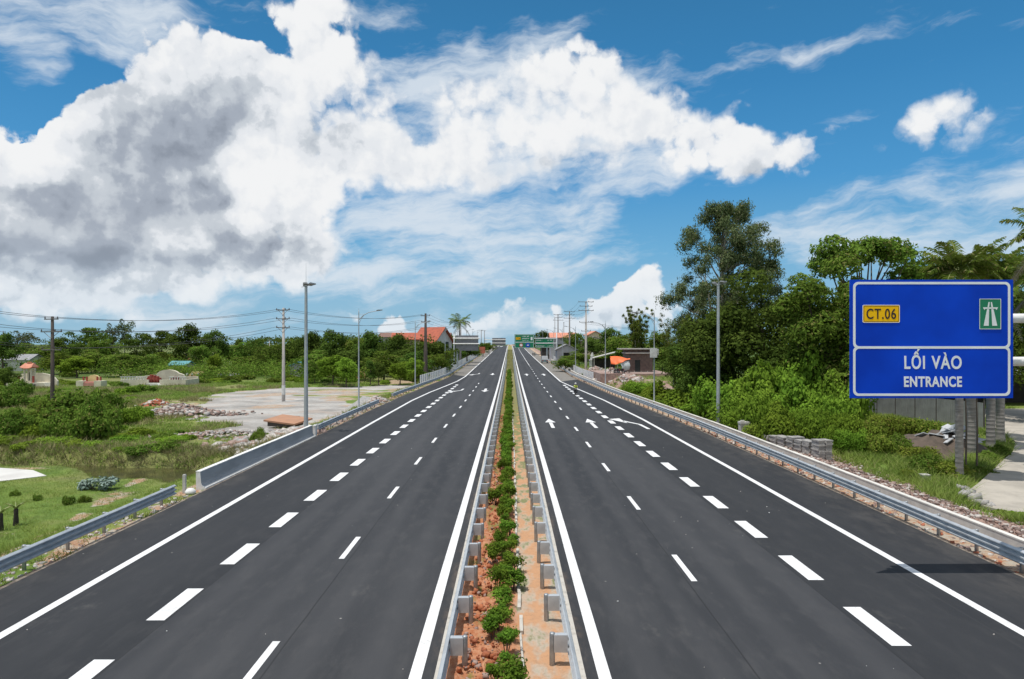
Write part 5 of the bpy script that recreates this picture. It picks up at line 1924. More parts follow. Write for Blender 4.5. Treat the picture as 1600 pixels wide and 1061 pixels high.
def lettering(s, x0, x1, z0, z1, y, m, parent, caps='E', bold=.012, name='lettering'):
    """text between x0..x1 with capitals reaching z0..z1, facing -y"""
    _, vc = text_mesh(caps, 1.0)
    ch = vc[:, 1].max() - vc[:, 1].min()
    size = (z1 - z0) / ch
    me, v = text_mesh(s, size, bold)
    k = (x1 - x0) / (v[:, 0].max() - v[:, 0].min())
    base = vc[:, 1].min() * size
    out = np.stack([x0 + (v[:, 0] - v[:, 0].min()) * k, y - v[:, 2], z0 + v[:, 1] - base], 1).astype(np.float32)
    me.vertices.foreach_set('co', out.ravel())
    me.update()
    me.materials.clear()
    return link_mesh(name, me, m, parent)

def rrect(x0, x1, z0, z1, r_, n=6):
    p = []
    for cx, cz, a0 in ((x1 - r_, z1 - r_, 0), (x0 + r_, z1 - r_, 90), (x0 + r_, z0 + r_, 180), (x1 - r_, z0 + r_, 270)):
        for i in range(n + 1):
            a = R(a0 + 90 * i / n)
            p.append((cx + r_ * math.cos(a), cz + r_ * math.sin(a)))
    return p

def frame(mb, x0, x1, z0, z1, r_, w, y0, y1):
    a = rrect(x0, x1, z0, z1, r_)
    b = rrect(x0 + w, x1 - w, z0 + w, z1 - w, max(.01, r_ - w * .6))
    n = len(a)
    vs = [(x, y0, z) for x, z in a] + [(x, y0, z) for x, z in b] + [(x, y1, z) for x, z in a] + [(x, y1, z) for x, z in b]
    fs = []
    for i in range(n):
        j = (i + 1) % n
        fs += [(i, j, n + j, n + i), (i, 2 * n + i, 2 * n + j, j), (n + i, n + j, 3 * n + j, 3 * n + i)]
    mb.add(vs, fs)

SY = 21.6
sx_ = lambda px: (px - 797) * SY / F
sz_ = lambda py: HCAM - (py - 537) * SY / F
root = empty('road_sign', (18.9, SY + .5, -.1), 0, 'large blue road sign reading ENTRANCE, hung over the right edge of the road', 'road sign')
lx, ly, lz = root.location
X0, X1, Z0, Z1 = sx_(1328.5) - lx, sx_(1583) - lx, sz_(622) - lz, sz_(437) - lz
yf = SY - ly
def SX(px): return sx_(px) - lx
def SZ(py): return sz_(py) - lz
mb = MB()
mb.box(((X0 + X1) / 2, yf + .025, (Z0 + Z1) / 2), (X1 - X0, .05, Z1 - Z0))
mb.build('panel', MATS['sign_blue'], root)
mb = MB()
frame(mb, X0 + .09, X1 - .09, Z0 + .07, SZ(541.2), .16, .075, yf - .006, yf + .001)
frame(mb, X0 + .09, X1 - .09, SZ(541.2) - .07, Z1 - .07, .16, .075, yf - .007, yf + .001)
mb.build('border', MATS['sign_white'], root)
lettering('LỐI VÀO', SX(1413), SX(1502.5), SZ(575.8), SZ(556.6), yf - .003, MATS['sign_white'], root, bold=.012)
lettering('ENTRANCE', SX(1412.5), SX(1503), SZ(603.8), SZ(588.8), yf - .003, MATS['sign_white'], root, bold=.014)
mb = MB()
mb.prism(rrect(SX(1348.3), SX(1405), SZ(503.5), SZ(477), .04), yf - .012, yf - .001)
yp = mb.build('route_plate', MATS['sign_yellow'], root)
mb = MB()
frame(mb, SX(1349.3), SX(1404), SZ(502.5), SZ(478), .035, .012, yf - .015, yf - .011)
mb.build('plate_border', MATS['sign_black'], yp)
mb = MB()
frame(mb, SX(1347.6), SX(1405.7), SZ(504.2), SZ(476.3), .045, .014, yf - .0135, yf - .002)
mb.build('plate_rim', MATS['sign_white'], yp)
lettering('CT.06', SX(1353.5), SX(1399.8), SZ(498), SZ(482.7), yf - .014, MATS['sign_black'], yp, bold=.006)
mb = MB()
mb.prism(rrect(SX(1530), SX(1563.7), SZ(514.3), SZ(466.8), .012, 2), yf - .012, yf - .001)
gp = mb.build('motorway_plate', MATS['sign_green'], root)
mb = MB()
frame(mb, SX(1530), SX(1563.7), SZ(514.3), SZ(466.8), .012, .016, yf - .016, yf - .011)
mb.build('plate_rim', MATS['sign_white'], gp)
mb = MB()
def shp(pts):
    mb.prism([(SX(a), SZ(b)) for a, b in pts], yf - .017, yf - .0115)
shp([(1542.6, 479.8), (1545.0, 479.8), (1546.0, 472), (1544.2, 472)])
shp([(1548.4, 479.8), (1551.0, 479.8), (1549.4, 472), (1547.6, 472)])
shp([(1535.5, 480.2), (1558.8, 480.2), (1558.0, 482.0), (1556.5, 484.4), (1555.0, 482.4), (1539.3, 482.4), (1537.8, 484.4), (1536.2, 482.0)])
shp([(1541.9, 483), (1545.0, 483), (1544.4, 509), (1536.6, 509)])
shp([(1548.6, 483), (1551.8, 483), (1557.8, 509), (1549.9, 509)])
mb.build('motorway_symbol', MATS['sign_white'], gp)
mb = MB()
mb.lathe([(.26, 0), (.24, 3), (.20, 9.2), (.0, 9.3)], n=14)
mb.box((0, 0, .03), (.8, .8, .06))
mb.build('mast', MATS['lamp_steel'], root)
for z in (SZ(497) - .0, SZ(566) - .0):
    mb = MB()
    mb.tube([(0, 0, z), (X0 + .6, 0, z + .04)], [.17, .11], 12)
    mb.build('arm', MATS['parapet_white'], root)
mb = MB()
for f in (.08, .36, .64, .92):
    x = X0 + (X1 - X0) * f
    mb.box((x, yf + .11, (Z0 + Z1) / 2), (.07, .08, (Z1 - Z0) * .96))
    for z in (SZ(497), SZ(566)):
        mb.box((x, yf + .26, z + .02), (.10, .24, .22))
mb.build('stiffener', MATS['galvanised'], root)

# far signs
def cantilever(name, Y, mx, x0, x1, z0, z1, label, back, arms):
    root = empty(name, (mx, Y + .4, float(rz_(Y)) - .1), 0, label, 'road sign')
    mb = MB()
    top = z1 - root.location.z
    mb.lathe([(.28, 0), (.26, 3), (.20, top + .4), (0, top + .42)], n=10)
    mb.build('mast', MATS['lamp_steel'], root)
    if back:
        mb = MB()
        mb.lathe([(.16, 0), (.14, top * 1.02), (0, top * 1.03)], (.75, .8, 0), n=8)
        mb.build('second_mast', MATS['lamp_steel'], root)
    zb = root.location.z
    sgn = -1 if back else 1
    mb = MB()
    mb.box(((x0 + x1) / 2 - mx, -.4, (z0 + z1) / 2 - zb), (x1 - x0, .08, z1 - z0))
    pn = mb.build('panel', MATS['sign_back' if back else 'sign_green'], root)
    for f in arms:
        z = z0 + (z1 - z0) * f - zb
        mb = MB()
        mb.tube([(0, 0, z), ((x1 if x1 > mx else x0) - mx, 0, z)], [.2, .17], 8)
        if back:
            mb.tube([(min(x0, mx) - mx - .3, -.70, z), (max(x0, x1) - mx + .3, -.70, z)], .20, 8)
        mb.build('arm', MATS['parapet_white' if back else 'lamp_steel'], root)
    if back:
        mb = MB()
        n = 7
        for i in range(n):
            x = x0 + (x1 - x0) * (i + .5) / n - mx
            mb.box((x, -.46, (z0 + z1) / 2 - zb), (.06, .05, z1 - z0))
        mb.build('stiffener', MATS['lamp_head'], root)
    return root, pn
k = 188 / F
cantilever('road_sign', 188, Xa(709.5, 188), Xa(712, 188), Xa(747.5, 188), Za(548, 188), Za(524, 188), 'large grey sign seen from behind on the left, with two white horizontal arms', True, (.45, .80))
cantilever('road_sign', 385, Xa(757, 385), Xa(769, 385), Xa(790, 385), Za(539.5, 385), Za(528, 385), 'small far sign seen from behind near the crest of the road', True, (.3, .75))
YG = 230
g1, pn1 = cantilever('road_sign', YG, Xa(870, YG), Xa(804, YG), Xa(834.5, YG), Za(544, YG), Za(522.3, YG), 'taller green direction sign over the right lanes with a yellow plate and two round symbols', False, (.35, .7))
g2, pn2 = cantilever('road_sign', YG + 1.2, Xa(855, YG), Xa(836.5, YG), Xa(865.5, YG), Za(543.3, YG), Za(528.6, YG), 'wider green direction sign listing three lines and distances, right of the taller one', False, (.35, .7))
def dsx(root, px, Y=YG): return Xa(px, Y) - root.location.x
def dsz(root, py, Y=YG): return Za(py, Y) - root.location.z
rb = random.Random(12)
def words(mb, root, px0, px1, py, h, parts):
    """far lettering too small to read: word sized strokes"""
    x = dsx(root, px0)
    e = dsx(root, px1)
    z = dsz(root, py)
    tot = e - x
    n = 0
    while x < e - .05:
        w = min(rb.uniform(.12, .26), e - x)
        hh = h * rb.choice((1, 1, .8, .6))
        mb.box((x + w / 2, -.452, z + rb.uniform(-.04, .04)), (w * .62, .01, hh))
        x += w + (.28 if rb.random() < .2 else .02)
for rt0, lst in ((g1, [(815.5, 827, 525.6, .34), (815.5, 827, 529, .34), (816, 826, 532.3, .2)]),
                 (g2, [(838, 848, 531.6, .36), (838, 849, 536, .36), (838, 851, 540.6, .36), (856, 863.5, 531.6, .36), (856, 863.5, 536, .36), (856, 863.5, 540.6, .36)])):
    mb = MB()
    for a, b, c_, h_ in lst:
        words(mb, rt0, a, b, c_, h_, 3)
    mb.build('lettering', MATS['sign_white'], rt0)
    mb = MB()
    if rt0 is g1:
        frame(mb, dsx(g1, 804.6), dsx(g1, 833.9), dsz(g1, 534.5), dsz(g1, 522.9), .15, .09, -.452, -.441)
        frame(mb, dsx(g1, 804.6), dsx(g1, 833.9), dsz(g1, 543.5), dsz(g1, 534.9), .15, .09, -.452, -.441)
    else:
        frame(mb, dsx(g2, 837), dsx(g2, 865), dsz(g2, 542.8), dsz(g2, 529.1), .15, .09, -.452, -.441)
    mb.build('border', MATS['sign_white'], rt0)
mb = MB()
mb.box((dsx(g1, 809.7), -.455, dsz(g1, 528.8)), (1.55, .02, .85))
yp = mb.build('route_plate', MATS['sign_yellow'], g1)
lettering('CT.06', dsx(g1, 806.9), dsx(g1, 812.5), dsz(g1, 530.1), dsz(g1, 527.5), -.468, MATS['sign_black'], yp, bold=.01)
mb = MB()
mb.box((dsx(g1, 830.6), -.455, dsz(g1, 529)), (.62, .02, 1.1))
mb.build('motorway_plate', MATS['sign_white'], g1)
def disc(mb, x, z, r_, y, n=20):
    mb.prism([(x + r_ * math.cos(2 * math.pi * i / n), z + r_ * math.sin(2 * math.pi * i / n)) for i in range(n)], y, y + .01)
mb = MB(); disc(mb, dsx(g1, 814.4), dsz(g1, 539.3), .64, -.458)
rd = mb.build('round_limit_sign', MATS['sign_redring'], g1)
mb = MB(); disc(mb, dsx(g1, 814.4), dsz(g1, 539.3), .44, -.470); mb.build('disc', MATS['sign_white'], rd)
mb = MB(); disc(mb, dsx(g1, 824.8), dsz(g1, 539.3), .78, -.458)
bd = mb.build('round_blue_sign', MATS['sign_circle_blue'], g1)
mb = MB(); mb.box((dsx(g1, 824.8), -.468, dsz(g1, 539.3)), (.6, .012, .34)); mb.build('digits', MATS['sign_white'], bd)
# red-orange board left far
mb = MB()
root = empty('construction_board', (Xa(753.5, 270), 270, gz(Xa(753.5, 270), 270)), 0, 'faded orange-red board on a post between the two signs seen from behind', 'board')
mb.box((0, 0, 3.6), (2.3, .12, 2.6))
mb.box((0, -.07, 3.9), (1.4, .02, .5))
mb.build('board', mat('orange_board', (.55, .16, .09), (.42, .12, .08), 1.5, .7), root)
mb = MB()
mb.tube([(0, .1, 0), (0, .1, 4.8)], .09, 8)
mb.build('post', MATS['lamp_steel'], root)

# ================================================================ paved pads, fence, buildings on the right
m, t, o_ = newmat('driveway_concrete')
pos = tpos(t)
c = tmix(t, tramp(t, tnoise(t, pos, .5, 6, .7), .35, .65), (.44, .40, .34), (.34, .31, .265))
c = tmix(t, tmath(t, 'MULTIPLY', tramp(t, tnoise(t, pos, 2.5, 5, .75), .55, .75), .5), c, (.22, .19, .15))
tprin(t, o_, c, .92, 0, tbump(t, tnoise(t, pos, 14, 4), .3, .01), .3)
MATS['driveway'] = m
mb = MB()
mb.prism(DRIVE, -.62, -.40, 'Z')
tag(mb.build('driveway', MATS['driveway']), kind='structure')
mat('pad_concrete', (.60, .585, .55), (.50, .48, .45), .6, .9, bump=.1)
mb = MB()
mb.prism(PADW, -1.3, -.975, 'Z')
tag(mb.build('concrete_pad', MATS['pad_concrete']), kind='structure')

mat('sheet_metal', (.36, .37, .385), (.27, .28, .29), .9, .5, .4)
mat('dark_post', (.06, .055, .05), (.09, .08, .07), 5, .8)
A_, B_ = Vector((39.0, 83.5, 0)), Vector((43.6, 62.8, 0))
root = empty('sheet_fence', (A_.x, A_.y, gz(A_.x, A_.y)), 0, 'grey corrugated metal sheet fence behind the shrubs under the blue sign', 'fence')
d = (B_ - A_)
npan = 8
th = math.atan2(d.y, d.x)
for i in range(npan):
    p = A_ + d * ((i + .5) / npan) - root.location
    p.z = 0
    mb = MB()
    ln = d.length / npan - .06
    nc = 22
    vs = []
    for j in range(nc + 1):
        xx = -ln / 2 + ln * j / nc
        yy = .03 * (1 if j % 2 else -1)
        vs += [(xx, yy, .0), (xx, yy, 2.5), (xx, yy + .01, 2.5), (xx, yy + .01, .0)]
    fs = [(j * 4 + k_, j * 4 + (k_ + 1) % 4, j * 4 + 4 + (k_ + 1) % 4, j * 4 + 4 + k_) for j in range(nc) for k_ in range(4)]
    mb.add(vs, fs)
    o = mb.build('sheet', MATS['sheet_metal'], root, p)
    o.rotation_euler = (0, 0, th)
for i in range(npan + 1):
    p = A_ + d * (i / npan) - root.location
    mb = MB()
    mb.box((0, 0, 1.25), (.10, .10, 2.9))
    mb.build('post', MATS['dark_post'], root, (p.x, p.y, 0))

# dark open shed deep on the right
mat('dark_wall', (.055, .05, .045), (.035, .03, .028), 1, .9)
mat('roof_grey', (.30, .30, .30), (.20, .20, .21), 1.2, .7, bump=.2)
mat('roof_tile', (.42, .10, .05), (.30, .075, .04), 1.2, .75, bump=.4, bscale=9)
mat('roof_tile_pale', (.62, .26, .17), (.50, .20, .13), 1.2, .8, bump=.4, bscale=9)
mat('wall_white', (.62, .62, .60), (.50, .50, .48), .8, .85)
mat('wall_grey', (.42, .42, .45), (.34, .34, .37), .5, .85)
mat('wall_cream', (.62, .52, .34), (.52, .43, .28), .8, .85)
mat('window_dark', (.02, .022, .026), (.03, .032, .036), 3, .15)
root = empty('open_shed', (66, 88, gz(66, 88)), 0, 'dark open fronted shed beyond the end of the driveway', 'shed')
mb = MB(); mb.box((0, 5, 2.1), (22, .2, 4.6)); mb.box((-11, 2.5, 2.1), (.2, 5.2, 4.6)); mb.box((11, 2.5, 2.1), (.2, 5.2, 4.6)); mb.build('wall', MATS['dark_wall'], root)
mb = MB(); mb.prism([(-1.2, 4.0), (5.4, 4.9), (5.4, 5.0), (-1.2, 4.1)], -11.6, 11.6, 'X'); mb.build('roof', MATS['roof_grey'], root)
for i in range(5):
    mb = MB(); mb.box((-10.8 + i * 5.4, -.6, 2.0), (.22, .22, 4.2)); mb.build('post', MATS['dark_post'], root)

def gable_house(name, loc, rz0, w, d_, h, rh, wallm, roofm, label, wins=(), over=.5, cat='house', base=3):
    root = empty(name, loc, rz0, label, cat)
    mb = MB()
    mb.prism([(-w / 2, -base), (w / 2, -base), (w / 2, h), (0, h + rh), (-w / 2, h)], -d_ / 2, d_ / 2)
    wl = mb.build('wall', MATS[wallm], root)
    mb = MB()
    k_ = rh / (w / 2)
    e = w / 2 + over
    for s in (-1, 1):
        mb.prism([(0, h + rh + .06), (s * e, h - over * k_ + .06), (s * e, h - over * k_ + .26), (0, h + rh + .28)], -d_ / 2 - over, d_ / 2 + over)
    mb.build('roof', MATS[roofm], root)
    for (face, a, z, ww, hh) in wins:
        mb = MB()
        if face == 'f':
            c0, dd = (a, -d_ / 2 - .02, z), (ww, .06, hh)
        elif face == 'r':
            c0, dd = (w / 2 + .02, a, z), (.06, ww, hh)
        else:
            c0, dd = (-w / 2 - .02, a, z), (.06, ww, hh)
        mb.box(c0, dd)
        wi = mb.build('window', MATS['window_dark'], root)
        mb = MB()
        if face == 'f':
            frame(mb, a - ww / 2 - .08, a + ww / 2 + .08, z - hh / 2 - .08, z + hh / 2 + .08, .01, .08, -d_ / 2 - .08, -d_ / 2 - .01)
            mb.build('frame', MATS['wall_white'], wi)
    return root

# tiled house on the left, ridge running left-right, gable to the right
YH = 192
X = Xa(677, YH)
zr = Za(511.5, YH)
zg = gz(X, YH)
H_ = gable_house('tiled_house', (X, YH, zg), math.pi / 2 - .55, 8.0, 7.0, zr - zg - 3.9, 3.7, 'wall_white', 'roof_tile', 'big white house with steep orange-red tiled roof behind the dark roadside pole',
            [('f', -1.7, 8.2, 1.5, 1.6), ('f', 1.7, 8.2, 1.5, 1.6), ('f', 0, 5.2, 1.8, 1.8), ('r', -1.5, 7.2, 1.2, 1.5), ('r', 1.5, 7.2, 1.2, 1.5), ('l', -1.5, 7.2, 1.2, 1.5), ('l', 1.5, 7.2, 1.2, 1.5)], .9)
X = Xa(636, 186)
gable_house('low_tiled_house', (X, 186, gz(X, 186)), math.pi / 2 + .1, 6, 7.0, Za(530, 186) - gz(X, 186), 1.5, 'wall_cream', 'roof_tile', 'low house with flat orange tiled roof half hidden by trees left of the big house',
            [('r', 0, 4, 1.4, 1.2)], .6)
X = Xa(650, 260)
mb = MB()
root = empty('long_roof_building', (X, 260, gz(X, 260)), 0, 'long low brown roofed building on the ridge left of the tiled house', 'building')
mb.box((0, 0, 5.2), (26, 9, 11.5)); mb.build('wall', MATS['wall_grey'], root)
mb = MB(); mb.prism([(-5.2, 10.9), (5.2, 10.9), (0, 12.6)], -13.6, 13.6, 'X'); mb.build('roof', mat('roof_brown', (.22, .12, .09), (.17, .10, .08), 1, .8), root)

# small pale house with red roofs, far left; teal roof; dome-like far buildings
X = Xa(34, 215)
gable_house('gateway_house', (X, 215, gz(X, 215)), math.pi / 2, 7, 9.5, 3.4, 1.5, 'wall_white', 'roof_grey', 'low white house with a grey roof far left behind the terraced tomb', [('r', 0, 2, 1.4, 1.3), ('l', -2.5, 2, 1.2, 1.2), ('l', 2.5, 2, 1.2, 1.2)], .5)
X = Xa(284, 190)
gable_house('teal_shed', (X, 190, gz(X, 190)), math.pi / 2, 5, 4.6, 2.5, .9, 'wall_grey', 'roof_teal' if 'roof_teal' in MATS else mat('roof_teal', (.10, .30, .32), (.08, .24, .26), 1, .6).name.replace('roof_teal', 'roof_teal'), 'small shed with a teal metal roof below the tallest treeline tree', [], .4, 'shed')
X = Xa(466, 170)
gable_house('tin_shed', (X, 172, gz(X, 172)), 0, 4, 4, 3.0, .8, 'wall_grey', 'roof_teal', 'tiny pale roofed shed peeking between trees right of the concrete pole', [], .3, 'shed')

# grey hall with orange roof on the right
Y = 250
X = Xa(881, Y)
zg = gz(X, Y)
zr = Za(521, Y)
root = gable_house('grey_hall', (X, Y + 5, zg), math.pi / 2, 11, 9.6, Za(527, Y) - zg - .2, 1.7, 'wall_grey', 'roof_tile_pale', 'tall grey hall with a pale orange roof right of the green signs', [('l', -2.5, 5.2, 1.4, 1.6), ('l', 1.5, 5.2, 1.4, 1.6)], .4, 'building')
mb = MB()
Y = 215
X = Xa(884, Y)
gable_house('grey_shed', (X, Y, gz(X, Y)), 0, 6, 7, 4.6, 1.5, 'wall_grey', 'roof_grey', 'grey gabled shed in front of the orange roofed hall', [('f', 0, 2.4, 2.0, 2.6)], .5, 'shed')
X = Xa(948, 215)
gable_house('pink_roof_house', (X, 250, gz(X, 250)), .2, 5, 5, Za(523.5, 250) - gz(X, 250) , 1.2, 'wall_cream', 'roof_tile_pale', 'cream house with a pinkish roof behind trees right of the tallest power pole', [('f', -2, 5, 1.4, 1.4), ('f', 2, 5, 1.4, 1.4)], .5)
X = Xa(925, 250)
gable_house('cream_house', (X, 250, gz(X, 250)), .1, 8, 8, Za(533, 250) - gz(X, 250), 1.4, 'wall_cream', 'roof_grey', 'flat topped cream house between the tallest power pole and the pink roof', [('f', -2, 6, 1.4, 1.4), ('f', 2, 6, 1.4, 1.4)], .3)
X = Xa(852, 262)
gable_house('brown_house', (X + 2, 262, gz(X, 262)), 0, 7, 6, 5.5, .6, 'dark_wall', 'roof_grey', 'dark house below the right green sign', [('f', 0, 3, 1.5, 1.5)], .3)

# brick hut with double flat slabs
mat('brick_dark', (.16, .115, .10), (.10, .075, .07), 2.0, .95, bump=.5)
mat('slab_pale', (.52, .50, .47), (.40, .38, .36), 1.4, .9)
Y = 132
X0, X1 = Xa(979, Y), Xa(1020, Y)
zg = Za(585, Y)
root = empty('brick_hut', ((X0 + X1) / 2, Y + 2, zg), 0, 'dark brick hut with two pale flat roof slabs, beside the orange tarpaulin', 'hut')
w = X1 - X0
mb = MB(); mb.box((0, 0, 1.3), (w, 4, 5.6)); mb.box((-.2, 0, 4.4), (w * .96, 3.6, .9)); mb.build('wall', MATS['brick_dark'], root)
mb = MB(); mb.box((0, -.1, 4.13), (w + .5, 4.6, .18)); mb.box((-.5, -.1, 4.93), (w + 1.4, 4.6, .20)); mb.build('roof', MATS['slab_pale'], root)
mb = MB(); mb.box((-.4, -2.02, 1.6), (1.0, .06, 2.4)); mb.build('door', MATS['window_dark'], root)
mb = MB(); mb.box((.3, -2.4, .45), (w + .6, .12, .10)); mb.box((.3, -2.4, .05), (w + .6, .12, .08))
for i in range(5):
    mb.box((-w / 2 + i * w / 4 + .2, -2.4, .2), (.08, .1, 1.0))
mb.build('railing', MATS['slab_pale'], root)

# orange tarpaulin over parked motorbikes
Y = 128
root = empty('tarpaulin', (Xa(966, Y), Y, Za(583, Y)), 0, 'bright orange tarpaulin stretched beside the brick hut', 'tarpaulin')
s = Y / F
def tp(px, py, dy=0): return ((px - 966) * s, dy, (583 - py) * s)
mb = MB()
n = 9
vs = []
for i in range(n):
    f = i / (n - 1)
    px = 953.5 + f * 29.5
    ztop = 557.5 + 5 * f - 2.5 * math.sin(f * 3.1)
    zbot = 568.5 - 5.5 * f + 2 * math.sin(f * 5)
    for (pyy, dy) in ((ztop, 1.6), (ztop - .5, .2), (zbot - 1.5, -.9), (zbot, -1.0 + .3 * math.sin(i * 2.2))):
        vs.append(tp(px, pyy, dy))
fs = [(i * 4 + k_, i * 4 + k_ + 1, i * 4 + 4 + k_ + 1, i * 4 + 4 + k_) for i in range(n - 1) for k_ in range(3)]
mb.add(vs, fs, True)
o = mb.build('sheet', mat('tarp_orange', (.85, .16, .03), (.75, .12, .025), .8, .6, bump=.5, bscale=1.5), root, recalc=False)
mb = MB()
for px, py in ((954, 558), (983, 562), (960, 567), (976, 565)):
    a = tp(px, py, .0)
    mb.tube([(a[0], a[1], -.6), a], .05, 6)
mb.build('pole', MATS['dark_post'], root)
mb = MB()
vs = []
for i in range(7):
    f = i / 6
    vs += [tp(968 + 14 * f, 566 - 2.5 * f, -.7), tp(970 + 13 * f, 572 - f, -1.2 + .2 * math.sin(i * 2)), tp(971 + 11 * f, 580 - 3 * f, -.9)]
mb.add(vs, [(i * 3 + k_, i * 3 + k_ + 1, i * 3 + 4 + k_, i * 3 + 3 + k_) for i in range(6) for k_ in range(2)], True)
o = mb.build('plastic_sheet', mat('pale_sheet', (.55, .60, .62), (.45, .50, .52), .8, .5, bump=.5, bscale=2), None, root.location)
tag(o, 'pale bluish plastic sheet hanging below the orange tarpaulin', 'plastic sheet')

# white statue far right
X = Xa(925.5, 178)
root = empty('garden_statue', (X, 178, gz(X, 178)), 0, 'white statue on a pedestal by the pale path right of the tallest pole', 'statue')
zt = Za(551, 178) - root.location.z
mb = MB(); mb.box((0, 0, zt * .25), (1.3, 1.3, zt * .5)); mb.box((0, 0, zt * .52), (1.6, 1.6, .25)); mb.build('pedestal', MATS['wall_white'], root)
mb = MB(); mb.lathe([(.5, zt * .53), (.55, zt * .62), (.38, zt * .74), (.5, zt * .83), (.2, zt * .90), (.27, zt * .95), (.2, zt * .99), (0, zt)], n=12); mb.build('figure', MATS['wall_white'], root)
mb = MB()
pth = [Wp(915, 577, 1.0), Wp(921, 577, 1.0), (Xa(931, 165), 165), (Xa(928, 176), 176), (Xa(919, 176), 176), (Xa(918, 160), 160)]
mb.add([(x, y, gz(x, y) + .06) for x, y in pth], [(0, 1, 2, 3, 4, 5)])
tag(mb.build('pale_path', MATS['driveway'], recalc=False), kind='structure')
X = Xa(945, 165)
root = empty('lean_to', (X, 165, gz(X, 165)), 0, 'low lean-to with a pale sloping roof left of the tarpaulin', 'shed')
mb = MB(); mb.prism([(-3.0, 2.7), (3.0, 4.2), (3.0, 4.35), (-3.0, 2.85)], -2, 2); mb.build('roof', MATS['slab_pale'], root)
mb = MB(); mb.box((0, 1.9, 1.0), (5.6, .15, 3.2)); mb.build('wall', MATS['dark_wall'], root)
for sx0 in (-2.8, 2.8):
    mb = MB(); mb.box((sx0, -1.8, 1.0), (.15, .15, 3.6)); mb.build('post', MATS['slab_pale'], root)

# ================================================================ rubble, stones, heaps
mat('rock_pink', (.38, .27, .225), (.24, .165, .145), 2.2, .95, bump=.4)
mat('rock_grey', (.40, .38, .36), (.26, .25, .24), 2.0, .95, bump=.4)
mat('rock_pale', (.58, .54, .50), (.42, .38, .34), 2.0, .95, bump=.3)
mat('rock_dark', (.20, .14, .12), (.12, .09, .08), 2.2, .95, bump=.4)
mat('brick_red', (.45, .14, .07), (.34, .12, .07), 2.0, .9, bump=.4)

def rocks(name, pts, smin, smax, mats, seed, flat=.65, parent=None):
    """angular stones at the given points; one object per material"""
    r = np.random.default_rng(seed)
    base = np.array([(-1, -1, -1), (1, -1, -1), (1, 1, -1), (-1, 1, -1), (-1, -1, 1), (1, -1, 1), (1, 1, 1), (-1, 1, 1)], dtype=float) * .5
    F_ = np.array([(0, 3, 2, 1), (4, 5, 6, 7), (0, 1, 5, 4), (1, 2, 6, 5), (2, 3, 7, 6), (3, 0, 4, 7)])
    P = np.array(pts)
    n = len(P)
    V = base[None] * (1 + r.normal(size=(n, 8, 3)) * .22)
    s = smin + (smax - smin) * r.random(n) ** 2.2
    V = V * s[:, None, None] * np.array([1, .8, flat])
    a, b = r.random(n) * 6.28, r.normal(size=n) * .35
    ca, sa, cb, sb = np.cos(a), np.sin(a), np.cos(b), np.sin(b)
    x, y, z = V[..., 0].copy(), V[..., 1].copy(), V[..., 2].copy()
    z2 = z * cb[:, None] + x * sb[:, None]
    x2 = x * cb[:, None] - z * sb[:, None]
    V = np.stack([x2 * ca[:, None] - y * sa[:, None], x2 * sa[:, None] + y * ca[:, None], z2], -1) + P[:, None]
    which = r.integers(0, len(mats), n)
    me = npmesh(name, V.reshape(-1, 3), (F_[None] + np.arange(n)[:, None, None] * 8).ravel(), 4)
    for mm in mats:
        me.materials.append(MATS[mm])
    me.polygons.foreach_set('material_index', np.repeat(which, 6).astype(np.int32))
    return link_mesh(name, me, None, parent)

def heap_pts(cx, cy, rx, ry, h, n, seed, rz0=0):
    r = np.random.default_rng(seed)
    q = r.normal(size=(n, 2)) * .42
    rad = np.hypot(q[:, 0], q[:, 1])
    z = h * np.maximum(0, 1 - rad) ** 1.2 * (.55 + .6 * fbm(q[:, 0], q[:, 1], .3, seed))
    x = cx + (q[:, 0] * math.cos(rz0) * rx - q[:, 1] * math.sin(rz0) * ry)
    y = cy + (q[:, 0] * math.sin(rz0) * rx + q[:, 1] * math.cos(rz0) * ry)
    return np.stack([x, y, ground_(x, y) + z], 1)

def mound(name, cx, cy, rx, ry, h, m, seed, pw=1.4, n=28, rough=.18):
    a = np.linspace(0, 2 * np.pi, n * 2 + 1)
    q = np.linspace(0, 1, n)
    A, Q = np.meshgrid(a, q)
    X = cx + np.cos(A) * Q * rx
    Y = cy + np.sin(A) * Q * ry
    Z = ground_(X, Y) - .06 + h * np.maximum(0, 1 - Q) ** (1 / pw) * (1 + rough * (fbm(X, Y, h, seed) - .5) * 2)
    X[:, -1], Y[:, -1], Z[:, -1] = X[:, 0], Y[:, 0], Z[:, 0]
    return link_mesh(name, gridmesh(name, np.stack([X, Y, Z], -1)), m)

cx, cy = Wp(283, 648, -1)
tag(rocks('rubble_heap', heap_pts(cx, cy, 7.0, 3.4, 1.3, 1500, 1, .2), .10, .5, ['rock_pink', 'rock_grey', 'rock_pink', 'rock_dark', 'rock_pale'], 1), 'reddish grey rubble heap at the left end of the gravel lot', 'rubble', None, 'stuff')
cx, cy = Wp(243, 634, -1)
tag(rocks('brick_heap', heap_pts(cx, cy, 2.6, 1.8, .9, 160, 2), .15, .5, ['brick_red', 'brick_red', 'rock_pale'], 2), 'small orange brick heap left of the rubble heap', 'rubble', None, 'stuff')
cx, cy = Wp(440, 672, -.6)
tag(rocks('concrete_rubble', heap_pts(-20.4, 57.5, 4.0, 5.6, .8, 700, 3), .12, .8, ['rock_grey', 'rock_pale', 'rock_pink'], 3), 'broken concrete rubble behind the far part of the parapet', 'rubble', None, 'stuff')
cx, cy = Wp(352, 682, -1)
tag(rocks('stone_spoil', heap_pts(cx, cy, 8.5, 2.6, .45, 900, 4, .1), .06, .34, ['rock_grey', 'rock_pink', 'rock_pale'], 4), 'low stony spoil along the near edge of the gravel lot', 'rubble', None, 'stuff')
cx, cy = Wp(600, 628, -.6)
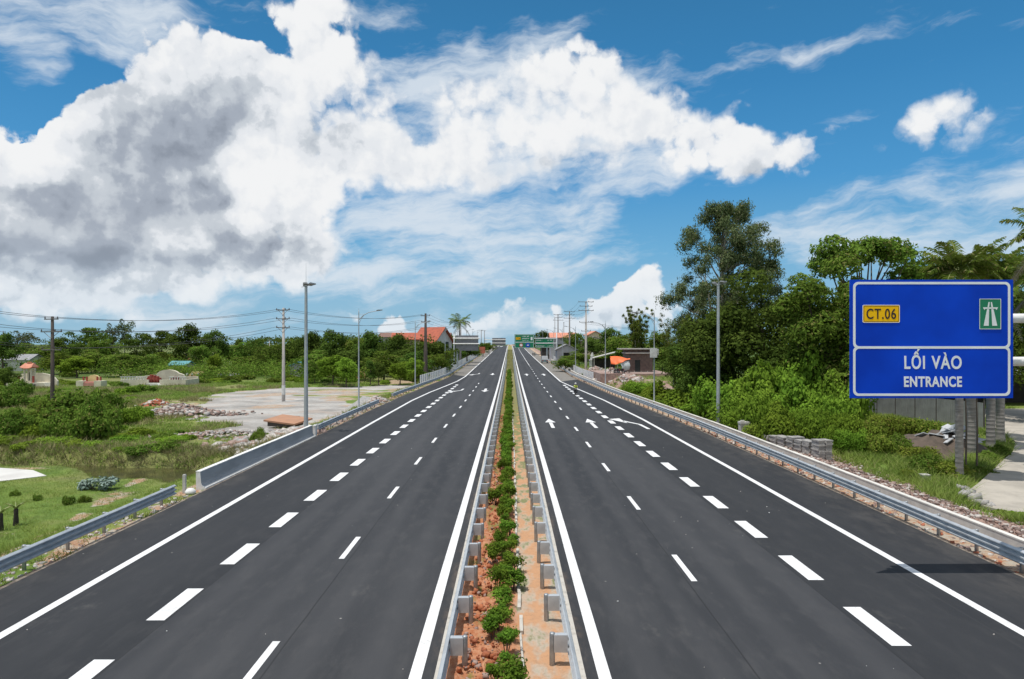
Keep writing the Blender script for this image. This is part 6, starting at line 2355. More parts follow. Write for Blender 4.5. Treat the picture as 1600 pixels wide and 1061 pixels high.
tag(rocks('stone_heap', heap_pts(-17.4, 88.5, 1.6, 4.0, .8, 200, 5), .15, .6, ['rock_grey', 'rock_pale', 'rock_pink'], 5), 'broken stone heap in the gap between the two left guardrails', 'rubble', None, 'stuff')
tag(rocks('verge_stones', np.stack([-16.2 - .8 * rng.random(500), 57 + 30 * rng.random(500), -.12 + .1 * rng.random(500)], 1), .08, .34, ['rock_pale', 'rock_pink', 'rock_grey'], 6), 'pale pinkish stones under the short left guardrail', 'rubble', None, 'stuff')
xx = rng.uniform(0, 1, 5200)
yy = 22 + 46 * xx ** 1.1
off = 1.85 + 4.4 * rng.random(5200) ** 1.2
px_ = xr_(yy) + off
tag(rocks('crushed_stone', np.stack([px_, yy, ground_(px_, yy) + .02 + .2 * (fbm(px_, yy, 1.5, 91) - .4)], 1), .05, .22, ['rock_pink', 'rock_pink', 'rock_pale', 'rock_dark'], 7), 'pinkish crushed stone strip behind the right concrete wall', 'rubble', None, 'stuff')
yy = rng.uniform(12, 70, 900)
px_ = xr_(yy) + .2 + 1.1 * rng.random(900)
tag(rocks('soil_clods', np.stack([px_, yy, ground_(px_, yy) + .0], 1), .04, .2, ['brick_red', 'rock_pink', 'rock_pale', 'rock_pink'], 8), 'orange soil clods and stones under the right guardrail', 'soil', None, 'stuff')
yy = rng.uniform(8, 40, 700)
px_ = xl_(yy) - .25 - 1.2 * rng.random(700)
tag(rocks('verge_rubble', np.stack([px_, yy, ground_(px_, yy) + .0], 1)[yy < 34], .04, .18, ['rock_pale', 'rock_pink', 'rock_grey'], 9), 'small stones under the near left guardrail', 'rubble', None, 'stuff')
mat('soil_red', (.40, .13, .055), (.30, .10, .05), 5, .95, bump=.5)
yy = 11 + 60 * rng.random(1500) ** 1.6
px_ = -1.15 + .95 * rng.random(1500)
tag(rocks('soil_lumps', np.stack([px_, yy, .06 + .06 * rng.random(1500)], 1), .03, .15, ['soil_red', 'soil_red', 'soil_red', 'rock_pink'], 10, .8), 'red-orange soil lumps on the left side of the median', 'soil', None, 'stuff')

# right bank rubble near the hut
for i, (px, py, rx, ry, h, n, lab) in enumerate(((955, 590, 4.5, 6, 1.3, 420, 'wide pinkish rubble slope below the orange tarpaulin'), (925, 583, 4.0, 5, 1.1, 260, 'rubble heap left of the orange tarpaulin'), (985, 596, 2.4, 5, .8, 200, 'pale rubble tongue below the brick hut'))):
    cx, cy = Wp(px, py, .9)
    tag(rocks('rubble_slope', heap_pts(cx, cy, rx, ry, h, n, 20 + i), .25, 1.0, ['rock_pink', 'rock_pale', 'rock_pink', 'rock_grey'], 20 + i), lab, 'rubble', None, 'stuff')

# tilted brown slab
cx, cy = Wp(450, 663, -.5)
root = empty('broken_slab', (cx - .3, cy + 1.0, -.15), 0, 'tilted rusty brown slab lying on rubble behind the parapet', 'slab')
mb = MB(); mb.box((0, 0, 0), (3.7, 2.9, .16), rz=-.35, tilt=Matrix.Rotation(.07, 3, 'Y') @ Matrix.Rotation(.10, 3, 'X')); mb.build('slab', mat('slab_rust', (.42, .22, .13), (.34, .19, .12), 1.2, .9), root)
mb = MB(); mb.box((-.3, .1, -.35), (2.8, 2.0, .5), rz=-.3); mb.build('base', MATS['dark_post'], root)
cx, cy = Wp(562, 637, -.85)
tag(mound('gravel_heap', cx + .4, cy, 2.4, 2.4, 1.25, mat('gravel_grey', (.36, .35, .33), (.26, .255, .25), 4, .95, bump=.8, bscale=14), 3, 1.05), 'pointed grey gravel heap at the foot of the nearest left street lamp', 'gravel heap', None, 'stuff')
cx, cy = Wp(620, 596, -.6)
tag(mound('sand_bank', cx, cy, 4.0, 2.2, .9, mat('sand_brown', (.38, .28, .18), (.28, .21, .13), 2, .95, bump=.6), 4, 1.8), 'long brown earth bank below the white tombs', 'earth bank', None, 'stuff')
for (px, py, l_, lab) in ((458, 650, 1.3, 'dark plank lying on the gravel lot'), (378, 646, .5, 'small dark stone alone on the gravel lot'), (588, 631, 1.5, 'dark plank lying behind the short guardrail')):
    cx, cy = Wp(px, py, -.9)
    mb = MB(); mb.box((0, 0, .08), (l_, .35, .16), rz=.3); mb.box((.3, .2, .12), (l_ * .6, .2, .1), rz=-.2)
    tag(mb.build('plank', MATS['dark_post'], None, (cx, cy, gz(cx, cy))), lab, 'plank')

# earth mound with grey sheeting on the right, sand disc, blocks
mcx, mcy = 30.6, 49.5
tag(mound('earth_mound', mcx, mcy, 4.8, 3.4, 1.75, mat('earth_dark', (.12, .09, .07), (.075, .058, .045), 1.6, .95, bump=.8, bscale=6), 6, 1.25, rough=.6), 'dark earth mound topped with grey sheeting left of the palm trunks', 'earth mound', None, 'stuff')
r2 = random.Random(14)
root = empty('sheeting_pile', (mcx + .9, mcy - .4, gz(mcx, mcy) + 1.35), 0, 'crumpled grey-white sheeting on top of the dark earth mound', 'sheeting')
for i in range(30):
    mb = MB()
    T = Matrix.Rotation(r2.uniform(-.5, .5), 3, 'X') @ Matrix.Rotation(r2.uniform(-.5, .5), 3, 'Y')
    a = r2.uniform(0, 6.28)
    k = r2.random() ** .5
    mb.box((math.cos(a) * k * 1.7, math.sin(a) * k * 1.2 - .3, .62 - .85 * k + r2.uniform(-.1, .12)), (r2.uniform(.5, 1.1), r2.uniform(.4, .9), .06), rz=r2.uniform(0, 3), tilt=T)
    mb.build('sheet', mat('sheeting', (.50, .51, .52), (.34, .35, .36), 2, .6), root)
mb = MB(); mb.box((0, 0, .12), (.95, .6, .26), rz=.4, taper=.7); mb.box((.3, .1, .3), (.5, .4, .15), rz=.1, taper=.6)
X, Y = Wp(1442, 716, -.4)
tag(mb.build('white_sack', MATS['parapet_white'], None, (X, Y, gz(X, Y))), 'white sack lying in the weeds below the earth mound', 'sack')
X, Y = Wp(1541, 714, -.4)
tag(mound('sand_heap', X, Y, 1.5, 1.2, .35, MATS['sand_brown'], 8, 2.0), 'small flat tan sand heap between the palm trunks', 'sand heap', None, 'stuff')
X, Y = Wp(1445, 751, -.35)
mb = MB(); mb.box((0, 0, .22), (.42, .42, .5)); mb.box((0, 0, .49), (.46, .46, .05))
tag(mb.build('concrete_post_stub', MATS['slab_pale'], None, (X, Y, gz(X, Y))), 'small square pale concrete stub below the yellow-green shrubs', 'concrete stub')
for i, (px, py, s_, lab) in enumerate(((1510, 768, .6, 'stacked grey stone block nearest the palm'), (1518, 778, .7, 'broken grey stone block in the middle of the driveway corner'), (1535, 786, .55, 'grey stone block at the driveway edge'), (1546, 789, .42, 'small square grey block at the driveway edge'))):
    X, Y = Wp(px, py, -.35)
    o = rocks('stone_block', [(0, 0, .12), (.25, .2, .1), (-.2, .15, .32)][:3 if i < 2 else 2], s_ * .6, s_, ['rock_grey'], 60 + i, .7)
    o.location = (X, Y, gz(X, Y) + .05)
    tag(o, lab, 'stone block')
# stacks of grey paving slabs behind the wall
mat('paver_grey', (.36, .345, .325), (.26, .25, .235), 2.5, .95, bump=.4)
mat('paver_pale', (.46, .44, .41), (.34, .32, .30), 2.5, .95, bump=.4)
stk = [(1204, 693, .95), (1216, 695, 1.0), (1229, 698, 1.05), (1243, 700, 1.0), (1256, 703, .92), (1269, 707, .90), (1284, 710, .98)]
for i, (px, py, hh) in enumerate(stk):
    f = (px - 1204) / 80
    Y = 52.2 - 6.6 * f
    X = max(Xa(px, Y), float(xr_(Y)) + 2.45)
    z0 = gz(X, Y)
    lab = 'stack of grey paving slabs behind the right wall, ' + ('leftmost of seven', 'second from left', 'third from left', 'middle of seven', 'third from right', 'second from right', 'rightmost of seven')[i]
    root = empty('slab_stack', (X, Y, z0), .15, lab, 'slab stack', 'stacks of paving slabs behind the right wall')
    top = Za(680 + 7 * f + (4 if i in (4, 5) else 0), Y) - z0
    z = 0
    while z < top:
        mb = MB()
        for sx0 in (-.26, .26):
            mb.box((sx0 + r2.uniform(-.03, .03), r2.uniform(-.05, .05), z + .05), (.46 + r2.uniform(-.06, .03), .85 + r2.uniform(-.06, .03), .085), rz=r2.uniform(-.06, .06))
        mb.build('slab', MATS[r2.choice(('paver_grey', 'paver_pale'))], root)
        z += .10
X, Y = 18.9, 55.5
X = Xa(1162, 56.5)
mb = MB(); mb.box((0, 0, .1), (.7, .6, .9)); mb.box((.02, 0, .62), (.8, .7, .16)); mb.box((-.15, -.1, .75), (.3, .3, .14))
tag(mb.build('drain_box', MATS['slab_pale'], None, (X, 56.5, .35)), 'weathered concrete block standing behind the wall right of the floodlight mast', 'concrete block')
# marker post, rag and white stones at the near end of the parapet
mb = MB(); mb.box((0, 0, .35), (.14, .14, 1.2)); mb.box((0, 0, .96), (.12, .12, .04))
X, Y = -16.5, 34.6
tag(mb.build('marker_post', MATS['slab_pale'], None, (X, Y, -.1)), 'short grey concrete post between the near guardrail and the parapet', 'post')
for (x, y, s_, mm, nm_, lab) in ((-16.1, 34.4, .45, 'parapet_white', 'white_sack', 'white sack at the near foot of the parapet'), (-16.35, 34.9, .32, 'brick_red', 'orange_rag', 'orange-red rag beside the parapet end')):
    mb = MB()
    mb.lathe([(0, 0), (s_ * .55, .03), (s_ * .6, s_ * .3), (s_ * .35, s_ * .62), (0, s_ * .7)], n=9)
    tag(mb.build(nm_, MATS[mm], None, (x, y, -.08)), lab, 'debris')

# white litter and tiny stones scattered on the asphalt
pts = []
for _ in range(80):
    x = r2.choice((-1, 1)) * r2.uniform(2.4, 15)
    y = 10 + 60 * r2.random() ** 1.5
    pts.append((x, y, .008))
tag(rocks('road_grit', pts, .012, .05, ['rock_pale', 'parapet_white'], 33, .4), 'scattered pale grit on the asphalt', 'grit', None, 'stuff')

# ================================================================ tombs and shrines in the left field
mat('tomb_beige', (.66, .61, .48), (.54, .50, .40), 1.2, .9, bump=.2)
mat('tomb_red', (.34, .06, .04), (.26, .05, .04), 2, .7)
mat('tomb_pink', (.55, .27, .22), (.45, .22, .18), 1.5, .8)
mat('tomb_yellow', (.78, .62, .30), (.68, .53, .26), 1.5, .8)
mat('tomb_grey', (.16, .15, .15), (.11, .10, .10), 1.5, .8)

def curved_roof(mb, w, d_, h, z, up=.25):
    n = 8
    for s in (-1, 1):
        vs = []
        for i in range(n + 1):
            f = i / n
            x = -w / 2 + w * f
            lift = up * (2 * abs(f - .5)) ** 2.5
            vs += [(x * .72, 0, z + h + lift * .5), (x, s * d_ / 2, z + lift), (x, s * d_ / 2, z + lift - .1), (x * .72, 0, z + h + lift * .5 - .1)]
        fs = [(i * 4 + k_, i * 4 + (k_ + 1) % 4, i * 4 + 4 + (k_ + 1) % 4, i * 4 + 4 + k_) for i in range(n) for k_ in range(4)]
        mb.add(vs, fs)
    for s in (-1, 1):
        mb.add([(s * w / 2 * .98, -d_ / 2, z + up - .02), (s * w / 2 * .98, d_ / 2, z + up - .02), (s * w * .36, 0, z + h + up * .5 - .02)], [(0, 1, 2)])

def shrine(root, x, y, z, w, h, roofm='roof_tile_pale', body='tomb_beige'):
    mb = MB()
    for sx0 in (-1, 1):
        for sy0 in (-1, 1):
            mb.box((x + sx0 * w * .36, y + sy0 * w * .3, z + h * .35), (w * .14, w * .14, h * .7))
    mb.box((x, y + w * .2, z + h * .35), (w * .6, w * .1, h * .66))
    mb.box((x, y, z + h * .05), (w * 1.0, w * .85, h * .1))
    mb.box((x, y, z + h * .68), (w * .95, w * .8, h * .06))
    mb.build('shrine_body', MATS[body], root)
    mb = MB(); mb.prism([(x - w * .14, z + h * .12), (x + w * .14, z + h * .12), (x + w * .14, z + h * .45), (x, z + h * .58), (x - w * .14, z + h * .45)], y + w * .10, y + w * .14)
    mb.build('niche', MATS['window_dark'], root)
    mb = MB()
    curved_roof(mb, w * 1.35, w * 1.3, h * .22, z + h * .71, h * .06)
    mb.box((x * 0, 0, z + h * .97), (w * .5, w * .12, h * .08))
    mb.v = [(vx + x, vy + y, vz) for vx, vy, vz in mb.v]
    mb.build('roof', MATS[roofm], root)

def tomb_loc(px, py, z=-1.0):
    X, Y = Wp(px, py, z)
    return (X, Y, gz(X, Y) - .05)

root = empty('terraced_tomb', tomb_loc(42, 606), 0, 'large terraced tomb with a red roofed shrine and dark front steps at far left', 'tomb')
mb = MB()
pr = [(-4.4, -.2), (-4.4, 1.2), (-3.9, 1.9), (-2.6, 2.6), (-1.4, 2.75), (1.4, 2.75), (2.6, 2.5), (3.8, 1.9), (4.4, 1.2), (4.4, -.2)]
mb.prism(pr, 2.2, 2.6)
mb.prism([(-4.2, -.2), (4.2, -.2), (3.6, 1.0), (-3.6, 1.0)], -.6, 2.2)
mb.build('back_wall', MATS['tomb_beige'], root)
mb = MB()
for i in range(3):
    mb.box((.4, -1.0 - .45 * i, .65 - .25 * i), (3.6 + .6 * i, .5, .25))
mb.build('steps', MATS['tomb_grey'], root)
shrine(root, .1, .6, .95, 1.7, 4.0, 'roof_tile_pale')
for sx0 in (-1.4, 1.4):
    mb = MB(); mb.box((sx0, -.2, 1.5), (.28, .28, 1.6)); mb.build('pillar', MATS['tomb_red'], root)

root = empty('yellow_tomb', tomb_loc(143, 604), 0, 'small tomb with a rounded yellow back and pink steps right of the dark utility pole', 'tomb')
mb = MB(); mb.box((-1.75, 0, .6), (1.4, 2, 1.3)); mb.box((1.75, 0, .6), (1.4, 2, 1.3)); mb.box((0, 1.0, .5), (4.6, .3, 1.4)); mb.build('wall', MATS['tomb_beige'], root)
mb = MB(); mb.prism([(-1.2, .5), (1.2, .5), (1.2, 1.6)] + [(1.2 * math.cos(a * .314), 1.6 + .8 * math.sin(a * .314)) for a in range(1, 10)] + [(-1.2, 1.6)], .6, .9); mb.build('rounded_back', MATS['tomb_yellow'], root)
mb = MB(); mb.box((0, -.5, .55), (2.0, 1.0, .6)); mb.box((0, -.2, .95), (2.2, .8, .3)); mb.build('steps', MATS['tomb_pink'], root)
for sx0 in (-1.7, -1.05, 1.05, 1.7):
    mb = MB(); mb.box((sx0, .2, 1.6), (.25, .25, .9)); mb.build('pillar', MATS['tomb_red'], root)

def urn(root, x, y, z, s_, m='tomb_red'):
    mb = MB(); mb.lathe([(.0, 0), (.25 * s_, .02), (.18 * s_, .2 * s_), (.38 * s_, .6 * s_), (.2 * s_, .9 * s_), (.26 * s_, 1.0 * s_), (0, 1.0 * s_)], (x, y, z), 9); mb.build('urn', MATS[m], root)
root = empty('walled_tomb', tomb_loc(245, 603), 0, 'widest walled family tomb with beige walls, pale mound and red urns', 'tomb')
mb = MB()
mb.box((-3.6, -1.5, .6), (5.6, .35, 1.5)); mb.box((4.0, -1.5, .6), (5.2, .35, 1.5)); mb.box((-6.3, 1.3, .6), (.35, 5.4, 1.5)); mb.box((6.5, 1.3, .6), (.35, 5.4, 1.5)); mb.box((.1, 4.0, .8), (12.9, .35, 1.9))
mb.build('wall', MATS['tomb_beige'], root)
mb = MB()
mb.prism([(-3.8, .9), (4.8, .9), (4.2, 2.2)] + [(1.1 + 2.2 * math.cos(a * .314), 2.2 + 1.0 * math.sin(a * .314)) for a in range(1, 10)] + [(-1.3, 2.2), (-3.6, 2.0)], 2.2, 2.9)
mb.build('mound_back', MATS['tomb_beige'], root)
mb = MB()
for i in range(9):
    mb.box((-6.2 + i * .55, -1.5, 1.62), (.16, .16, .5))
mb.box((-4.0, -1.5, 1.9), (5.0, .22, .12))
for i in range(7):
    mb.box((3.4 + i * .5, -1.5, 1.62), (.16, .16, .5))
mb.box((4.9, -1.5, 1.9), (3.4, .22, .12))
mb.build('balustrade', MATS['parapet_white'], root)
mb = MB(); mb.prism([(-1.4, .0), (2.0, .0), (1.4, .7), (-.6, .7)], -2.6, -1.6); mb.build('steps', MATS['parapet_white'], root)
for x, s_ in ((-1.2, 1.3), (-.7, 1.6), (-.1, 1.5), (.5, 1.3), (1.0, 1.0), (3.6, 1.2), (4.2, 1.3), (4.8, 1.1)):
    urn(root, x, -.6, .7, s_)
root = empty('yellow_mound_tomb', tomb_loc(306, 592), 0, 'low yellowish tomb touching the right end of the widest walled tomb', 'tomb')
mb = MB(); mb.prism([(-2, 0), (2.2, 0), (2.2, .9), (1.1, 1.8), (-1.1, 1.8), (-2, .9)], .6, 1.2); mb.build('back_wall', MATS['tomb_yellow'], root)
mb = MB(); mb.box((.2, -.5, .35), (4.8, .3, .8)); mb.build('front_wall', MATS['tomb_pink'], root)
for x in (-1.8, -.6, .8, 2.2):
    urn(root, x, -.5, .7, .7, 'parapet_white')
for i, (px, w_, lab) in enumerate(((353, 3.6, 'low white balustraded tomb left of two'), (372, 3.8, 'low white balustraded tomb right of two, in front of a grassy mound'))):
    root = empty('balustraded_tomb', tomb_loc(px, 590), 0, lab, 'tomb')
    mb = MB(); mb.box((0, .8, .3), (w_, .25, .8)); mb.box((0, -.4, .2), (w_, .2, .5)); mb.build('wall', MATS['parapet_white'], root)
    mb = MB()
    for k_ in range(6):
        mb.box((-w_ / 2 + w_ * k_ / 5, -.4, .65), (.22, .22, .7 if k_ % 2 else 1.0))
    mb.build('pillar_row', MATS['parapet_white'], root)
for i, (px, py, w_, h_, lab, zz) in enumerate(((293.5, 573, 1.7, 3.4, 'small shrine with an orange roof above the widest walled tomb', -1), (388.5, 574, 1.7, 3.6, 'small shrine with an orange roof left of the concrete pole', -1),
                                       (103, 573, 1.9, 2.8, 'small pinkish gateway shrine right of the dark utility pole', -1), (39, 575, 2.6, 5.0, 'gateway shrine with stacked orange roofs at far left', -1), (434, 570, 1.2, 1.8, 'tiny white shrine behind the concrete pole', -1),
                                       (612, 573, 2.2, 3.2, 'small pavilion with a pointed brown roof above the white tombs', -.9))):
    root = empty('small_shrine', tomb_loc(px, py, zz), 0, lab, 'shrine')
    shrine(root, 0, 0, 0, w_, h_, 'roof_tile_pale' if i != 4 else 'wall_white', 'wall_cream' if i != 4 else 'wall_white')
def family_tomb(px, py, w_, h_, lab, c1, c2, seed):
    r3 = random.Random(seed)
    root = empty('family_tomb', tomb_loc(px, py), 0, lab, 'tomb')
    mb = MB()
    mb.prism([(-w_ / 2, -.1), (w_ / 2, -.1), (w_ * .42, h_ * .55), (w_ * .25, h_ * .62), (-w_ * .25, h_ * .62), (-w_ * .42, h_ * .55)], .9, 1.2)
    mb.box((-w_ * .45, .2, h_ * .2), (.3, 1.8, h_ * .45)); mb.box((w_ * .45, .2, h_ * .2), (.3, 1.8, h_ * .45))
    mb.build('wall', MATS[c1], root)
    mb = MB(); mb.box((0, -.2, h_ * .18), (w_ * .55, .9, h_ * .36)); mb.box((0, .2, h_ * .42), (w_ * .4, .7, h_ * .12)); mb.build('grave_slab', MATS[c2], root)
    for k_ in range(4):
        x = -w_ * .42 + w_ * .84 * k_ / 3
        mb = MB(); mb.box((x, .6, h_ * .5), (.22, .22, h_ * .7)); mb.lathe([(.15, 0), (.2, .12), (0, .3)], (x, .6, h_ * .85), 6); mb.build('pillar', MATS[r3.choice((c1, 'parapet_white', 'tomb_yellow'))], root)
    return root
family_tomb(559, 590.5, 4.0, 2.6, 'red family tomb with cream side walls behind the nearest left street lamp', 'tomb_yellow', 'tomb_red', 1)
family_tomb(588, 588, 2.4, 2.3, 'narrow red and cream tomb right of the conical tree', 'tomb_pink', 'tomb_red', 2)
family_tomb(600, 583, 3.0, 2.0, 'beige tomb with yellow trim in the middle of the tomb row', 'tomb_yellow', 'tomb_pink', 3)
family_tomb(618, 585.5, 3.2, 2.0, 'red and grey tomb left of the white tomb', 'tomb_red', 'tomb_beige', 4)
family_tomb(633, 586, 2.8, 1.9, 'white tomb nearest the road, rightmost of the tomb row', 'wall_white', 'tomb_pink', 5)

# ================================================================ vehicles and people
mat('tyre', (.015, .015, .016), (.03, .03, .03), 8, .85)
mat('paint_black', (.02, .02, .025), (.04, .04, .045), 2, .3)
mat('paint_white', (.75, .76, .77), (.68, .69, .70), 2, .3)
mat('paint_teal', (.16, .25, .27), (.13, .21, .23), 2, .5)
mat('vest_yellow', (.62, .72, .10), (.5, .6, .08), 4, .8)
mat('cloth_dark', (.03, .035, .05), (.05, .055, .07), 4, .9)
mat('cloth_green', (.14, .18, .10), (.10, .13, .07), 4, .9)
mat('skin', (.42, .25, .17), (.36, .21, .14), 6, .6)
mat('helmet_white', (.78, .78, .76), (.7, .7, .68), 5, .3)

import bmesh
def skinned(name, joints, edges, m, parent=None, sub=1, root_i=0):
    me = bpy.data.meshes.new(name)
    bm = bmesh.new()
    lay = bm.verts.layers.skin.verify()
    vs = []
    for i, (co, r_) in enumerate(joints):
        v = bm.verts.new(co)
        r2_ = r_ if isinstance(r_, tuple) else (r_, r_)
        v[lay].radius = r2_
        v[lay].use_root = (i == root_i)
        vs.append(v)
    for a, b in edges:
        bm.edges.new((vs[a], vs[b]))
    bm.to_mesh(me)
    bm.free()
    ob = bpy.data.objects.new(name + '_tmp', me)
    COL.objects.link(ob)
    sk = ob.modifiers.new('skin', 'SKIN')
    sk.use_smooth_shade = True
    ss = ob.modifiers.new('sub', 'SUBSURF')
    ss.levels = sub
    ss.render_levels = sub
    dg = bpy.context.evaluated_depsgraph_get()
    dg.update()
    out = bpy.data.meshes.new_from_object(ob.evaluated_get(dg))
    bpy.data.objects.remove(ob)
    out.name = name
    out.materials.clear()
    return link_mesh(name, out, m, parent)

def rider(pose, vest, label, loc, rz0, helmet=True):
    """person; faces +y. sit = astride a motorbike"""
    root = empty('person', loc, rz0, label, 'person')
    if pose == 'sit':
        J = [((0, 0, .86), .135), ((0, .03, 1.05), (.15, .12)), ((0, .06, 1.28), (.17, .12)), ((0, .08, 1.40), (.10, .08)), ((0, .10, 1.48), .055), ((0, .12, 1.56), .085), ((0, .13, 1.66), (.10, .115)), ((0, .12, 1.75), .07)]
        E = [(0, 1), (1, 2), (2, 3), (3, 4), (4, 5), (5, 6), (6, 7)]
        for s_ in (-1, 1):
            b = len(J)
            J += [((s_ * .19, .08, 1.36), .062), ((s_ * .27, .18, 1.12), .045), ((s_ * .29, .42, 1.06), .034), ((s_ * .29, .49, 1.06), .03)]
            E += [(3, b), (b, b + 1), (b + 1, b + 2), (b + 2, b + 3)]
            b = len(J)
            J += [((s_ * .12, .02, .82), .09), ((s_ * .20, .38, .76), .07), ((s_ * .19, .28, .38), .048), ((s_ * .19, .25, .31), .04), ((s_ * .2, .40, .27), .035)]
            E += [(0, b), (b, b + 1), (b + 1, b + 2), (b + 2, b + 3), (b + 3, b + 4)]
    else:
        J = [((0, 0, .95), .13), ((0, 0, 1.12), (.14, .10)), ((0, 0, 1.32), (.16, .105)), ((0, 0, 1.43), (.10, .07)), ((0, .01, 1.5), .05), ((0, .03, 1.57), .08), ((0, .03, 1.67), (.085, .10)), ((0, .02, 1.74), .06)]
        E = [(0, 1), (1, 2), (2, 3), (3, 4), (4, 5), (5, 6), (6, 7)]
        for s_ in (-1, 1):
            b = len(J)
            J += [((s_ * .18, 0, 1.39), .055), ((s_ * .25, .02, 1.12), .042), ((s_ * .26, .12, .88), .032), ((s_ * .26, .15, .80), .03)]
            E += [(3, b), (b, b + 1), (b + 1, b + 2), (b + 2, b + 3)]
            b = len(J)
            J += [((s_ * .09, 0, .88), .085), ((s_ * .11, .03, .50), .06), ((s_ * .12, 0, .12), .042), ((s_ * .12, .0, .06), .04), ((s_ * .12, .14, .04), .035)]
            E += [(0, b), (b, b + 1), (b + 1, b + 2), (b + 2, b + 3), (b + 3, b + 4)]
    skinned('body', J, E, MATS['skin'], root)
    # clothes follow the same joints, a little larger
    def sub(idx, grow, name, m):
        mp = {j: i for i, j in enumerate(idx)}
        JJ = [(J[j][0], tuple(q + grow for q in (J[j][1] if isinstance(J[j][1], tuple) else (J[j][1],) * 2))) for j in idx]
        EE = [(mp[a], mp[b]) for a, b in E if a in mp and b in mp]
        skinned(name, JJ, EE, MATS[m], root)
    sub([0, 1, 2, 3, 8, 9, 17, 18], .016, 'vest', vest)
    sub([0, 12, 13, 14, 15, 16, 21, 22, 23, 24, 25][:6] + [21, 22, 23, 24, 25], .014, 'trousers', 'cloth_dark')
    hz_ = J[6][0]
    if helmet:
        mb = MB()
        mb.lathe([(.125, -.06), (.135, .0), (.13, .06), (.09, .12), (0, .145)], (hz_[0], hz_[1] - .01, hz_[2] + .0), 14)
        mb.build('helmet', MATS['helmet_white'], root)
    else:
        mb = MB()
        mb.lathe([(.09, -.03), (.105, .02), (.09, .08), (0, .115)], (hz_[0], hz_[1] - .02, hz_[2] + .0), 12)
        mb.build('hair', MATS['paint_black'], root)
    # face details
    mb = MB()
    mb.box((hz_[0], hz_[1] + .10, hz_[2] - .04), (.02, .035, .04))
    for s_ in (-1, 1):
        mb.box((hz_[0] + s_ * .035, hz_[1] + .088, hz_[2] - .01), (.022, .012, .010))
    mb.build('face', MATS['skin'], root)
    return root

def motorbike(loc, rz0, label, m='paint_black'):
    root = empty('motorbike', loc, rz0, label, 'motorbike')
    for y in (-.62, .62):
        mb = MB()
        n = 20
        ring = [(.0, y + .27 * math.cos(2 * math.pi * i / n), .29 + .27 * math.sin(2 * math.pi * i / n)) for i in range(n + 1)]
        mb.tube(ring, .05, 8, False)
        w = mb.build('wheel', MATS['tyre'], root)
        mb = MB()
        for i in range(6):
            a = i * math.pi / 3
            mb.tube([(0, y, .29), (0, y + .24 * math.cos(a), .29 + .24 * math.sin(a))], .012, 5, False)
        mb.tube([(-.06, y, .29), (.06, y, .29)], .04, 8)
        mb.build('rim', MATS['lamp_head'], w)
    mb = MB()
    mb.tube([(0, .62, .29), (0, .50, .62), (0, .42, .92)], [.035, .045, .04], 8)
    mb.tube([(0, .45, .75), (0, .25, .48), (0, -.1, .45), (0, -.62, .32)], [.09, .11, .11, .05], 8)
    mb.tube([(0, -.1, .5), (0, -.35, .62), (0, -.8, .70)], [.12, .13, .05], 8)
    mb.build('body', MATS[m], root)
    mb = MB(); mb.tube([(0, .1, .72), (0, -.25, .76), (0, -.66, .80)], [.09, .13, .08], 8); mb.build('seat', MATS['tyre'], root)
    mb = MB(); mb.tube([(-.33, .40, 1.03), (-.12, .46, .98), (.12, .46, .98), (.33, .40, 1.03)], .018, 6); mb.build('handlebar', MATS['lamp_head'], root)
    mb = MB(); mb.lathe([(0, 0), (.08, .02), (.09, .06), (0, .1)], (0, .52, .86), 10); mb.build('headlight', MATS['lamp_glass'], root)
    mb = MB(); mb.box((0, -.86, .62), (.16, .05, .1)); mb.build('tail_light', MATS['sign_redring'], root)
    for s_ in (-1, 1):
        mb = MB(); mb.tube([(s_ * .26, .42, 1.02), (s_ * .32, .44, 1.2)], .008, 5, False); mb.box((s_ * .33, .44, 1.22), (.12, .02, .07)); mb.build('mirror', MATS['tyre'], root)
    mb = MB(); mb.tube([(.14, .2, .3), (.16, -.2, .28), (.17, -.75, .36)], [.03, .035, .045], 7); mb.build('exhaust', MATS['galvanised'], root)
    return root

Y = 100
X = Xa(899.3, Y)
motorbike((X, Y, 0), math.pi, 'motorbike ridden towards the camera on the dashed line of the right carriageway')
rider('sit', 'vest_yellow', 'person in yellow vest and white helmet riding a motorbike towards the camera', (X, Y, 0), math.pi)
Y = 300
for k, (px, lab, lab2, vst) in enumerate(((830.2, 'left of two far motorbikes on the right shoulder', 'person in dark clothes riding the left of two far motorbikes', 'cloth_dark'), (833.6, 'right of two far motorbikes on the right shoulder', 'person in dark green on the right of two far motorbikes', 'cloth_green'))):
    X = Xa(px, Y) + .7
    z = float(rz_(Y + k * 3)) + .006
    motorbike((X, Y + k * 3, z), math.pi, lab)
    rider('sit', vst, lab2, (X, Y + k * 3, z), math.pi, False)
Y = 127
for k, (px, lab) in enumerate(((964, 'dark motorbike parked under the left half of the orange tarpaulin'), (971, 'dark motorbike parked under the right half of the orange tarpaulin'))):
    X = Xa(px, Y)
    o = motorbike((X, Y + .3, Za(583, Y)), .5, lab)
X = Xa(957.5, 133)
rider('stand', 'vest_yellow', 'person in a yellow-green top standing behind the orange tarpaulin', (X, 133, Za(571, 133)), math.pi, False)
# the bank that carries them
mb = MB()
bx0, bx1 = Xa(940, 128), Xa(1025, 130)
mb.box(((bx0 + bx1) / 2 + 1, 134, Za(583, 128) - 1.5), (bx1 - bx0 + 3, 16, 3.0))
tag(mb.build('hut_terrace', MATS['rock_pink']), kind='structure')

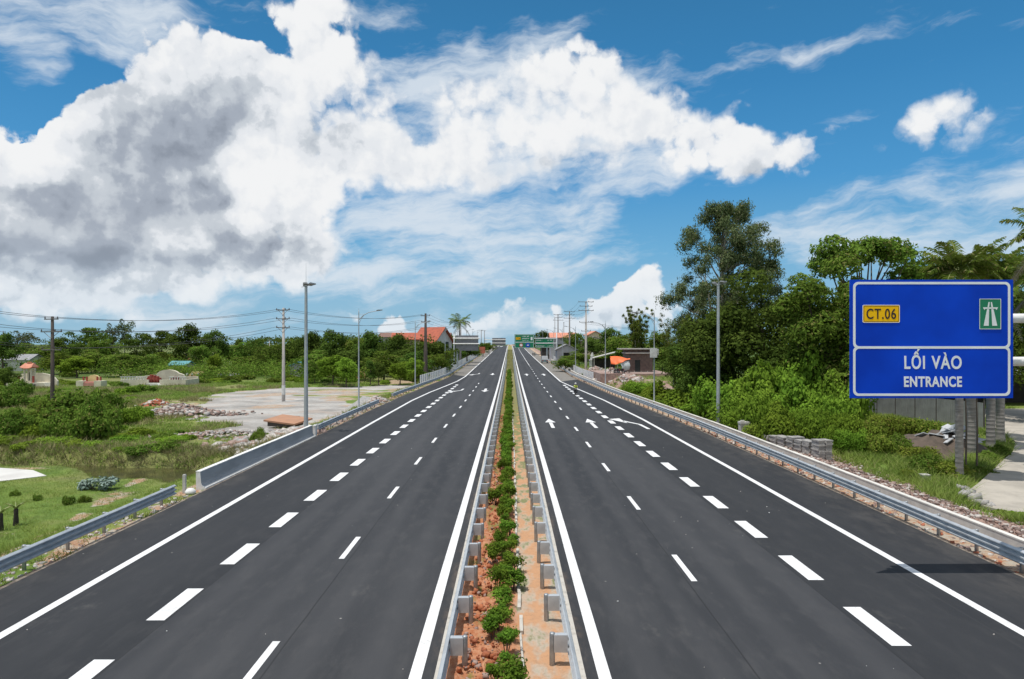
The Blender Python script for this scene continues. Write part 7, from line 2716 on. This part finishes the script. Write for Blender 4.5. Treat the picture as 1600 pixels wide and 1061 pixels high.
def small_truck(loc, rz0, label):
    root = empty('small_truck', loc, rz0, label, 'truck')
    mb = MB()
    mb.prism([(-1.0, .45), (1.0, .45), (1.0, 1.15), (-1.0, 1.15)], -2.4, 2.0)
    mb.build('chassis', MATS['paint_teal'], root)
    mb = MB()
    mb.prism([(-2.4, 1.15), (.4, 1.15), (.4, 2.35), (-2.4, 2.35)], -.98, .98, 'X')
    mb.build('cargo_box', MATS['paint_white'], root)
    mb = MB()
    mb.prism([(.5, 1.15), (2.0, 1.15), (1.95, 1.5), (1.55, 2.2), (.5, 2.25)], -.92, .92, 'X')
    cb = mb.build('cab', MATS['paint_white'], root)
    mb = MB(); mb.add([(-.8, 1.97, 1.5), (.8, 1.97, 1.5), (.75, 1.60, 2.12), (-.75, 1.60, 2.12)], [(0, 1, 2, 3)]); mb.build('windscreen', MATS['window_dark'], cb)
    for sx0 in (-.9, .9):
        for y in (-1.6, 1.3):
            mb = MB(); n = 16
            mb.prism([(y + .38 * math.cos(2 * math.pi * i / n), .38 + .38 * math.sin(2 * math.pi * i / n)) for i in range(n)], sx0 - .12, sx0 + .12, 'X')
            mb.build('wheel', MATS['tyre'], root)
        mb = MB(); mb.box((sx0 * .75, -2.43, .85), (.3, .05, .2)); mb.build('tail_light', MATS['sign_redring'], root)
    return root
Y = 225
small_truck((Xa(849.5, Y) + .3, Y, float(rz_(Y)) + .006), 0, 'small white box truck with a grey-teal lower body on the right shoulder')

def car(loc, rz0, m, label):
    root = empty('car', loc, rz0, label, 'car')
    mb = MB()
    mb.prism([(-2.2, .35), (2.2, .35), (2.25, .75), (1.9, .95), (1.1, 1.02), (-2.1, 1.05), (-2.25, .8)], -.88, .88, 'X')
    mb.build('body', MATS[m], root)
    mb = MB()
    mb.prism([(-2.0, 1.03), (1.15, 1.0), (.45, 1.58), (-1.6, 1.62)], -.76, .76, 'X')
    mb.build('window', MATS['window_dark'], root)
    mb = MB(); mb.box((0, -.55, 1.62), (1.42, 2.0, .05)); mb.build('roof', MATS[m], root)
    for sx0 in (-.8, .8):
        for y in (-1.4, 1.4):
            mb = MB(); n = 16
            mb.prism([(y + .33 * math.cos(2 * math.pi * i / n), .33 + .33 * math.sin(2 * math.pi * i / n)) for i in range(n)], sx0 - .1, sx0 + .1, 'X')
            mb.build('wheel', MATS['tyre'], root)
        mb = MB(); mb.box((sx0 * .8, 2.25, .7), (.32, .05, .16)); mb.build('headlight', MATS['lamp_glass'], root)
    return root
car((Xa(775.5, 470), 470, float(rz_(470)) + .005), math.pi, 'paint_black', 'far black car on the left shoulder below the crest')
car((Xa(783.5, 500), 500, float(rz_(500)) + .005), math.pi, 'paint_white', 'far white car coming over the crest on the left carriageway')

# ---------------- labels of near look-alikes get their place in the row
from collections import defaultdict
by = defaultdict(list)
for o in COL.objects:
    if o.parent is None and o.get('label') and o.get('category') in ('bush', 'plant'):
        by[o['label']].append(o)
ORD = ['leftmost', 'second', 'third', 'fourth', 'fifth', 'sixth', 'seventh', 'eighth', 'ninth', 'tenth', 'eleventh', 'twelfth']
for lab, os_ in by.items():
    if 2 <= len(os_) <= 12:
        os_.sort(key=lambda q: q.location.x / q.location.y)
        for i, q in enumerate(os_):
            q['label'] = ('%s from the left: ' % ORD[i] if i else 'leftmost: ') + lab
            q['group'] = lab
